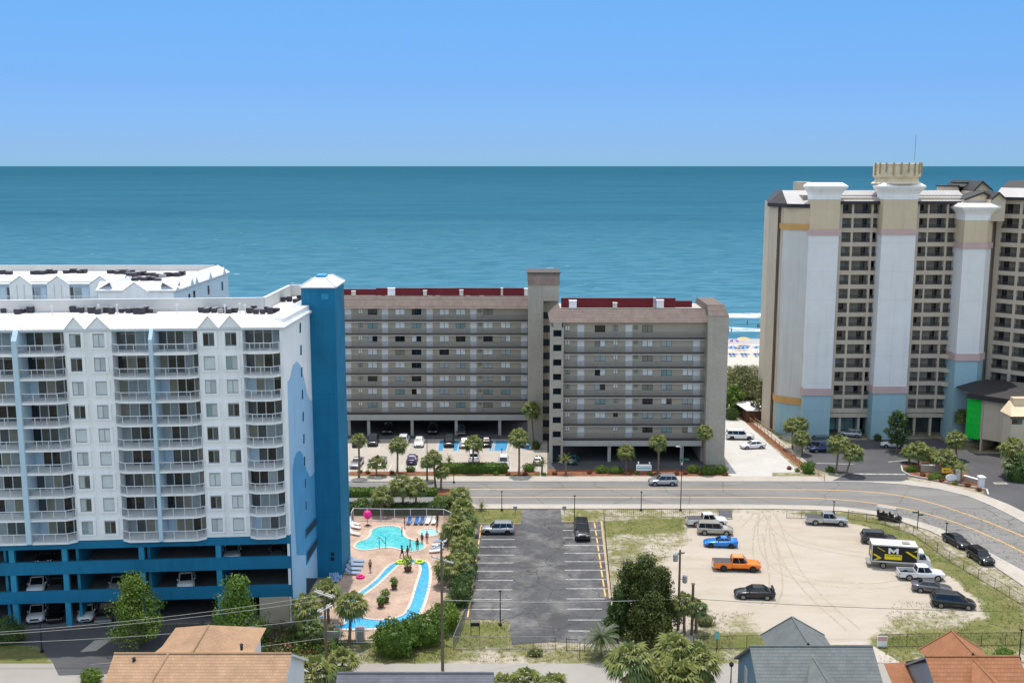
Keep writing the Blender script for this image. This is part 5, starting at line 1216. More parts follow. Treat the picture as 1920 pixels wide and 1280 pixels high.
def vehicle(kind, col, label, px, face, cat='car', name='parked_car', group='cars parked in the open lots', rim='rim', extra=None, detail=True, h=.0, scale=1.0):
    """px: centre of its footprint in the photo; face: pixel towards which the bonnet points, or an angle in degrees"""
    p = G(*px, h)
    if isinstance(face, tuple): q = G(*face, h); rz = math.atan2(q.y - p.y, q.x - p.x)
    else: rz = rad(face)
    S = SPEC[kind]; t = thing(name, label, cat, (p.x, p.y, h), rz, group)
    if scale != 1: t.scale = (scale,) * 3
    gh = S['gh']; xr, xf, r = S['wh']; hw = max(s[3] for s in S['st']); P = PAINT[col]
    def fbody(b):
        b.loft([ring(*s) for s in S['st']])
        for x in (xr, xf):                      # wheel-arch lips
            for sg in (1, -1):
                pts = [(x + (r + .09) * math.cos(a), sg * (hw + .005), r + (r + .09) * math.sin(a)) for a in [math.pi * k / 8 for k in range(9)]]
                b.path(pts, .035, 4)
    put(cached(('body', kind, col), fbody, P, True), 'body', t)
    def farch(b):
        for x in (xr, xf):
            for sg in (1, -1): b.lathe([(r + .08, -.02), (r + .08, .02)], 14, (x, sg * (hw - .015), r), axis='y')
        b.box(S['st'][0][0] + .3, S['st'][-1][0] - .3, -hw + .12, hw - .12, .2, .4)
    put(cached(('wheel_well', kind), farch, 'plastic_black'), 'wheel_well', t)
    br, bf, rr, rf, zb, zr, wb, wt = gh
    def fglass(b):
        lo = [(br, wb * .9), (br + .25, wb), (bf - .4, wb), (bf, wb * .82)]; hi = [(rr, wt * .94), (rr + .15, wt), (rf - .15, wt), (rf, wt * .94)]
        b.loft([[(x, y, zb - .04) for x, y in lo] + [(x, -y, zb - .04) for x, y in reversed(lo)], [(x, y, zr - .03) for x, y in hi] + [(x, -y, zr - .03) for x, y in reversed(hi)]])
    put(cached(('window', kind), fglass, 'car_glass'), 'window', t)
    def froof(b):
        hi = [(rr - .04, wt * .92), (rr + .15, wt + .02), (rf - .15, wt + .02), (rf + .04, wt * .92)]
        A_ = [(x, y, zr - .05) for x, y in hi] + [(x, -y, zr - .05) for x, y in reversed(hi)]; B_ = [(x, y * .97, zr + .005) for x, y in hi] + [(x, -y * .97, zr + .005) for x, y in reversed(hi)]; C_ = [(x * .9 + (rr + rf) * .05, y * .7, zr + .045) for x, y in hi] + [(x * .9 + (rr + rf) * .05, -y * .7, zr + .045) for x, y in reversed(hi)]
        b.loft([A_, B_, C_])
        for sg in (1, -1):
            b.tube((bf - .02, sg * wb * .84, zb - .03), (rf, sg * wt * .95, zr - .03), .045, 5); b.tube((br + .02, sg * wb * .91, zb - .03), (rr, sg * wt * .95, zr - .03), .07 if kind != 'minivan' else .05, 5)
            for f in ((.5,) if kind != 'large_suv' and kind != 'minivan' and kind != 'suv' else (.28, .62)):
                xx = br + .25 + (bf - br - .6) * f; x2 = rr + (rf - rr) * f; b.tube((xx, sg * (wb + .0), zb - .03), (x2, sg * (wt + .0), zr - .03), .04, 4)
    put(cached(('roof_panel', kind, col), froof, P), 'roof_panel', t)
    wheels(t, xr, xf, r, hw, rim)
    f = S['st'][-2]; fx = f[0] + .06; rx = S['st'][1][0] - .03
    def hl(b): b.hexa([(-.14, -.20, -.07), (.10, -.20, -.07), (.0, .20, -.07), (-.24, .20, -.07), (-.20, -.20, .07), (.04, -.20, .07), (-.08, .20, .07), (-.3, .20, .07)])
    for sg in (1, -1): put(cached(('headlight',), hl, 'light_glass'), 'headlight', t, (fx + .04, sg * (f[3] * .72), f[2] - .12), sc=(1, sg, 1))
    if kind != 'pickup':
        def tl(b): b.box(-.05, .07, -.2, .2, -.08, .08)
        for sg in (1, -1): put(cached(('tail_light',), tl, 'tail_red'), 'tail_light', t, (rx - .02, sg * (hw * .72), S['st'][1][2] - .14))
        def pl(b): b.box(-.03, .0, -.2, .2, -.07, .07)
        put(cached(('number_plate',), pl, 'shirt_white'), 'number_plate', t, (S['st'][0][0] - .005, 0, .62))
    def gr(b): b.box(-.05, .04, -.48, .48, -.09, .09)
    put(cached(('grille',), gr, 'plastic_black'), 'grille', t, (S['st'][-1][0] - .02, 0, f[2] - .22))
    def mi(b): b.hexa([(-.08, 0, 0), (.06, 0, 0), (.06, .18, .02), (-.06, .18, .02), (-.08, 0, .1), (.06, 0, .1), (.04, .18, .12), (-.06, .18, .12)])
    for sg in (1, -1): put(cached(('wing_mirror', col), mi, P), 'wing_mirror', t, (bf - .35, sg * wb, zb - .02), sc=(1, sg, 1))
    if kind == 'pickup':
        bx0, bx1 = -2.95, -.74
        def fbed(b):
            for sg in (1, -1):
                b.box(bx0, bx1, sg * .97 - .07, sg * .97 + .01 if sg > 0 else sg * .97 + .07, .48, 1.14) if sg > 0 else b.box(bx0, bx1, -.98, -.90, .48, 1.14)
                pts = [(xr + (r + .09) * math.cos(a), sg * .985, r + (r + .09) * math.sin(a)) for a in [math.pi * k / 8 for k in range(9)]]; b.path(pts, .04, 4)
            b.box(bx0, bx0 + .07, -.90, .90, .55, 1.12); b.box(bx1 - .06, bx1, -.90, .90, .55, 1.13); b.box(bx0 + .07, bx1 - .06, -.90, .90, .55, .62)
        put(cached(('cargo_bed', col), fbed, P), 'cargo_bed', t)
        def fb(b): b.box(bx0 + .08, bx1 - .07, -.89, .89, .625, .66)
        put(cached(('bed_liner',), fb, 'plastic_black'), 'bed_liner', t)
        if extra == 'cover':
            def fc(b): b.hexa([(bx0 + .02, -.93, 1.10), (bx1 - .01, -.93, 1.10), (bx1 - .01, .93, 1.10), (bx0 + .02, .93, 1.10), (bx0 + .05, -.9, 1.17), (bx1 - .02, -.9, 1.17), (bx1 - .02, .9, 1.17), (bx0 + .05, .9, 1.17)])
            put(cached(('bed_cover',), fc, 'asphalt_dark'), 'bed_cover', t)
        def fbm(b): b.box(bx0 - .16, bx0 - .01, -.92, .92, .48, .66)
        put(cached(('rear_bumper',), fbm, 'steel'), 'rear_bumper', t)
        def t2(b): b.box(-.05, .02, -.07, .07, -.17, .17)
        for sg in (1, -1): put(cached(('tail_light', 'p'), t2, 'tail_red'), 'tail_light', t, (bx0 - .01, sg * .89, .95))
        def tb(b): b.box(-2.7, 2.6, -.6, .6, .35, .5)
        put(cached(('chassis',), tb, 'plastic_black'), 'chassis', t)
    if extra == 'spoiler':
        b = MB(); b.box(-2.28, -2.0, -.72, .72, 1.22, 1.27)
        for sg in (1, -1): b.box(-2.24, -2.04, sg * .7 - .02, sg * .7 + .02, 1.0, 1.3)
        b.build('rear_spoiler', 'plastic_black', t, loc=(0, 0, 0))
    if extra == 'bikes':
        b = MB(); 
        for y in (-.35, .3):
            for x in (-2.6,): b.path([(x, y + .33 * math.cos(a), .98 + .33 * math.sin(a)) for a in [k * math.pi / 5 for k in range(11)]], .03, 4)
        b.path([(-2.6, -.35, 1.0), (-2.62, -.05, 1.5), (-2.6, .3, 1.0)], .03, 4); b.box(-2.66, -2.3, -.05, .05, .55, .62); b.box(-2.7, -2.62, -.05, .05, .55, 1.5)
        b.build('bike_rack', 'plastic_black', t, loc=(0, 0, 0))
    if extra == 'rails':
        b = MB()
        for sg in (1, -1): b.tube((rr + .2, sg * wt * .9, zr + .08), (rf - .1, sg * wt * .9, zr + .08), .025, 5)
        b.build('roof_rail', 'steel', t, loc=(0, 0, 0))
    if extra == 'stripe':
        b = MB(); b.box(rr + .1, rf - .1, -.05, .05, zr + .04, zr + .06); b.build('roof_rail', 'plastic_black', t, loc=(0, 0, 0))
    return t
V = vehicle
V('suv', 'silver', 'silver sport utility car parked alone at the top left of the asphalt lot', (933, 999), (880, 999), extra='rails', rim='rim_dark')
V('large_suv', 'black', 'black car with bike rack at the top right of the asphalt lot', (1091, 1004), -91, extra='bikes', scale=1.06)
V('pickup', 'white', 'white crew cab pickup with black bed cover, next to the dry grass', (1325, 984), (1400, 983), 'pickup', 'pickup_truck', extra='cover')
V('large_suv', 'beige', 'pale tan sport utility car between the white pickup and the blue hatchback', (1340, 1000), (1400, 1002), scale=.95, extra='rails')
V('coupe', 'blue', 'bright blue low hatchback on the sandy lot', (1351, 1023), (1290, 1021), rim='rim_dark')
V('pickup', 'orange', 'bright orange lifted pickup truck standing alone on the sand', (1381, 1067), (1450, 1069), 'pickup', 'pickup_truck', extra='cover', rim='rim_dark', scale=1.03)
V('saloon', 'black', 'black saloon with rear spoiler alone in the middle of the sandy lot', (1414, 1119), (1350, 1117), extra='spoiler', scale=1.03)
V('pickup', 'silver', 'silver pickup with dark bed cover under the road verge', (1550, 982), (1620, 985), 'pickup', 'pickup_truck', extra='cover')
V('suv', 'dark_gray', 'dark grey car half hidden behind the lettered box truck', (1647, 1017), (1720, 1021), scale=1.02)
V('pickup', 'white', 'white pickup with open bed right beside the box truck', (1726, 1084), (1800, 1086), 'pickup', 'pickup_truck', scale=.97)
V('saloon', 'gray', 'grey saloon between the white pickup and the black van', (1746, 1108), (1810, 1114))
V('minivan', 'black', 'long black van at the near end of the row on the grass', (1786, 1136), (1860, 1142))
V('saloon', 'black', 'black saloon on the sandy shoulder, farther of the two by the bend', (1794, 1021), (1826, 1038))
V('suv', 'black', 'black car on the sandy shoulder, nearer of the two by the bend', (1838, 1051), (1868, 1070), scale=.95)
V('suv', 'silver', 'silver sport utility car driving along the main road', (1243, 908.5), (1180, 908.5), group='moving cars', extra='rails')
V('large_suv', 'white', 'large white sport utility car beside the end pier of the beige condominium', (1387, 823), (1440, 824), rim='rim_dark')
V('saloon', 'white', 'white saloon parked nearest the mulch strip of the side lot', (1411, 840), (1360, 842))
V('saloon', 'silver', 'pale silver saloon beside the lift tower in the condominium parking', (669, 873), (655, 892))
V('saloon', 'silver', 'silver car half hidden behind a round palm bush', (714, 872), (707, 888))
V('saloon', 'navy', 'dark blue saloon with glaring rear window behind a low bush', (773, 866), (780, 842))
V('minivan', 'white', 'white van behind the long clipped hedge', (889, 861), (890, 840))
V('suv', 'white', 'white sport utility car at the right end of the clipped hedge', (944, 873), (943, 892))
V('saloon', 'gray', 'grey car tucked behind a palm bush near the stair tower', (1009, 868), (1013, 850), scale=.9)
V('suv', 'black', 'dark car behind the first tall palm of the condominium parking', (671, 834), (667, 850))
V('suv', 'dark_gray', 'dark sport utility car second from the lift tower in the back bay row', (700, 832), (694, 850))
V('suv', 'white', 'white sport utility car behind a palm crown in the back bay row', (757, 830), (762, 815))
V('saloon', 'white', 'white saloon in the middle of the back bay row', (786, 834), (783, 850))
V('suv', 'black', 'black sport utility car on the blue painted bay', (842, 834), (840, 850))
V('saloon', 'silver', 'silver car behind a palm beside the blue painted bay', (871, 836), (868, 850))
V('saloon', 'black', 'black car behind the palm between two blue bays', (912, 834), (912, 848))
V('saloon', 'navy', 'dark car behind the palm beside the stair tower', (976, 834), (975, 848))
V('suv', 'black', 'black car in the shade under the left block, leftmost', (728, 811), (722, 824))
V('suv', 'black', 'black car in the shade under the left block near the middle column', (812, 811), (810, 824))
V('pickup', 'gray', 'grey pickup in the shade under the left block', (864, 811), (863, 795), 'pickup', 'pickup_truck', scale=.9)
V('saloon', 'teal', 'dark teal car under the wing behind a leafy palm', (1074, 866), (1082, 850))
V('suv', 'gray', 'grey blue car in the shadow of the tall hotel, farther of two', (1532, 833), (1500, 834), group='cars parked at the tall hotel')
V('suv', 'navy', 'navy car in the shadow of the tall hotel, nearer of two', (1540, 846), (1500, 848), group='cars parked at the tall hotel')
V('suv', 'silver', 'silver car at the glass lobby of the tall hotel', (1594, 818), (1560, 815), group='cars parked at the tall hotel', scale=.9)
V('coupe', 'white', 'white sports coupe parked by the hotel pilaster', (1675, 838), (1640, 836), group='cars parked at the tall hotel')
# cars in the garage of the balcony hotel (nose or tail to the openings)
def garage_car(kind, col, label, u, v, level, out=True, **k):
    z = (.062, 3.455, 6.955)[level]; p = HP(u, v, BC - oA * 3.0, oA); a = math.atan2(oA.y, oA.x) + (.16 if out else math.pi + .1)
    t = V(kind, col, label, (960, 1000), 0, group='cars in the hotel garage', **k); t.location = (p.x, p.y, z); t.rotation_euler = (0, 0, a); return t
garage_car('suv', 'white', 'white sport utility car on the ground deck of the garage, far left', 72, 1150, 0)
garage_car('saloon', 'black', 'black saloon on the ground deck beside the leftmost white car', 108, 1160, 0)
garage_car('saloon', 'white', 'white saloon on the ground deck right of the second garage column', 165, 1150, 0)
garage_car('pickup', 'gray', 'grey pickup on the ground deck beside the small tree', 203, 1150, 0, False, cat='pickup', name='pickup_truck')
garage_car('suv', 'white', 'white sport utility car on the middle deck of the garage, far left', 72, 1095, 1)
garage_car('saloon', 'gray', 'grey car on the middle deck just right of the far left white one', 108, 1098, 1)
garage_car('saloon', 'silver', 'silver car on the middle deck above the small tree', 222, 1098, 1)
garage_car('suv', 'white', 'white sport utility car on the middle deck near the second tree', 350, 1090, 1)
garage_car('suv', 'black', 'dark car on the top deck of the garage, far left', 88, 1044, 2)
garage_car('suv', 'silver', 'silver car on the top deck of the garage near its right end', 436, 1044, 2)
garage_car('saloon', 'gray', 'grey car on the top deck of the garage at the corner', 520, 1044, 2)

# box truck with black and yellow lettered body
p = G(1686, 1062); q = G(1760, 1067); BT = thing('box_truck', 'box truck with black and yellow lettered body on the sandy lot', 'truck', (p.x, p.y, 0), math.atan2(q.y - p.y, q.x - p.x))
bx0, bx1, hw, z0_, z1_ = -3.7, 2.0, 1.18, .95, 3.25
b = MB(); b.box(bx0, bx1, -hw, hw, z0_, z1_)
for x in (bx0, bx1):
    for y in (-hw, hw): b.box(x - .06, x + .06, y - .06, y + .06, z0_, z1_ + .04)
for y in (-hw, hw): b.box(bx0, bx1, y - .05, y + .05, z1_ - .1, z1_ + .04); b.box(bx0, bx1, y - .05, y + .05, z0_ - .05, z0_ + .12)
b.box(bx0 - .05, bx0 + .05, -hw, hw, z1_ - .1, z1_ + .04); b.build('cargo_box', 'vent_pale', BT, loc=(0, 0, 0))
b = MB(); b.box(bx0 + .08, bx1 - .08, -hw - .012, -hw - .004, z0_ + .16, z1_ - .14); b.box(bx0 - .012, bx0 - .004, -hw + .1, hw - .1, z0_ + .2, z1_ - .15); gp = b.build('side_graphic', 'truck_black', BT, loc=(0, 0, 0))
b = MB(); y = -hw - .018
def yq(P, m=0): b.poly([(x, y, z) for x, z in P], m)
yq([(bx0 + .1, 1.95), (bx0 + .35, 2.0), (bx0 + 1.25, 1.5), (bx0 + .5, 1.15), (bx0 + .2, 1.18), (bx0 + .85, 1.5)]); yq([(.4, 2.55), (.8, 2.55), (1.9, 1.9), (1.9, 1.6)]); yq([(1.1, 2.55), (1.45, 2.55), (1.9, 2.85), (1.9, 2.6)])
yq([(-2.1, 1.35), (.05, 1.35), (.05, 2.05), (-2.1, 2.05)]); yq([(bx0 + .6, 2.9), (bx0 + .75, 2.9), (bx0 + 1.7, 2.4), (bx0 + 1.55, 2.4)])
for k in range(9): b.poly([(-1.9 + k * .21, y - .004, 1.78), (-1.78 + k * .21, y - .004, 1.78), (-1.78 + k * .21, y - .004, 1.92), (-1.9 + k * .21, y - .004, 1.92)], 1)
b.poly([(bx0 - .02, -.6, 1.5), (bx0 - .02, .5, 1.5), (bx0 - .02, .5, 2.2), (bx0 - .02, -.6, 2.2)])
b.build('chevron', ['truck_yellow', 'truck_black'], gp, loc=(0, 0, 0))
b = MB()
for P in ([(-1.65, 2.15), (-1.4, 2.15), (-1.4, 2.9), (-1.65, 2.9)], [(-.65, 2.15), (-.4, 2.15), (-.4, 2.9), (-.65, 2.9)], [(-1.4, 2.9), (-1.4, 2.55), (-1.03, 2.2), (-1.03, 2.5)], [(-.65, 2.9), (-.65, 2.55), (-1.02, 2.2), (-1.02, 2.5)]): yq(P)
yq([(-1.2, 2.75), (-1.02, 2.58), (-.85, 2.75), (-1.02, 2.68)], 1); b.build('emblem', ['sign_white', 'lime'], gp, loc=(0, 0, 0))
b = MB(); b.loft([[(2.06, -1.0, .5), (2.06, 1.0, .5), (2.06, 1.0, 2.45), (2.06, -1.0, 2.45)], [(2.9, -1.0, .5), (2.9, 1.0, .5), (2.85, .92, 2.4), (2.85, -.92, 2.4)], [(3.3, -1.0, .5), (3.3, 1.0, .5), (3.3, .95, 1.55), (3.3, -.95, 1.55)], [(3.75, -.92, .5), (3.75, .92, .5), (3.72, .85, 1.3), (3.72, -.85, 1.3)]]); b.build('cab', PAINT['white'], BT, loc=(0, 0, 0))
b = MB(); b.poly([(2.9, -.9, 2.32), (2.9, .9, 2.32), (3.32, .9, 1.62), (3.32, -.9, 1.62)])
for sg in (1, -1): b.poly([(2.25, sg * 1.012, 1.5), (3.2, sg * 1.005, 1.5), (2.88, sg * .96, 2.25), (2.25, sg * 1.01, 2.25)])
b.build('window', 'car_glass', BT, loc=(0, 0, 0)); b = MB(); b.box(bx0, 3.4, -.5, .5, .5, .92); b.box(bx0 - .5, bx0, -1.1, 1.1, .5, .62); b.build('chassis', 'steel_dull', BT, loc=(0, 0, 0)); wheels(BT, -2.2, 2.75, .42, 1.1)
b = MB(); b.box(.2, 1.1, -.4, .4, z1_ + .01, z1_ + .14); b.build('roof_hatch', 'steel_dull', BT, loc=(0, 0, 0))
# golf cart
p = G(1667, 975); q = G(1720, 984); GC = thing('golf_cart', 'long black golf cart with white roof parked on the verge by the bend', 'golf cart', (p.x, p.y, 0), math.atan2(q.y - p.y, q.x - p.x))
b = MB(); b.loft([[(-1.7, -.6, .35), (-1.7, .6, .35), (-1.7, .6, .75), (-1.7, -.6, .75)], [(.6, -.62, .32), (.6, .62, .32), (.6, .62, .5), (.6, -.62, .5)], [(1.3, -.6, .34), (1.3, .6, .34), (1.2, .55, .9), (1.2, -.55, .9)], [(1.8, -.5, .38), (1.8, .5, .38), (1.7, .45, .7), (1.7, -.45, .7)]]); b.build('body', PAINT['black'], GC, loc=(0, 0, 0))
for x in (-1.35, -.55, .35): b = MB(); b.box(x - .25, x + .25, -.55, .55, .72, .86); b.hexa([(x - .32, -.55, .86), (x - .22, -.55, .86), (x - .22, .55, .86), (x - .32, .55, .86), (x - .42, -.5, 1.25), (x - .34, -.5, 1.25), (x - .34, .5, 1.25), (x - .42, .5, 1.25)]); b.build('seat', 'plastic_black', GC, loc=(0, 0, 0))
b = MB()
for x, x2 in ((-1.6, -1.7), (1.15, .75)):
    for sg in (1, -1): b.tube((x, sg * .56, .7), (x2, sg * .56, 1.92), .03, 5)
b.build('roof_post', 'black_metal', GC, loc=(0, 0, 0)); b = MB(); b.hexa([(-1.9, -.64, 1.92), (.95, -.64, 1.92), (.95, .64, 1.92), (-1.9, .64, 1.92), (-1.85, -.6, 2.0), (.9, -.6, 2.0), (.9, .6, 2.0), (-1.85, .6, 2.0)]); b.build('roof', 'ac_pale', GC, loc=(0, 0, 0)); wheels(GC, -1.2, 1.25, .27, .66, 'rim_dark')

# ------------------------------------------------------------------ vegetation
def frond_fan(b, o, d, R, m, rnd):
    """one fan frond of a cabbage palm: a bent stalk and a folded fan of blades"""
    up = Vector((0, 0, 1)); side = d.cross(up); side = side.normalized() if side.length > .05 else Vector((1, 0, 0)); nrm = side.cross(d).normalized()
    L = R * rnd.uniform(.42, .58); tip = o + d * L + Vector((0, 0, -.06 * R)); b.tube(o, tip, .018 * R, 3, m, .010 * R)
    n = 9
    for k in range(n):
        a = (k / (n - 1) - .5) * 2.3; dr = (d * math.cos(a) + side * math.sin(a)).normalized(); bl = R * rnd.uniform(.44, .56) * (1 - .22 * abs(a))
        w = nrm.cross(dr).normalized() * R * .05; m1 = tip + dr * bl * .55 + nrm * (.03 * R) - up * (.05 * R); e = tip + dr * bl - up * (R * rnd.uniform(.16, .34))
        i = len(b.v); b.v += [tuple(tip), tuple(m1 + w), tuple(e), tuple(m1 - w)]; b.f += [(i, i + 1, i + 2, i + 3)]; b.m += [m]
def frond_feather(b, o, d, R, m, rnd):
    up = Vector((0, 0, 1)); side = d.cross(up); side = side.normalized() if side.length > .05 else Vector((1, 0, 0)); pts = []; p = o; dd = d.copy()
    for k in range(8): pts.append(p); p = p + dd * R * .14; dd = (dd + Vector((0, 0, -.16))).normalized()
    b.path(pts, .012 * R, 3, m)
    for k in range(1, 8):
        for sg in (1, -1):
            for s in (0, .5):
                q = pts[k].lerp(pts[k - 1], s); e = q + side * sg * R * .26 * (1 - k / 11) + (pts[k] - pts[k - 1]).normalized() * R * .13 - up * R * .05; w = (pts[k] - pts[k - 1]).normalized() * R * .02
                i = len(b.v); b.v += [tuple(q - w), tuple(q + w), tuple(e)]; b.f += [(i, i + 1, i + 2)]; b.m += [m]
def crown_mesh(seed, n=58, kind='fan', mats=('leaf_palm', 'leaf_palm_dark', 'leaf_dead'), low=-.75):
    rnd = random.Random(seed); b = MB()
    for k in range(n):
        f = (k + .5) / n; z = 1 - f * (1 - low) ; a = k * 2.39996 + rnd.uniform(-.3, .3); z = max(-1, min(.98, z + rnd.uniform(-.1, .1))); h = math.sqrt(1 - z * z)
        d = Vector((h * math.cos(a), h * math.sin(a), z)); m = 2 if f > .93 else (1 if (f > .55 and rnd.random() < .6) or rnd.random() < .2 else 0)
        (frond_fan if kind == 'fan' else frond_feather)(b, Vector((0, 0, 0)), d, rnd.uniform(.88, 1.08), m, rnd)
    me = b.mesh('crown', mats); return me
CROWNS = [crown_mesh(s) for s in (1, 2, 3)]
CROWN_SHRUB = [crown_mesh(s, 40, 'fan', ('leaf_palm', 'leaf_palm_dark', 'leaf_palm_dark'), -.25) for s in (7, 8)]
CROWN_DARK = [crown_mesh(11, 46, 'fan', ('leaf_palm_dark', 'leaf_dark', 'leaf_dead'), -.6)]
CROWN_FEATHER = [crown_mesh(5, 64, 'feather', ('leaf_palm_gray', 'leaf_palm_dark', 'leaf_palm_gray'), -.5), crown_mesh(6, 26, 'feather', ('leaf_palm', 'leaf_palm_dark', 'leaf_palm'), .05)]
def trunk_mesh(seed, h, r):
    rnd = random.Random(seed); b = MB(); bend = Vector((rnd.uniform(-.05, .05) * h, rnd.uniform(-.05, .05) * h, 0)); n = max(4, int(h / .5)); R_ = []
    for k in range(n + 1):
        f = k / n; c = bend * (f * f - f) * 1.2; rr = r * (1.25 - .35 * min(1, f * 4) + (.22 if k % 2 else 0) * .4 + (.35 if f > .88 else 0))
        R_.append([(c.x + rr * math.cos(2 * math.pi * q / 8), c.y + rr * math.sin(2 * math.pi * q / 8), h * f) for q in range(8)])
    b.loft(R_); return b.mesh('trunk', 'palm_bark')
def palm(label, base, crown, rpx, kind='fan', group='cabbage palms', name='palm_tree'):
    """base and crown-centre pixels, crown radius in pixels"""
    p = G(*base); top = AY(crown[0], crown[1], p.y); zc = max(.35, top.z); R_ = rpx / FPX * (p.y * CT + (CAMZ - zc) * ST)
    t = thing(name, label, 'palm', (p.x, p.y, 0), 0, group)
    sd_ = int(abs(p.x * 7 + p.y * 13)) ; rnd = random.Random(sd_)
    tr = put(trunk_mesh(sd_, zc, .17 if kind != 'shrub' else .12), 'trunk', t); lean = Vector((top.x - p.x, 0, 0))
    if abs(lean.x) > .05:
        for v_ in tr.data.vertices: v_.co.x += lean.x * (v_.co.z / zc)
    C_ = {'fan': CROWNS, 'shrub': CROWN_SHRUB, 'dark': CROWN_DARK, 'pindo': CROWN_FEATHER[:1], 'spiky': CROWN_FEATHER[1:]}[kind]
    put(C_[sd_ % len(C_)], 'crown', t, (lean.x, 0, zc), (0, 0, rnd.uniform(0, 6.28)), (R_ * 1.16, R_ * 1.16, R_ * 1.08 * (1.0 if kind != 'shrub' else 1.1)))
    return t
def leafblob(b, c, rx, ry, rz, n, size, rnd, m=0, shell=.55):
    for _ in range(n):
        while True:
            q = Vector((rnd.uniform(-1, 1), rnd.uniform(-1, 1), rnd.uniform(-1, 1)))
            if shell < q.length <= 1: break
        p = Vector(c) + Vector((q.x * rx, q.y * ry, q.z * rz)); nn = (q + Vector((rnd.uniform(-.9, .9), rnd.uniform(-.9, .9), rnd.uniform(-.4, .9)))).normalized()
        x = nn.orthogonal().normalized(); y = nn.cross(x); a = rnd.uniform(0, 6.28); x, y = x * math.cos(a) + y * math.sin(a), y * math.cos(a) - x * math.sin(a); s = size * rnd.uniform(.6, 1.3)
        i = len(b.v); b.v += [tuple(p - x * s), tuple(p + y * s * .55), tuple(p + x * s), tuple(p - y * s * .55)]; b.f.append((i, i + 1, i + 2, i + 3)); b.m.append(m)
def bush(name, label, px, w, h, d, leaf, cat='bush', group=None, size=.13, dens=1.0, rz=0, box=False, z0=0):
    """px: centre of its foot; w, d, h in metres"""
    p = G(*px) if len(px) == 2 else Vector(px); rnd = random.Random(int(p.x * 31 + p.y * 17) & 0xffff); b = MB()
    if box:
        n = int(dens * 60 * (w * d + 2 * w * h + 2 * d * h))
        for _ in range(n):
            f = rnd.random(); A1_, A2_, A3_ = w * d, 2 * w * h, 2 * d * h; f *= A1_ + A2_ + A3_
            x, y, z = rnd.uniform(-w / 2, w / 2), rnd.uniform(-d / 2, d / 2), rnd.uniform(.05, h)
            if f < A1_: z = h
            elif f < A1_ + A2_: y = rnd.choice((-d / 2, d / 2))
            else: x = rnd.choice((-w / 2, w / 2))
            wob = .10 * noise.noise(Vector((x * 1.3 + p.x, y * 1.3 + p.y, z * 1.3))) * 2
            edge = 1 - .22 * max(0, z / h - .75) * 4 * (abs(2 * y / d) ** 4)
            leafblob(b, (x * (1 + wob * .1), y * edge + wob * .3, z * (1 + wob * .5)), .1, .1, .1, 1, size, rnd, 0, 0)
        cb = MB(); cb.loft([[(sx * (w / 2 - .12), sy * (d / 2 - .12), 0) for sx, sy in ((-1, -1), (1, -1), (1, 1), (-1, 1))], [(sx * (w / 2 - .12), sy * (d / 2 - .14), h - .2) for sx, sy in ((-1, -1), (1, -1), (1, 1), (-1, 1))], [(sx * (w / 2 - .3), sy * (d / 2 - .3), h - .1) for sx, sy in ((-1, -1), (1, -1), (1, 1), (-1, 1))]])
    else:
        area = 3.2 * (w * d / 4 + (w + d) * h / 4); n = int(dens * area / (size * size) * 1.1); sx = rnd.uniform(0, 99)
        for _ in range(n):                       # leaves on a lumpy dome, some deeper inside
            a = rnd.uniform(0, 6.283); cz = rnd.uniform(-.7, 1); ch = math.sqrt(max(0, 1 - cz * cz)); q = Vector((ch * math.cos(a), ch * math.sin(a), cz))
            f = (.80 + .42 * noise.noise(q * 2.2 + Vector((sx, 0, 0))) + .22 * noise.noise(q * 5 + Vector((0, sx, 0)))) * rnd.uniform(.86, 1.03)
            leafblob(b, (q.x * f * w / 2, q.y * f * d / 2, max(.06, h * (.42 + .58 * q.z * f))), .05, .05, .05, 1, size, rnd, 0, 0)
        cb = MB(); cb.lathe([(.26, 0), (.33, .2), (.33, .42), (.24, .6), (.06, .7)], 10); cb.v = [(x * w, y * d, z * h) for x, y, z in cb.v]
    t = thing(name, label, cat, (p.x, p.y, z0), rz, group)
    b.build('foliage', leaf, t, loc=(0, 0, 0)); cb.build('inner_core', leaf, t, loc=(0, 0, 0)); return t  # solid leaf-coloured core fills the bush against seeing through
def tree(name, label, px, h, w, leaf, shape='round', n=55, per=70, size=.16, cat='tree', group=None, trunk_h=None, seed=None):
    p = G(*px); rnd = random.Random(seed or int(p.x * 31 + p.y * 17) & 0xffff); t = thing(name, label, cat, (p.x, p.y, 0), 0, group); b = MB(); tb = MB()
    th = trunk_h if trunk_h is not None else h * .28; tb.tube((0, 0, 0), (.1, 0, th), .2, 7, 0, .14); tb.tube((.1, 0, th), (0, 0, h * .8), .14, 6, 0, .04)
    for k in range(n):
        f = (k + rnd.random()) / n; z = th * .75 + (h - th * .75) * f
        if shape == 'cone': rmax = w / 2 * (1 - f * .86) * (.45 + .55 * min(1, f * 6))
        elif shape == 'cedar': rmax = w / 2 * (1 - max(0, f - .35) * 1.05)
        else: rmax = w / 2 * math.sin(math.pi * min(.97, .12 + f * .86)) ** .7
        a = k * 2.4 + rnd.uniform(-.5, .5); rr = rmax * rnd.uniform(.35, 1.0); c = (rr * math.cos(a), rr * math.sin(a), z)
        if k % 2 == 0: tb.tube((0, 0, max(th * .6, z - rr * .5)), c, .05, 4, 0, .015)
        s = rnd.uniform(.65, 1.2) * w * .13 + .18; leafblob(b, c, s, s, s * .8, int(per * rnd.uniform(.6, 1.3)), size, rnd, 0, .35)
    b.build('crown', leaf, t, loc=(0, 0, 0)); tb.build('trunk', 'bark', t, loc=(0, 0, 0)); return t
PG = 'palms in front of the beige condominium'
palm('tall slim palm nearest the blue lift tower, before the parked cars', (673, 896), (672, 822), 15, group=PG)
palm('palm before the white sport utility car of the back bay row', (745, 888), (746, 832), 19, group=PG)
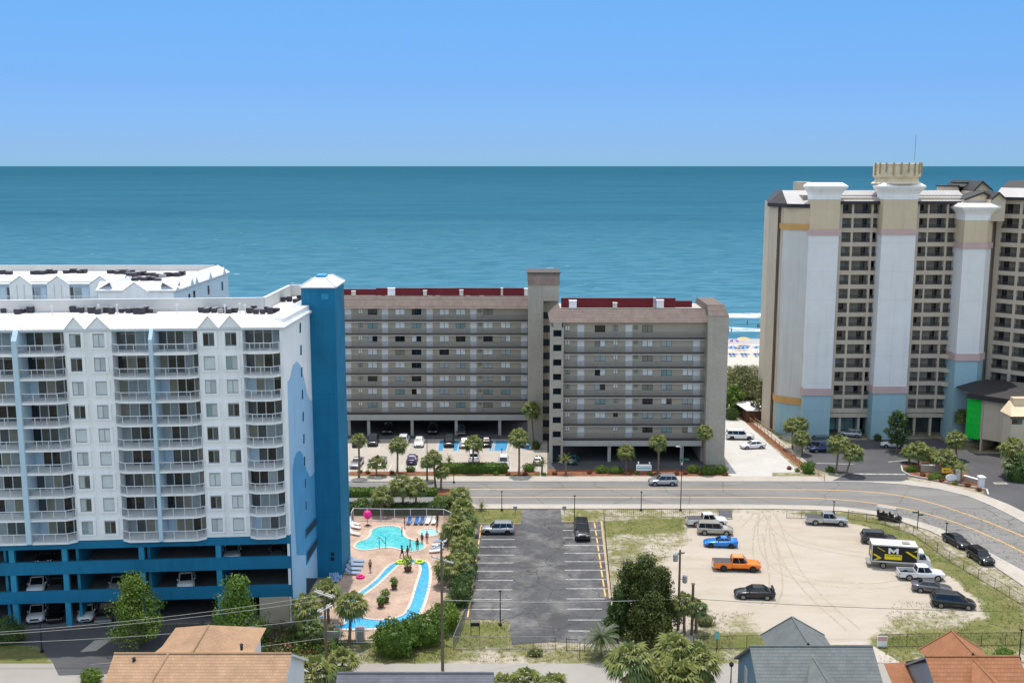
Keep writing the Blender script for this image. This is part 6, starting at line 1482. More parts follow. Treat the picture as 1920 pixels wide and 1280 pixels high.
palm('palm rising from the left half of the long clipped hedge', (886, 884), (887, 829), 19, group=PG)
palm('full crowned palm left of the stair tower, in the mulch strip', (973, 891), (973, 818), 21, group=PG)
palm('tallest palm standing against the stair tower', (1002, 836), (997, 765), 19, group=PG)
palm('palm right of the small teal sign, before the wing', (1234, 888), (1234, 826), 18, group=PG)
palm('low palm left of the small teal sign, before the wing', (1174, 884), (1174, 845), 17, group=PG)
palm('palm at the end pier of the wing', (1323, 886), (1322, 807), 17, group=PG)
palm('round palm bush before the half hidden silver car', (706, 893), (706, 868), 19, 'shrub', group=PG, name='palm_bush')
palm('thin palm left of the trio by the road', (801, 902), (801, 864), 15, group='palms between road and pool')
palm('taller palm in the middle of the trio by the road', (817, 916), (813, 856), 18, group='palms between road and pool')
palm('right hand palm of the trio by the road, pale crown', (827, 918), (828, 882), 15, group='palms between road and pool')
palm('leafy palm behind the pool fence, nearest the lift tower', (717, 966), (717, 926), 22, group='palms between road and pool')
palm('palm with tall bare trunk behind the pool fence', (756, 960), (753, 906), 24, group='palms between road and pool')
palm('palm right of the tall bare trunk, behind the pool fence', (779, 960), (782, 910), 22, group='palms between road and pool')
HGp = 'palms along the hedge between pool and asphalt lot'
palm('bright crown at the road end of the palm hedge', (863, 958), (862, 928), 24, group=HGp)
palm('second palm from the road in the palm hedge', (868, 978), (866, 950), 24, group=HGp)
palm('big pale crown of the palm hedge beside the hot tub', (857, 1018), (857, 985), 31, group=HGp)
palm('palm hedge crown nearest the silver car', (876, 1004), (876, 978), 22, 'dark', group=HGp)
palm('palm hedge crown behind the upper crossarm of the pole', (868, 1058), (866, 1022), 27, group=HGp)
palm('low dark crown in the middle of the palm hedge', (880, 1046), (879, 1026), 20, 'dark', group=HGp)
palm('palm hanging over the lazy river beside the utility pole', (843, 1098), (840, 1062), 29, group=HGp)
palm('yellowish palm behind the utility pole, in the hedge', (862, 1086), (862, 1050), 24, group=HGp)
palm('dark palm at the near end of the palm hedge', (871, 1100), (870, 1070), 22, 'dark', group=HGp)
palm('single palm standing between lazy river and white fence', (655, 1206), (659, 1131), 31, group='palms around the pool')
palm('pale palm before the corner of the balcony hotel', (572, 1196), (573, 1136), 31, group='palms around the pool')
palm('pale palm beside the double crossarm pole, above the loungers', (617, 1168), (612, 1108), 30, group='palms around the pool')
palm('dark palm under the pale one at the hotel corner', (585, 1212), (583, 1178), 24, 'dark', group='palms around the pool')
palm('spreading palm bush on the verge of the front street, left', (586, 1298), (586, 1262), 44, 'shrub', group='palm bushes on the front street', name='palm_bush')
palm('smaller palm bush beside the foot of the double crossarm pole', (643, 1268), (643, 1238), 32, 'shrub', group='palm bushes on the front street', name='palm_bush')
FGp = 'palms in the bottom foreground'
palm('foreground palm with bare trunk left of the thicket', (1178, 1330), (1181, 1237), 47, group=FGp)
palm('foreground palm second from the left in the thicket', (1222, 1325), (1222, 1270), 45, group=FGp)
palm('tall bright foreground palm in the middle of the thicket', (1268, 1300), (1266, 1222), 47, group=FGp)
palm('foreground palm nearest the blue house', (1310, 1305), (1308, 1240), 45, group=FGp)
palm('low foreground palm at the bottom edge of the thicket', (1275, 1330), (1272, 1275), 48, 'shrub', group=FGp)
palm('small palm at the bottom edge beside the slate roof', (985, 1310), (985, 1278), 34, 'shrub', group=FGp)
palm('low palm bush at the bottom edge right of the slate roof corner', (1036, 1318), (1036, 1288), 34, 'shrub', group=FGp)
palm('small palm bush peeking over the end of the slate roof', (944, 1312), (944, 1283), 26, 'shrub', group=FGp)
palm('palm squeezed between white coupe and entrance bed', (1705, 868), (1704, 846), 15, group='palms in front of the tall hotel')
palm('low palm beside the yellow green one in the hotel entrance bed', (1790, 896), (1788, 870), 17, 'shrub', group='palms in front of the tall hotel')
palm('palm crown leaning over the hot tub from the hedge', (846, 1012), (842, 1000), 20, 'shrub', group='palms along the hedge between pool and asphalt lot')
palm('grey green feather palm before the asphalt lot fence', (1127, 1232), (1127, 1196), 33, 'pindo', group='feather palms')
palm('slim palm right of the dark cedar, by the utility pole', (1283, 1190), (1284, 1128), 24, group='palms beside the cedar')
palm('dark palm beside the bare wooden post', (1305, 1186), (1305, 1138), 24, 'dark', group='palms beside the cedar')
palm('palm crown between cedar and utility pole', (1258, 1185), (1256, 1138), 22, 'dark', group='palms beside the cedar')
palm('spiky young palm on the grass strip at the road', (903, 956), (903, 948), 11, 'spiky', group='feather palms')
palm('leafy palm at the left corner of the wing', (1061, 890), (1060, 862), 14, 'spiky', group='feather palms')
palm('spiky palm at the right end of the parking strip', (1016, 888), (1017, 868), 13, 'spiky', group='feather palms')
palm('spiky palm rising behind the long clipped hedge', (842, 880), (842, 862), 11, 'spiky', group='feather palms')
HP_ = 'palms in front of the tall hotel'
palm('left palm of the trio by the blue hotel wall', (1486, 842), (1485, 795), 18, group=HP_)
palm('back palm of the trio by the blue hotel wall', (1500, 836), (1501, 793), 17, group=HP_)
palm('front palm of the trio by the blue hotel wall', (1505, 852), (1503, 818), 18, group=HP_)
palm('left palm of the pair at the hotel car park', (1567, 886), (1573, 830), 22, group=HP_)
palm('right palm of the pair at the hotel car park', (1585, 892), (1600, 846), 21, group=HP_)
palm('palm at the left of the hotel entrance bed', (1722, 878), (1722, 842), 22, group=HP_)
palm('second palm of the hotel entrance bed', (1745, 872), (1745, 850), 18, group=HP_)
palm('yellow green palm in the middle of the hotel entrance bed', (1775, 890), (1772, 856), 23, group=HP_)
palm('palm between green netting and entrance bed', (1794, 862), (1793, 822), 20, group=HP_)
palm('tall palm against the blue pilaster beside the green netting', (1803, 830), (1806, 778), 17, group=HP_)
palm('small spiky palm at the white wall by the drive', (1801, 906), (1803, 880), 17, 'spiky', group='feather palms')
palm('big palm at the right edge before the gatehouse', (1897, 892), (1900, 838), 26, group=HP_)
palm('dark palm at the right edge under the big one', (1908, 898), (1906, 872), 26, 'dark', group=HP_)
# trees
tree('street_tree', 'bright green leafy tree before the garage decks, left of the shingle roof', (258, 1216), 8.3, 7.6, 'leaf_bright', 'cone', 64, 150, .13, group='young trees by the garage', trunk_h=1.8)
tree('street_tree', 'green leafy tree before the garage decks, right of the other one', (447, 1216), 7.9, 7.2, 'leaf_mid', 'cone', 64, 150, .13, group='young trees by the garage', trunk_h=1.2)
CG = 'cedars between asphalt lot and sand lot'
tree('cedar_tree', 'tallest dark cedar in the middle of the clump', (1207, 1192), 9.2, 6.2, 'leaf_cedar', 'cone', 85, 210, .12, group=CG, trunk_h=.5)
tree('cedar_tree', 'second tallest cedar, on the kerb side of the clump', (1178, 1186), 8.2, 5.0, 'leaf_cedar', 'cone', 70, 190, .12, group=CG, trunk_h=.5)
tree('cedar_tree', 'cedar at the right flank of the clump, nearest the utility pole', (1239, 1184), 7.4, 4.8, 'leaf_cedar', 'cone', 70, 180, .12, group=CG, trunk_h=.5)
tree('cedar_tree', 'low spreading cedar at the left foot of the clump', (1160, 1192), 5.2, 4.0, 'leaf_dark', 'cone', 45, 180, .12, group=CG, trunk_h=.4)
tree('cedar_tree', 'low dark cedar at the near foot of the clump', (1215, 1204), 5.6, 6.4, 'leaf_cedar', 'cone', 70, 190, .12, group=CG, trunk_h=.4)
tree('dark_tree', 'dark narrow tree against the blue base of the central pilaster', (1681, 848), 7.6, 4.6, 'leaf_dark', 'round', 45, 70, .2, trunk_h=2.2)
tree('dune_tree', 'wind shaped tree behind the beach hut, centre of the dune thicket', (1400, 772), 8.0, 7.5, 'leaf_dune', 'round', 60, 70, .24, group='dune trees', trunk_h=1.5)
tree('dune_tree', 'thin dune tree touching the hotel wall above the beach hut', (1428, 790), 8.5, 4.0, 'leaf_dune', 'round', 30, 45, .24, group='dune trees', trunk_h=3.0)
tree('dune_tree', 'dune tree at the end pier of the beige wing', (1376, 776), 6.0, 6.0, 'leaf_mid', 'round', 45, 70, .24, group='dune trees', trunk_h=.8)
tree('dune_tree', 'tall dune tree at the back of the dune thicket', (1392, 752), 7.5, 8.0, 'leaf_dune', 'round', 55, 70, .26, group='dune trees', trunk_h=1)
b = MB(); rnd = random.Random(5)
for _ in range(520):
    p = G(rnd.uniform(1352, 1445), 690 + 66 * rnd.random() ** 1.2); s = rnd.uniform(.5, 1.4); leafblob(b, (p.x, p.y, .4 * s), s, s, .7 * s, 26, .22, rnd, 0 if rnd.random() < .5 else 1, .2)
o = b.build('dune_scrub', ['leaf_dune', 'leaf_dead']); tag(o, 'brown green dune scrub between hut and beach', 'scrub', kind='stuff')
b = MB()
for _ in range(170):
    p = G(rnd.uniform(480, 640), rnd.uniform(1178, 1230)); s = rnd.uniform(.4, 1.1); leafblob(b, (p.x, p.y, .5 * s), s, s, .9 * s, 42, .14, rnd, rnd.choice((0, 0, 1, 1, 2)), .2)
for _ in range(120):
    p = G(rnd.uniform(330, 500), rnd.uniform(1180, 1222)); s = rnd.uniform(.4, 1.0); leafblob(b, (p.x, p.y, .5 * s), s, s, .9 * s, 40, .14, rnd, rnd.choice((0, 1, 1)), .2)
o = b.build('undergrowth', ['leaf_mid', 'leaf_dark', 'leaf_red']); tag(o, 'mixed dark undergrowth at the foot of the balcony hotel', 'undergrowth', kind='stuff')
b = MB(); rnd = random.Random(9); k = 0
while k < 5200:
    u, v = rnd.uniform(650, 1920), rnd.uniform(958, 1240); p = G(u, v); g_ = grass_at(p.x, p.y)
    if g_ < .4 or rnd.random() > g_ or inpoly(u, v, LOT) or (u < 850 and v < 1205) or v > 1241 or (1380 < u < 1650 and 1150 < v): continue
    k += 1; s = rnd.uniform(.5, 1.3)
    for _ in range(4): a = rnd.uniform(0, 6.28); x, y, hh = p.x + rnd.uniform(-.2, .2) * s, p.y + rnd.uniform(-.2, .2) * s, rnd.uniform(.08, .24) * s; w = .035; b.poly([(x - w * math.cos(a), y - w * math.sin(a), 0), (x + w * math.cos(a), y + w * math.sin(a), 0), (x + rnd.uniform(-.15, .15), y + rnd.uniform(-.15, .15), hh)], rnd.choice((0, 0, 1)))
o = b.build('grass_tufts', ['leaf_dune', 'leaf_dead']); tag(o, 'tufts of short dry grass on verges and vacant lot', 'grass', kind='stuff')
# hedges and bushes
bush('clipped_hedge', 'long clipped hedge before the condominium parking', (888, 885), 11.5, 1.5, 2.0, 'leaf_hedge', 'hedge', 'clipped hedges', box=True)
bush('clipped_hedge', 'low clipped hedge in the road median beside the lift tower', (680, 929), 7.4, 1.1, 1.8, 'leaf_hedge', 'hedge', 'clipped hedges', box=True, z0=.1)
bush('clipped_hedge', 'low clipped hedge in the road median behind the palms', (775, 928), 7.5, 1.0, 1.6, 'leaf_hedge', 'hedge', 'clipped hedges', box=True, z0=.1)
bush('clipped_hedge', 'dark hedge right behind the pool fence', (745, 962), 15.5, 1.5, 2.0, 'leaf_dark', 'hedge', 'clipped hedges', box=True)
bush('garden_bush', 'rounded bush at the lift tower side of the pool hedge', (682, 955), 3.6, 2.0, 2.5, 'leaf_hedge', group='rounded garden bushes')
bush('garden_bush', 'rounded bush beside the right end of the pool hedge', (828, 955), 4.4, 2.4, 3, 'leaf_bright', group='rounded garden bushes')
bush('garden_bush', 'small rounded bush before the dark blue saloon', (770, 884), 2.0, 1.1, 1.4, 'leaf_hedge', group='rounded garden bushes')
bush('garden_bush', 'small rounded bush left of the spiky palm at the parking strip', (992, 883), 2.6, 1.5, 1.8, 'leaf_mid', group='rounded garden bushes')
bush('garden_bush', 'left one of the two low rounded bushes before the wing columns', (1128, 886), 2.8, 1.4, 1.8, 'leaf_bright', group='rounded garden bushes')
bush('garden_bush', 'right one of the two low rounded bushes before the wing columns', (1153, 887), 3.0, 1.3, 1.8, 'leaf_hedge', group='rounded garden bushes')
bush('garden_bush', 'rounded bush behind the lamp pole at the wing', (1300, 886), 2.8, 1.6, 1.8, 'leaf_bright', group='rounded garden bushes')
bush('garden_bush', 'dark rounded bush between two bright ones at the end pier', (1326, 889), 3.0, 1.7, 1.8, 'leaf_mid', group='rounded garden bushes')
bush('garden_bush', 'bright rounded bush at the corner of the end pier', (1351, 888), 2.8, 1.8, 1.8, 'leaf_hedge', group='rounded garden bushes')
bush('garden_bush', 'dark bush at the foot of the stair tower palm', (1005, 842), 2.0, 1.8, 1.6, 'leaf_dark', group='rounded garden bushes')
bush('garden_bush', 'round green bush at the end of the mulch strip and wooden railing', (1515, 886), 3.0, 2.3, 2.4, 'leaf_hedge', group='rounded garden bushes')
bush('garden_bush', 'small round bush under the pair of hotel palms', (1556, 884), 1.8, 1.1, 1.4, 'leaf_hedge', group='rounded garden bushes')
bush('garden_bush', 'low bush at the corner of the hotel entrance bed', (1708, 884), 2.6, 1.2, 1.4, 'leaf_hedge', group='rounded garden bushes')
bush('garden_bush', 'bright low bush behind the yellow arrow sign', (1754, 899), 3.2, 1.3, 1.6, 'leaf_bright', group='rounded garden bushes')
bush('garden_bush', 'dark round bush beside the lobby of the tall hotel', (1645, 826), 1.8, 1.5, 1.5, 'leaf_dark', group='rounded garden bushes')
bush('garden_bush', 'large dark bush at the right edge under the palm', (1908, 902), 4.4, 3.4, 3.6, 'leaf_dark', group='rounded garden bushes')
bush('garden_bush', 'dark green bush at the end pier beside the side lot', (1372, 786), 3.4, 2.6, 3, 'leaf_dark', group='rounded garden bushes')
bush('garden_bush', 'small bush beside the beach hut', (1440, 800), 2.6, 2.2, 2.4, 'leaf_mid', group='rounded garden bushes')
bush('garden_bush', 'huge rounded dark green bush before the lazy river', (742, 1224), 5.4, 4.2, 4.6, 'leaf_hedge', group='rounded garden bushes', dens=1.6)
bush('garden_bush', 'yellow green bush right of the huge rounded one', (795, 1205), 5.6, 3.8, 4.6, 'leaf_hedge', group='rounded garden bushes', dens=1.4)
bush('garden_bush', 'bright bush at the fence corner behind the utility pole', (835, 1178), 3.8, 3.6, 5.5, 'leaf_bright', group='rounded garden bushes', dens=1.2)
bush('garden_bush', 'dark bush filling the palm hedge beside the asphalt lot', (865, 1128), 3.2, 3.4, 6.0, 'leaf_dark', group='rounded garden bushes')
bush('garden_bush', 'dark bush in the palm hedge below the silver car', (877, 1080), 2.8, 3.0, 6.5, 'leaf_dark', group='rounded garden bushes')
bush('garden_bush', 'green bush in the palm hedge near the road', (872, 1020), 3.0, 2.8, 7.5, 'leaf_mid', group='rounded garden bushes')
bush('garden_bush', 'dark bush filling the palm hedge at the grass strip', (871, 975), 3.2, 3.0, 6.0, 'leaf_mid', group='rounded garden bushes')
bush('garden_bush', 'small weedy bush at the foot of the asphalt lot fence', (1003, 1228), 2.0, .9, 1.2, 'leaf_dune', group='rounded garden bushes')
bush('garden_bush', 'leafy bush before the rust roof house at the right edge', (1882, 1240), 2.4, 1.8, 1.8, 'leaf_mid', group='rounded garden bushes')
bush('garden_bush', 'tall weedy bush on the sand beside the cedar palms', (1322, 1170), 2.6, 1.4, 2.4, 'leaf_dune', group='rounded garden bushes', dens=.5)
bush('garden_bush', 'dark hedge bush at the left edge by the driveway', (12, 1204), 5.0, 3.2, 3.0, 'leaf_dark', group='rounded garden bushes')
bush('garden_bush', 'sunlit shrub at the left foot of the tan shingle roof', (172, 1278), 2.6, 1.6, 2.0, 'leaf_bright', group='rounded garden bushes')
for k, (u, v) in enumerate(((675, 886), (690, 888), (735, 888), (930, 890), (952, 891), (985, 891), (1020, 892), (1040, 890), (1105, 888), (1195, 889), (1268, 890), (1285, 889), (1218, 890), (1360, 892), (1480, 880), (1495, 884), (1730, 893), (1765, 903), (1790, 908), (1815, 912), (1835, 920))):
    bush('mulch_shrub', 'small reddish shrub in the mulch bed, number apart from its neighbours' if False else ('small reddish shrub in the mulch strip of the condominium' if u < 1400 else 'small reddish shrub in the planting beds by the tall hotel'), (u, v), 1.1, .7, .9, 'leaf_red' if k % 3 else 'leaf_hedge', 'shrub', 'small reddish shrubs along the condominium' if u < 1400 else 'small reddish shrubs by the tall hotel', size=.1, dens=.6)

# ------------------------------------------------------------------ pool deck
def zp(x, y): return (620 + x / 4.5714, 940 + y / 4.5714)
struct(sheet('pool_deck', gpoly([(650, 968), (840, 966), (850, 976), (858, 1010), (846, 1080), (832, 1130), (818, 1180), (800, 1200), (610, 1200), (596, 1160), (620, 1110), (640, 1075)]), .06, 'deck_paver'))
def water(name, rgb, rgb2, sc_):
    m = bpy.data.materials.new(name); m.use_nodes = True
    global N, L, tc
    N = m.node_tree.nodes; L = m.node_tree.links; bs = N['Principled BSDF']; tc = N.new('ShaderNodeTexCoord')
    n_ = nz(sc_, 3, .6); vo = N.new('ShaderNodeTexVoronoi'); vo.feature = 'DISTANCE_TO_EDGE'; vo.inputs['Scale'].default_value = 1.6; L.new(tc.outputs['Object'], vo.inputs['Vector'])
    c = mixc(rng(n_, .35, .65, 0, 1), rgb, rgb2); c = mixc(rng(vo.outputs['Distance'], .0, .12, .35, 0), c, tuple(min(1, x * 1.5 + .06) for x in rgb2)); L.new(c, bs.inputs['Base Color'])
    bs.inputs['Roughness'].default_value = .08; bs.inputs['Specular IOR Level'].default_value = .35; bp = N.new('ShaderNodeBump'); bp.inputs['Strength'].default_value = .25; bp.inputs['Distance'].default_value = .1; L.new(nz(2.5, 3, .5), bp.inputs['Height']); L.new(bp.outputs[0], bs.inputs['Normal']); M[name] = m
water('pool_water', (.035, .36, .41), (.12, .50, .52), .35); water('river_water', (.008, .24, .56), (.02, .34, .68), 1.2); water('tub_water', (.24, .55, .56), (.36, .64, .64), .8)
def pool(name, P, m, hole=None):
    P = [Vector((p.x, p.y, 0)) for p in P]; b = MB()
    b.poly([(p.x, p.y, .072) for p in P]); w = struct(b.build(name, m)); b = MB(); n = len(P)
    for i in range(n):
        p, q = P[i], P[(i + 1) % n]; d = q - p
        if d.length < .01: continue
        F = Frame(p, d, (-d.y, d.x)); b.box(-.03, d.length + .03, -.28, .12, .05, .13, 0, F)
    struct(b.build(name + '_coping', 'coping')); return w
mp_ = [(190, 385), (230, 345), (300, 325), (335, 290), (335, 250), (390, 220), (480, 208), (570, 212), (625, 240), (635, 280), (650, 310), (720, 335), (790, 350), (822, 378), (800, 412), (740, 430), (660, 433), (590, 418), (520, 398), (430, 403), (360, 416), (280, 425), (215, 412)]
pool('swimming_pool', smooth_poly([G(*zp(*q)) for q in mp_], 2), 'pool_water')
pool('hot_tub', [G(*zp(840 + 92 * math.cos(a), 270 + 34 * math.sin(a))) for a in [k * 2 * math.pi / 24 for k in range(24)]], 'tub_water')
ro = [(12, 1098), (12, 1070), (130, 1052), (92, 1005), (78, 940), (95, 880), (165, 828), (245, 778), (330, 715), (405, 650), (450, 590), (500, 545), (560, 520), (640, 505), (720, 500), (800, 508), (850, 530), (862, 600), (860, 700), (835, 810), (795, 930), (740, 1010), (600, 1080), (400, 1100), (140, 1105)]
ri = [(290, 800), (205, 860), (190, 915), (212, 965), (260, 992), (330, 1012), (410, 1020), (540, 1005), (610, 980), (650, 945), (690, 860), (730, 720), (765, 620), (772, 560), (735, 536), (640, 530), (580, 548), (545, 582), (480, 642), (400, 722)]
P = smooth_poly([G(*zp(*q)) for q in ro], 2); pool('lazy_river', P, 'river_water')
P = smooth_poly([G(*zp(*q)) for q in ri], 2); b = MB(); b.poly([(p.x, p.y, .10) for p in P]); struct(b.build('river_island', 'deck_paver')); b = MB(); n = len(P)
for i in range(n):
    p, q = P[i], P[(i + 1) % n]; d = q - p; F = Frame((p.x, p.y), (d.x, d.y), (-d.y, d.x)); b.box(-.03, d.length + .03, -.18, .18, .05, .13, 0, F)
struct(b.build('river_island_coping', 'coping'))
def lounger(label, px, rz, m, grp):
    p = G(*px); t = thing('pool_lounger', label, 'lounger', (p.x, p.y, .06), rad(rz), grp); b = MB()
    for y in (-.3, .3): b.tube((-.95, y, .32), (.45, y, .32), .025, 5); b.tube((.45, y, .32), (.98, y, .78), .025, 5)
    b.build('frame', 'white_rail', t, loc=(0, 0, 0)); b = MB(); b.box(-.93, .45, -.29, .29, .33, .36); b.hexa([(.45, -.29, .33), (.97, -.29, .78), (.97, .29, .78), (.45, .29, .33), (.43, -.29, .36), (.95, -.29, .81), (.95, .29, .81), (.43, .29, .36)]); b.build('sling', m, t, loc=(0, 0, 0))
    for x in (-.75, .4):
        for y in (-.3, .3): b = MB(); b.tube((x, y, 0), (x, y, .32), .022, 5); b.build('leg', 'white_rail', t, loc=(0, 0, 0))
for k, x in enumerate((672, 735, 782, 832, 886)): lounger(('dark blue sling lounger in the row under the pool fence' if k < 3 else 'pale sling lounger with towel in the row under the pool fence'), zp(x, 190), 84, 'sling_blue' if k < 3 else 'shirt_white', 'loungers under the pool fence')
for k, (x, y) in enumerate(((228, 522), (222, 556), (200, 592), (192, 628))): lounger('blue sling lounger beside the foot of the lift tower', zp(x, y), 176, 'sling_pale', 'loungers beside the lift tower')
for k, (x, y) in enumerate(((205, 205), (212, 235), (205, 290))): lounger('white lounger between lift tower and swimming pool', zp(x, y), 150, 'shirt_white', 'white loungers beside the swimming pool')
for k, (x, y) in enumerate(((940, 355), (925, 385), (912, 415), (902, 440))): lounger('white and blue lounger under the palm hedge beside the hot tub', zp(x, y), 15, 'shirt_white' if k % 2 else 'sling_pale', 'loungers under the palm hedge')
for k, (u, v) in enumerate(((590, 1150), (593, 1160), (588, 1171), (592, 1182), (598, 1192))): lounger('pale blue lounger between the hotel corner palms and the double crossarm pole', (u, v), 170, 'sling_pale', 'loungers behind the double crossarm pole')
for k, (u, v) in enumerate(((622, 1086), (630, 1090), (636, 1084))): lounger('grey blue lounger in the corner under the lift tower', (u, v), 100, 'sling_pale', 'loungers in the lift tower corner')
p = G(*zp(318, 205)); t = thing('parasol', 'bright pink folded parasol beside the swimming pool', 'parasol', (p.x, p.y, .06)); b = MB(); b.tube((0, 0, 0), (0, 0, 1.5), .03, 6); b.lathe([(.35, 0), (.3, .06)], 10); b.build('pole', 'black_metal', t, loc=(0, 0, 0)); b = MB(); b.lathe([(.3, 1.0), (.55, 1.35), (.62, 1.7), (.45, 2.1), (.08, 2.3)], 10); b.build('canopy', 'hot_pink', t, loc=(0, 0, 0))
p = G(*zp(256, 655)); t = thing('swim_ring', 'pink inflatable swim ring lying on the pool deck', 'swim ring', (p.x, p.y, .06)); b = MB(); n = 16
b.loft([[((.42 + .15 * math.cos(c)) * math.cos(a), (.42 + .15 * math.cos(c)) * math.sin(a), .16 + .15 * math.sin(c)) for c in [q * math.pi / 4 for q in range(8)]] for a in [k * 2 * math.pi / n for k in range(n + 1)]], caps=False); b.build('inflatable_tube', 'hot_pink', t, True, (0, 0, 0))
b = MB(); b.lathe([(.05, .18), (.05, .34), (.02, .36)], 8, (.42, 0, 0)); b.build('valve', 'sign_white', t, loc=(0, 0, 0))
for (x, y, lab) in ((600, 530, 'lime inflatable ring on the left mouth of the lazy river'), (762, 528, 'lime inflatable ring on the right mouth of the lazy river'), (640, 520, 'lime inflatable ring behind the island planter')):
    p = G(*zp(x, y)); b = MB(); b.loft([[((.5 + .18 * math.cos(c)) * math.cos(a), (.5 + .18 * math.cos(c)) * math.sin(a), .12 + .18 * math.sin(c)) for c in [q * math.pi / 4 for q in range(8)]] for a in [k * 2 * math.pi / n for k in range(n + 1)]], caps=False); o = b.build('swim_ring', 'lime', None, True, (p.x, p.y, .08)); tag(o, lab, 'swim ring')
def planter(label, px, r, h):
    p = G(*px); t = thing('planter', label, 'planter', (p.x, p.y, .1), 0, 'planters on the river island'); b = MB(); b.lathe([(r * .6, 0), (r * .85, .45), (r * .9, .5), (r * .75, .48)], 12); b.build('pot', 'terracotta', t, loc=(0, 0, 0)); rnd = random.Random(int(px[0])); b = MB(); leafblob(b, (0, 0, .5 + h * .45), r * 1.15, r * 1.15, h * .5, 260, .13, rnd, 0, .1); b.build('plant', 'leaf_mid', t, loc=(0, 0, 0))
planter('tall leafy planter at the far tip of the river island', zp(662, 602), .62, 1.9); planter('single leafy planter in the middle of the river island', zp(545, 755), .48, 1.2); planter('far one of the paired planters on the river island', zp(470, 868), .55, 1.4); planter('near one of the paired planters on the river island', zp(432, 912), .48, 1.0)
# pool handrail and fences
t = thing('pool_lift', 'black frame of the pool lift at the edge of the swimming pool', 'pool lift', (*G(*zp(445, 405)).xy, .06)); b = MB()
for x in (-.9, .9): b.tube((x * .5, 0, 0), (x * .5, .1, 1.6), .04, 5)
b.build('post', 'black_metal', t, loc=(0, 0, 0)); b = MB(); b.path([(-.45, .1, 1.6), (.45, .1, .6), (.45, .1, 1.7)], .035, 5); b.path([(-.45, .1, 1.6), (-.9, .9, 1.0)], .035, 5); b.build('arm', 'black_metal', t, loc=(0, 0, 0))
def panel_fence(name, label, pts, h, post, m, mesh_m=None, rails=(0.08, 1.0), pick_=None, cat='fence', pr=.035, base=0, top_r=None):
    P = [Vector((p[0], p[1], 0)) for p in pts]; t = thing(name, label, cat, (P[0].x, P[0].y, base)); b = MB(); o = P[0]
    for p, q in zip(P, P[1:]):
        for r_ in rails: b.tube((p.x - o.x, p.y - o.y, h * r_), (q.x - o.x, q.y - o.y, h * r_), top_r or pr * .8, 5)
    b.build('rail', m, t, loc=(0, 0, 0))
    if pick_:
        b = MB()
        for p, q in zip(P, P[1:]):
            l = (q - p).length; k = pick_
            while k < l: c = p.lerp(q, k / l) - o; b.tube((c.x, c.y, h * rails[0]), (c.x, c.y, h * rails[-1]), .012, 3); k += pick_
        b.build('infill', mesh_m or m, t, loc=(0, 0, 0))
    for p, q in zip(P, P[1:]):
        l = (q - p).length; n_ = max(1, round(l / post))
        for k in range(n_):
            c = p.lerp(q, k / n_) - o; b = MB(); b.tube((c.x, c.y, 0), (c.x, c.y, h), pr, 6); b.lathe([(pr * 1.3, 0), (pr * 1.3, .03), (.01, .06)], 6, (c.x, c.y, h)); b.build('post', m, t, loc=(0, 0, 0))
    c = P[-1] - o; b = MB(); b.tube((c.x, c.y, 0), (c.x, c.y, h), pr, 6); b.build('post', m, t, loc=(0, 0, 0)); return t
panel_fence('pool_fence', 'white railed fence with grey infill along the back of the pool', gpoly([(659, 984), (663, 976), (740, 977.5), (800, 977), (832, 978), (846, 984)]), 1.9, 2.0, 'white_rail', 'rail_gray', pick_=.07, base=.05, pr=.05)
panel_fence('pool_fence', 'low white fence before the lazy river near the front street', gpoly([(608, 1205), (700, 1205), (800, 1203)]), 1.4, 1.9, 'white_rail', pick_=.22, pr=.045)
b = MB(); p = G(621, 1204); b.box(-.9, .9, -.04, .04, .15, 1.3); b.box(-.95, .95, -.05, .05, 1.3, 1.36); o = b.build('fence_board', 'ac_pale', loc=(p.x, p.y - .12, 0)); tag(o, 'grey solid board fixed to the low white pool fence', 'board')
b = MB(); p = G(660, 1204); b.box(-.45, .45, -.5, .5, 0, 1.3); b.box(-.5, .5, -.55, .55, 1.3, 1.36); o = b.build('pump_cabinet', 'ac_pale', loc=(p.x + .8, p.y + .8, 0)); tag(o, 'grey cabinet beside the trunk of the single pool palm', 'cabinet')
panel_fence('chain_link_fence', 'grey chain link fence along the near end of the asphalt lot', gpoly([(871, 1165), (850, 1217), (900, 1217), (960, 1217), (1042, 1217)]), 1.5, 2.6, 'steel_dull', pick_=.16, rails=(.05, 1.0))
panel_fence('dark_wire_fence', 'dark wire fence between asphalt lot and feather palm', gpoly([(1062, 1219), (1096, 1220), (1160, 1221)]), 1.4, 2.0, 'black_metal', pick_=.3, rails=(.05, .95))
panel_fence('dark_wire_fence', 'dark wire fence between front street and sand lot, left of the blue house', gpoly([(1300, 1217), (1345, 1216), (1400, 1215), (1460, 1213)]), 1.5, 2.6, 'black_metal', pick_=.15, rails=(.05, 1.0), pr=.03)
panel_fence('dark_wire_fence', 'dark wire fence before the rust roof house, right', gpoly([(1647, 1213), (1700, 1212), (1760, 1211), (1840, 1210), (1930, 1209)]), 1.5, 2.6, 'black_metal', pick_=.15, rails=(.05, 1.0), pr=.03)
panel_fence('dark_wire_fence', 'dark wire fence curving along the verge beside the road bend', gpoly([(1590, 972), (1660, 984), (1712, 1003), (1735, 1019), (1780, 1052), (1834, 1085), (1865, 1103), (1892, 1120), (1940, 1148)]), 1.3, 3.2, 'slab_brown', pick_=.22, rails=(.06, 1.0))
panel_fence('dark_wire_fence', 'low wire fence beside the long kerb of the asphalt lot', gpoly([(1132, 965), (1136, 1020), (1146, 1125)]), .9, 3.5, 'slab_brown', pick_=.14, rails=(.06, 1.0))
panel_fence('dark_wire_fence', 'faint wire fence between pavement and dry grass, left of the lot entrance', gpoly([(1135, 968), (1240, 969), (1346, 971)]), 1.2, 4.0, 'slab_brown', pick_=.3, rails=(.06, 1.0), pr=.025)
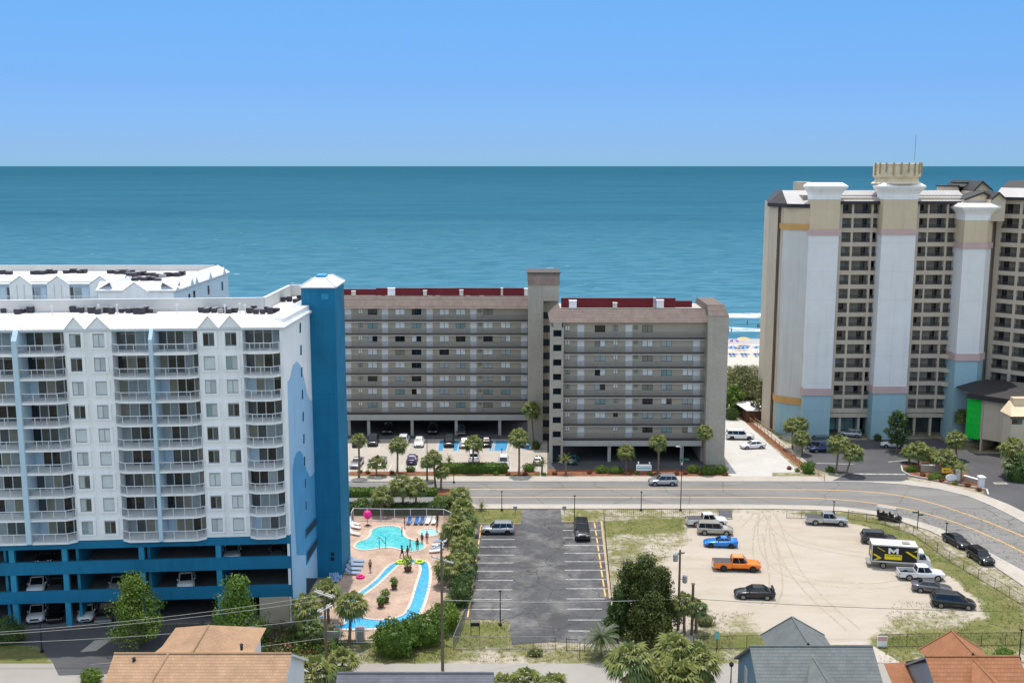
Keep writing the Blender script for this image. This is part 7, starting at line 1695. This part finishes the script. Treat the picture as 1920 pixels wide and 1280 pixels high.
panel_fence('dark_wire_fence', 'short wire fence between pavement and silver pickup, right of the lot entrance', gpoly([(1475, 971), (1530, 972)]), 1.2, 2.6, 'slab_brown', pick_=.2, rails=(.06, 1.0))
b = MB(); p, q = G(1348, 971), G(1372, 972); F = Frame(p, q - p, (0, -1)); l = (q - p).length; b.box(0, l, -.02, .02, .15, 1.25, 0, F); b.box(-.05, l + .05, -.03, .03, 1.25, 1.32, 1, F); b.box(-.05, .03, -.03, .03, 0, 1.3, 1, F); b.box(l - .03, l + .05, -.03, .03, 0, 1.3, 1, F); o = b.build('lot_gate', ['ac_pale', 'steel_dull']); tag(o, 'grey sheet gate behind the white pickup at the lot entrance', 'gate')
b = MB(); p = G(1653, 1213); b.box(-.55, .55, -.03, .03, .15, 1.35); b.box(-.5, .5, -.035, .035, .8, 1.3, 1); o = b.build('fence_sign', ['sign_white', 'fabric_pink'], loc=(p.x, p.y - .08, 0)); tag(o, 'pale worn sign panel on the dark fence beside the sand lot', 'sign')
panel_fence('wooden_railing', 'brown wooden railing sloping along the mulch strip to the street', gpoly([(1389, 779), (1440, 821), (1499, 870), (1546, 902)]), 1.1, 2.4, 'wood_rail', rails=(.5, 1.0), pr=.055)
panel_fence('wooden_railing', 'short tan wooden railing beside the beach path', gpoly([(1396, 778), (1416, 793), (1447, 815)]), 1.0, 2.4, 'wood_pale', rails=(.5, 1.0), pr=.055)
# poles, lamps, wires
def upole(label, base, top_v, arms, double=False, gear=None):
    p = G(*base); h = HV(top_v, p.y); t = thing('utility_pole', label, 'utility pole', (p.x, p.y, 0)); b = MB(); b.tube((0, 0, 0), (0, 0, h), .17, 8, 0, .11); b.build('mast', 'wood_pole', t, loc=(0, 0, 0))
    for (z, l, a) in arms:
        dx, dy = math.cos(rad(a)) * l / 2, math.sin(rad(a)) * l / 2
        for off in ((-.16, .16) if double else (.15,)):
            ox, oy = -math.sin(rad(a)) * off, math.cos(rad(a)) * off; b = MB(); b.path([(-dx + ox, -dy + oy, h - z), (dx + ox, dy + oy, h - z)], .09, 4); ar = b.build('crossarm', 'vent_pale' if not gear else 'wood_pole', t, loc=(0, 0, 0))
        for f in (-.9, -.4, .4, .9): b = MB(); b.lathe([(.03, 0), (.07, .08), (.04, .12), (.07, .2), (.02, .24)], 8, (dx * f, dy * f, h - z + .06)); b.build('insulator', 'vent_pale', t, loc=(0, 0, 0))
    if gear:
        for z, x in gear: b = MB(); b.lathe([(.25, 0), (.28, .1), (.28, .8), (.2, .9)], 10, (x, -.1, h - z)); b.tube((0, 0, h - z + .4), (x, -.1, h - z + .4), .05, 5); b.build('transformer', 'steel', t, loc=(0, 0, 0))
    return p, h
p1, h1 = upole('wooden utility pole with double grey crossarms beside the hotel corner palms', (612, 1240), 1108, [(.3, 2.8, -38), (1.9, 2.0, 60)], True)
p2, h2 = upole('tall wooden utility pole between pool hedge and asphalt lot', (830, 1256), 1015, [(.3, 2.4, 62), (2.0, 3.0, -38)], False)
p3, h3 = upole('wooden utility pole with grey transformer in the sand lot beside the cedar', (1271, 1192), 1030, [(.5, 1.2, 20)], False, [(1.3, -.5), (3.8, .6)])
p = G(1297, 1190); b = MB(); b.tube((0, 0, 0), (0, 0, HV(1094, p.y)), .17, 8, 0, .15); b.box(-.2, .2, -.2, .2, HV(1094, p.y), HV(1094, p.y) + .06); o = b.build('wooden_post', 'wood_pole', loc=(p.x, p.y, 0)); tag(o, 'bare wooden post among the dark palms, right of the transformer pole', 'post')
def wire(label, A_, B_, sag, m='wire', r=.022):
    A_, B_ = Vector(A_), Vector(B_); n_ = 14; pts = [A_.lerp(B_, k / n_) - Vector((0, 0, sag * 4 * (k / n_) * (1 - k / n_))) for k in range(n_ + 1)]; b = MB(); b.path(pts, r, 4); o = b.build('power_line', m); tag(o, label, 'power line', 'overhead power lines')
T1 = Vector((p1.x, p1.y, 0)); T2 = Vector((p2.x, p2.y, 0)); T3 = Vector((p3.x, p3.y, 0))
def z_(T, z): return T + Vector((0, 0, z))
LF = lambda v: AY(-60, v, T1.y - 1)
wire('thin pale wire from the double crossarm pole to the left edge, topmost', z_(T1, h1 - .4), LF(1188), .5, 'wire_pale'); wire('pale wire just under the topmost one at the left edge', z_(T1, h1 - .9), LF(1192), .5, 'wire_pale'); wire('lower pale wire crossing the driveway to the left edge', z_(T1, h1 - 3.0), LF(1206), .5, 'wire_pale'); wire('lowest faint wire above the shingle roof to the left edge', z_(T1, h1 - 5.2), LF(1262), .4, 'wire_pale')
wire('wire from the pool hedge pole to the transformer pole, upper', z_(T2, h2 - 2.2), z_(T3, h3 - .6), .9); wire('wire from the pool hedge pole across the asphalt lot, lower', z_(T2, h2 - 6.3), z_(T3, AY(1271, 1122, T3.y).z), .3, 'wire_pale', .03); wire('long dark wire across the sand lot to the right edge', z_(T3, AY(1271, 1120, T3.y).z), AY(1990, 1147, T3.y), .35, 'wire', .028)
wire('slack service wire from the pool hedge pole toward the hotel', z_(T2, h2 - 4.4), AY(690, 1120, T2.y + 1.5), .4, 'wire_pale', .018)
def lamp(label, base, top_v, head='arm', name='lamp_post', m='black_metal', cat='lamp post'):
    p = G(*base); h = HV(top_v, p.y); t = thing(name, label, cat, (p.x, p.y, 0)); b = MB(); b.tube((0, 0, 0), (0, 0, h), .075, 7, 0, .05); b.lathe([(.2, 0), (.2, .25), (.1, .3)], 8); b.build('mast', m, t, loc=(0, 0, 0)); b = MB()
    if head == 'arm': b.tube((0, 0, h - .1), (-.5, .0, h + .1), .035, 5); b.box(-.95, -.4, -.14, .14, h + .05, h + .16)
    elif head == 'ball': b.lathe([(.08, 0), (.22, .2), (.26, .35), (.1, .55), (.02, .6)], 10, (0, 0, h))
    else: b.box(-.16, .16, -.1, .1, h - .06, h + .06)
    b.build('lamp_head', 'vent_pale' if head == 'arm' else m, t, loc=(0, 0, 0)); return t, h
t, h = lamp('tall street lamp pole with small green sign beside the driving silver car', (1276, 957), 838)
b = MB(); z = HV(861, t.location.y); b.box(-.3, 1.1, -.03, .03, z - .12, z + .12); b.build('street_sign', 'sign_green', t, loc=(0, 0, 0))
b = MB(); z = HV(871, t.location.y); b.lathe([(.16, 0), (.16, .35)], 8, (0, 0, z)); b.build('cable_box', 'vent_pale', t, loc=(0, 0, 0))
lamp('thin dark lamp pole at the near left corner of the asphalt lot', (938, 1172), 1107, 'flat'); lamp('thin dark lamp pole on the verge right of the lot drive', (1077, 981), 929, 'flat')
lamp('lamp pole at the right edge of the sand lot fence', (1911, 1236), 1180, 'flat'); lamp('black lamp with lantern head left of the blue house', (1370, 1285), 1250, 'ball'); lamp('black lamp post on the small lawn by the hotel driveway', (79, 1222), 1166, 'flat')
lamp('slim parking lamp with white head before the blue bays', (801, 862), 815, 'flat'); lamp('parking lamp with pale top beside the hedge', (941, 862), 842, 'flat'); lamp('thin pole before the long hedge at the road', (851, 905), 889, 'flat'); lamp('thin sign pole at the pavement left of the lamp pole', (1202, 957), 922, 'flat'); lamp('thin sign pole at the pavement beside the grass strip', (941, 957), 921, 'flat')
lamp('thin pole on the verge behind the silver pickup', (1563, 962), 940, 'flat'); lamp('thin pole behind the black saloons on the shoulder', (1774, 1001), 980, 'flat')
p = G(1720, 992); t = thing('street_name_sign', 'dark pole with crossed street name blades at the road bend', 'street sign', (p.x, p.y, 0)); h = HV(957, p.y); b = MB(); b.tube((0, 0, 0), (0, 0, h), .06, 6); b.build('pole', 'black_metal', t, loc=(0, 0, 0)); b = MB(); b.box(-.85, .1, -.03, .03, h - .35, h - .12); b.build('name_blade', 'sign_green', t, loc=(0, 0, 0)); b = MB(); b.box(-.03, .75, -.02, .02, h - .75, h - .5); b.build('name_blade', 'sign_green', t, loc=(0, 0, 0))
def post_sign(name, label, base, zc, w, hh, m, posts=1, cat='sign', pm='steel_dull', extra=None):
    p = G(*base); t = thing(name, label, cat, (p.x, p.y, 0)); b = MB()
    for x in ((0,) if posts == 1 else (-w / 2 + .05, w / 2 - .05)): b.tube((x, 0, 0), (x, 0, zc + hh / 2), .035, 5)
    b.build('post', pm, t, loc=(0, 0, 0)); b = MB(); b.box(-w / 2, w / 2, -.06, -.02, zc - hh / 2, zc + hh / 2)
    if extra: extra(b, zc)
    b.build('sign_panel', m if isinstance(m, list) else [m], t, loc=(0, 0, 0)); return t
def arrow(b, z): b.box(-.35, .4, -.075, -.061, z - .05, z + .05, 1); b.poly([(-.55, -.07, z), (-.28, -.07, z - .2), (-.28, -.07, z + .2)], 1)
post_sign('arrow_sign', 'yellow sign with black arrow before the hotel entrance bed', (1773, 902), 1.9, 1.5, .8, ['sign_yellow', 'truck_black'], extra=arrow)
def frame_sign(b, z): b.box(-.5, .5, -.09, -.061, z + .1, z + .35, 1)
post_sign('notice_board', 'black framed notice board on the small lawn by the asphalt lot', (891, 1189), 1.35, 1.05, .7, ['plastic_black', 'vent_pale'], 2, pm='black_metal', extra=frame_sign)
post_sign('notice_sign', 'green topped notice sign at the fence left of the blue house', (1343, 1222), 2.0, .5, .9, ['sign_teal'], pm='black_metal'); post_sign('notice_sign', 'pale sign on a thin pole before the asphalt lot fence', (1087, 1232), 2.1, .5, .6, ['vent_pale'], pm='black_metal')
post_sign('entry_sign', 'small grey sign on the grass left of the lot drive', (966, 963), .9, .6, .6, ['ac_pale'], pm='black_metal'); post_sign('entry_sign', 'small grey sign on the grass right of the lot drive', (1058, 963), .9, .6, .6, ['ac_pale'], pm='black_metal')
p = G(1207, 889); t = thing('monument_sign', 'small teal and white monument sign on a brick foot before the wing', 'sign', (p.x, p.y, 0)); b = MB(); b.box(-1.3, 1.3, -.12, .12, .7, 1.7); b.box(-1.2, 1.2, -.13, .13, 1.0, 1.25, 1)
for k in range(7): b.box(-1.0 + k * .3, -.82 + k * .3, -.135, -.13, 1.38, 1.52, 1)
b.build('sign_panel', ['sign_white', 'sign_teal'], t, loc=(0, 0, 0)); b = MB()
for x in (-1.05, .85): b.box(x, x + .2, -.15, .15, 1.7, 2.2)
b.build('finial', 'sign_white', t, loc=(0, 0, 0)); b = MB(); b.box(-.8, .8, -.2, .2, 0, .7); b.build('brick_foot', 'brick_red', t, loc=(0, 0, 0))
p = G(1783, 905); t = thing('oval_sign', 'white oval sign board low in the hotel entrance bed', 'sign', (p.x, p.y, 0)); b = MB(); b.v = []; b.lathe([(.95, -.05), (.95, .05)], 20, (0, 0, .95), axis='y'); b.v = [(x, y, .95 + (z - .95) * .62) for x, y, z in b.v]; b.build('sign_panel', 'sign_white', t, loc=(0, 0, 0)); b = MB(); b.tube((-.5, 0, 0), (-.5, 0, .8), .05, 5); b.tube((.5, 0, 0), (.5, 0, .8), .05, 5); b.build('post', 'steel_dull', t, loc=(0, 0, 0))
# hotel entrance walls
def wall_line(name, label, px, h, w, m, cap):
    P = gpoly(px); t = thing(name, label, 'wall', (P[0].x, P[0].y, 0)); b = MB(); ribbon_box(b, [p_ - Vector((P[0].x, P[0].y, 0)) for p_ in P], w, 0, h); b.build('wall_body', m, t, loc=(0, 0, 0)); b = MB(); ribbon_box(b, [p_ - Vector((P[0].x, P[0].y, 0)) for p_ in P], w + .16, h, h + .12); b.build('wall_cap', cap, t, loc=(0, 0, 0))
wall_line('garden_wall', 'low grey garden wall in the hotel entrance bed', [(1726, 884), (1765, 886)], 1.2, .3, 'hotel_shade', 'hotel_white')
wall_line('garden_wall', 'low white capped wall between the two gate pillars', [(1806, 900), (1834, 908)], .8, .3, 'hotel_shade', 'white_stucco')
for (u, v, lab) in ((1796, 900, 'white capped pillar at the left end of the low drive wall'), (1839, 913, 'white capped pillar at the drive edge')):
    p = G(u, v); t = thing('gate_pillar', lab, 'pillar', (p.x, p.y, 0), 0, 'white capped pillars'); b = MB(); b.box(-.4, .4, -.4, .4, 0, 1.7); b.build('shaft', 'hotel_white', t, loc=(0, 0, 0)); b = MB(); b.loft([[(-.55, -.55, 1.7), (.55, -.55, 1.7), (.55, .55, 1.7), (-.55, .55, 1.7)], [(-.55, -.55, 1.82), (.55, -.55, 1.82), (.55, .55, 1.82), (-.55, .55, 1.82)], [(-.1, -.1, 2.05), (.1, -.1, 2.05), (.1, .1, 2.05), (-.1, .1, 2.05)]]); b.build('cap', 'white_stucco', t, loc=(0, 0, 0))
b = MB(); p = G(1876, 906); b.box(-1.1, 1.1, -.5, .5, 0, .02); b.box(-.8, .8, -.3, .3, .02, .03, 1); struct(b.build('drain_cover', ['concrete', 'steel_dull'], loc=(p.x, p.y, .027)))
# ------------------------------------------------------------------ people
def person(label, px, h=1.7, swim='swim_dark', skin='skin', pose='stand', rz=0, z0=.06, hair='hair', group='people around the pool', at=None):
    p = at or G(*px); t = thing('person', label, 'person', (p.x, p.y, z0), rad(rz), group); s = h / 1.7
    st = pose == 'walk'; sit = pose == 'sit'
    J = [((0, 0, .95), .14), ((0, 0, 1.15), .12), ((0, 0, 1.36), .15), ((0, 0, 1.47), .06), ((0, .015, 1.60), .10), ((0, .01, 1.68), .075),
         ((.17, 0, 1.38), .06), ((.24, .02, 1.12), .045), ((.25, .10, .88), .035), ((.25, .13, .78), .035), ((-.17, 0, 1.38), .06), ((-.24, .02, 1.12), .045), ((-.25, .10, .88), .035), ((-.25, .13, .78), .035),
         ((.09, 0, .86), .10), ((.10, .16 if st else .02, .50), .07), ((.10, .14 if st else 0, .08), .045), ((.10, .26 if st else .13, .03), .035), ((-.09, 0, .86), .10), ((-.10, -.12 if st else .02, .50), .07), ((-.10, -.28 if st else 0, .08), .045), ((-.10, -.17 if st else .13, .03), .035)]
    E = [(0, 1), (1, 2), (2, 3), (3, 4), (4, 5), (2, 6), (6, 7), (7, 8), (8, 9), (2, 10), (10, 11), (11, 12), (12, 13), (0, 14), (14, 15), (15, 16), (16, 17), (0, 18), (18, 19), (19, 20), (20, 21)]
    me = bpy.data.meshes.new('body'); me.from_pydata([tuple(c * s for c in j[0]) for j in J], E, []); o = bpy.data.objects.new('body', me); COL.objects.link(o)
    md = o.modifiers.new('skin', 'SKIN'); md.use_smooth_shade = True
    for k, sv in enumerate(me.skin_vertices[0].data): sv.radius = (J[k][1] * s,) * 2; sv.use_root = k == 0
    o.modifiers.new('sub', 'SUBSURF').levels = 1
    bpy.context.view_layer.update(); dg = bpy.context.evaluated_depsgraph_get(); m2 = bpy.data.meshes.new_from_object(o.evaluated_get(dg)); o.modifiers.clear(); o.data = m2; m2.name = 'body'
    m2.materials.clear(); m2.materials.append(M[skin]); m2.materials.append(M[swim])
    for f in m2.polygons:
        z = f.center.z / s; f.material_index = 1 if (.74 < z < 1.0 and abs(f.center.x) < .2 * s) or (swim in ('swim_red', 'fabric_pink', 'shirt_white') and .74 < z < 1.36 and abs(f.center.x) < .19 * s) else 0
    o.parent = t; b = MB(); b.lathe([(.095 * s, 1.6 * s), (.112 * s, 1.67 * s), (.10 * s, 1.73 * s), (.04 * s, 1.77 * s)], 10, (0, -.015, 0)); b.build('hair', hair, t, True, (0, 0, 0)); return t
person('person in a dark swimsuit walking alone on the deck beside the pink ring', zp(340, 608), 1.7, 'swim_dark', pose='walk', rz=20)
person('person in dark shorts standing at the near pool edge, left of a pair', zp(612, 486), 1.75, 'swim_dark', 'skin_dark', pose='walk', rz=-60)
person('person in dark shorts walking at the near pool edge, right of a pair', zp(660, 490), 1.75, 'swim_blue', 'skin_dark', pose='walk', rz=60)
person('person standing in the shallow end nearest the pool corner', zp(744, 415), 1.6, 'swim_dark', 'skin_dark', rz=180)
person('person bending near the shallow end with arms low', zp(682, 420), 1.5, 'swim_blue', pose='walk', rz=90)
person('person in red swimwear on the strip between pool and hot tub', zp(826, 355), 1.65, 'swim_red', rz=200)
person('person in dark swimwear beside the red one near the hot tub', zp(784, 362), 1.5, 'swim_dark', 'skin_dark', rz=160)
person('person with tanned back at the far right rim of the swimming pool', zp(634, 232), 1.6, 'swim_dark', rz=-90)
person('person standing in the far right of the swimming pool', zp(612, 298), 1.3, 'swim_dark', rz=90)
person('person in red at the far end of the lounger row', zp(914, 205), 1.7, 'swim_dark', 'skin_dark', rz=180)
person('person stepping out of the hot tub', zp(912, 262), 1.65, 'swim_red', rz=90)
# beach
for k, (u, v, lab) in enumerate(((1421, 614, 'left one of the group of bathers at the water line'), (1424, 613.5, 'middle one of the group of bathers at the water line'), (1428, 614, 'right one of the group of bathers at the water line'), (1401, 607, 'lone bather wading in the shallow surf'), (1366, 624, 'beachgoer at the tide line beside the wing'), (1371, 624, 'beachgoer second from the wing at the tide line'))):
    p = G(u, v, -.9); person(lab, None, 1.75, ('swim_dark', 'swim_red', 'swim_blue')[k % 3], ('skin_dark', 'skin')[k % 2], z0=-1.35 if k < 4 else -1.0, group='bathers on the beach', at=p, rz=60 * k)
def beach_umbrella(label, px, ca, cb, r=1.3):
    p = G(*px, -.6); t = thing('beach_umbrella', label, 'beach umbrella', (p.x, p.y, -.6), 0, 'beach umbrellas'); b = MB(); b.tube((0, 0, 0), (.1, 0, 2.1), .03, 5); b.build('pole', 'white_rail', t, loc=(0, 0, 0)); b = MB(); n_ = 10
    for k in range(n_):
        a0, a1 = 2 * math.pi * k / n_, 2 * math.pi * (k + 1) / n_
        for (r0, z0_, r1, z1_) in ((.02, 2.3, r * .55, 2.12), (r * .55, 2.12, r, 1.75)): b.poly([(r0 * math.cos(a0), r0 * math.sin(a0), z0_), (r1 * math.cos(a0), r1 * math.sin(a0), z1_), (r1 * math.cos(a1), r1 * math.sin(a1), z1_), (r0 * math.cos(a1), r0 * math.sin(a1), z0_)], k % 2)
    b.build('canopy', [ca, cb], t, loc=(0, 0, 0))
beach_umbrella('blue and pink beach umbrella in the farther row', (1375, 650), 'swim_blue', 'fabric_pink', 2.0); beach_umbrella('orange beach umbrella in the farther row', (1394, 646), 'sign_yellow', 'fabric_pink', 2.0)
for k, (u, lab) in enumerate(((1373, 'blue and white beach umbrella of the near row, left'), (1395.5, 'blue and white beach umbrella of the near row, middle'), (1420, 'blue and white beach umbrella of the near row, right'))):
    beach_umbrella(lab, (u, 663), 'sling_blue', 'sling_pale', 1.5)
    for q in (-3, 3.5): lounger(lab.replace('beach umbrella', 'deck chair').replace('blue and white', 'dark blue') + (' side' if q < 0 else ' side, right seat') if False else 'dark blue deck chair under the ' + lab.split(', ')[1] + ' blue umbrella of the near row', (u + q, 664.5), 95, 'sling_blue', 'deck chairs under the ' + lab.split(', ')[1] + ' umbrella'); list(COL.objects)[-7] if False else None
for u in (1383, 1390, 1398): lounger('dark beach lounger in the clutter behind the near umbrellas', (u, 652), 20, 'swim_dark', 'loungers behind the near umbrellas')
for o in list(COL.objects):
    if o.name.startswith('pool_lounger') and o.location.y > 250: o.name = 'deck_chair'; o.location.z = -.55
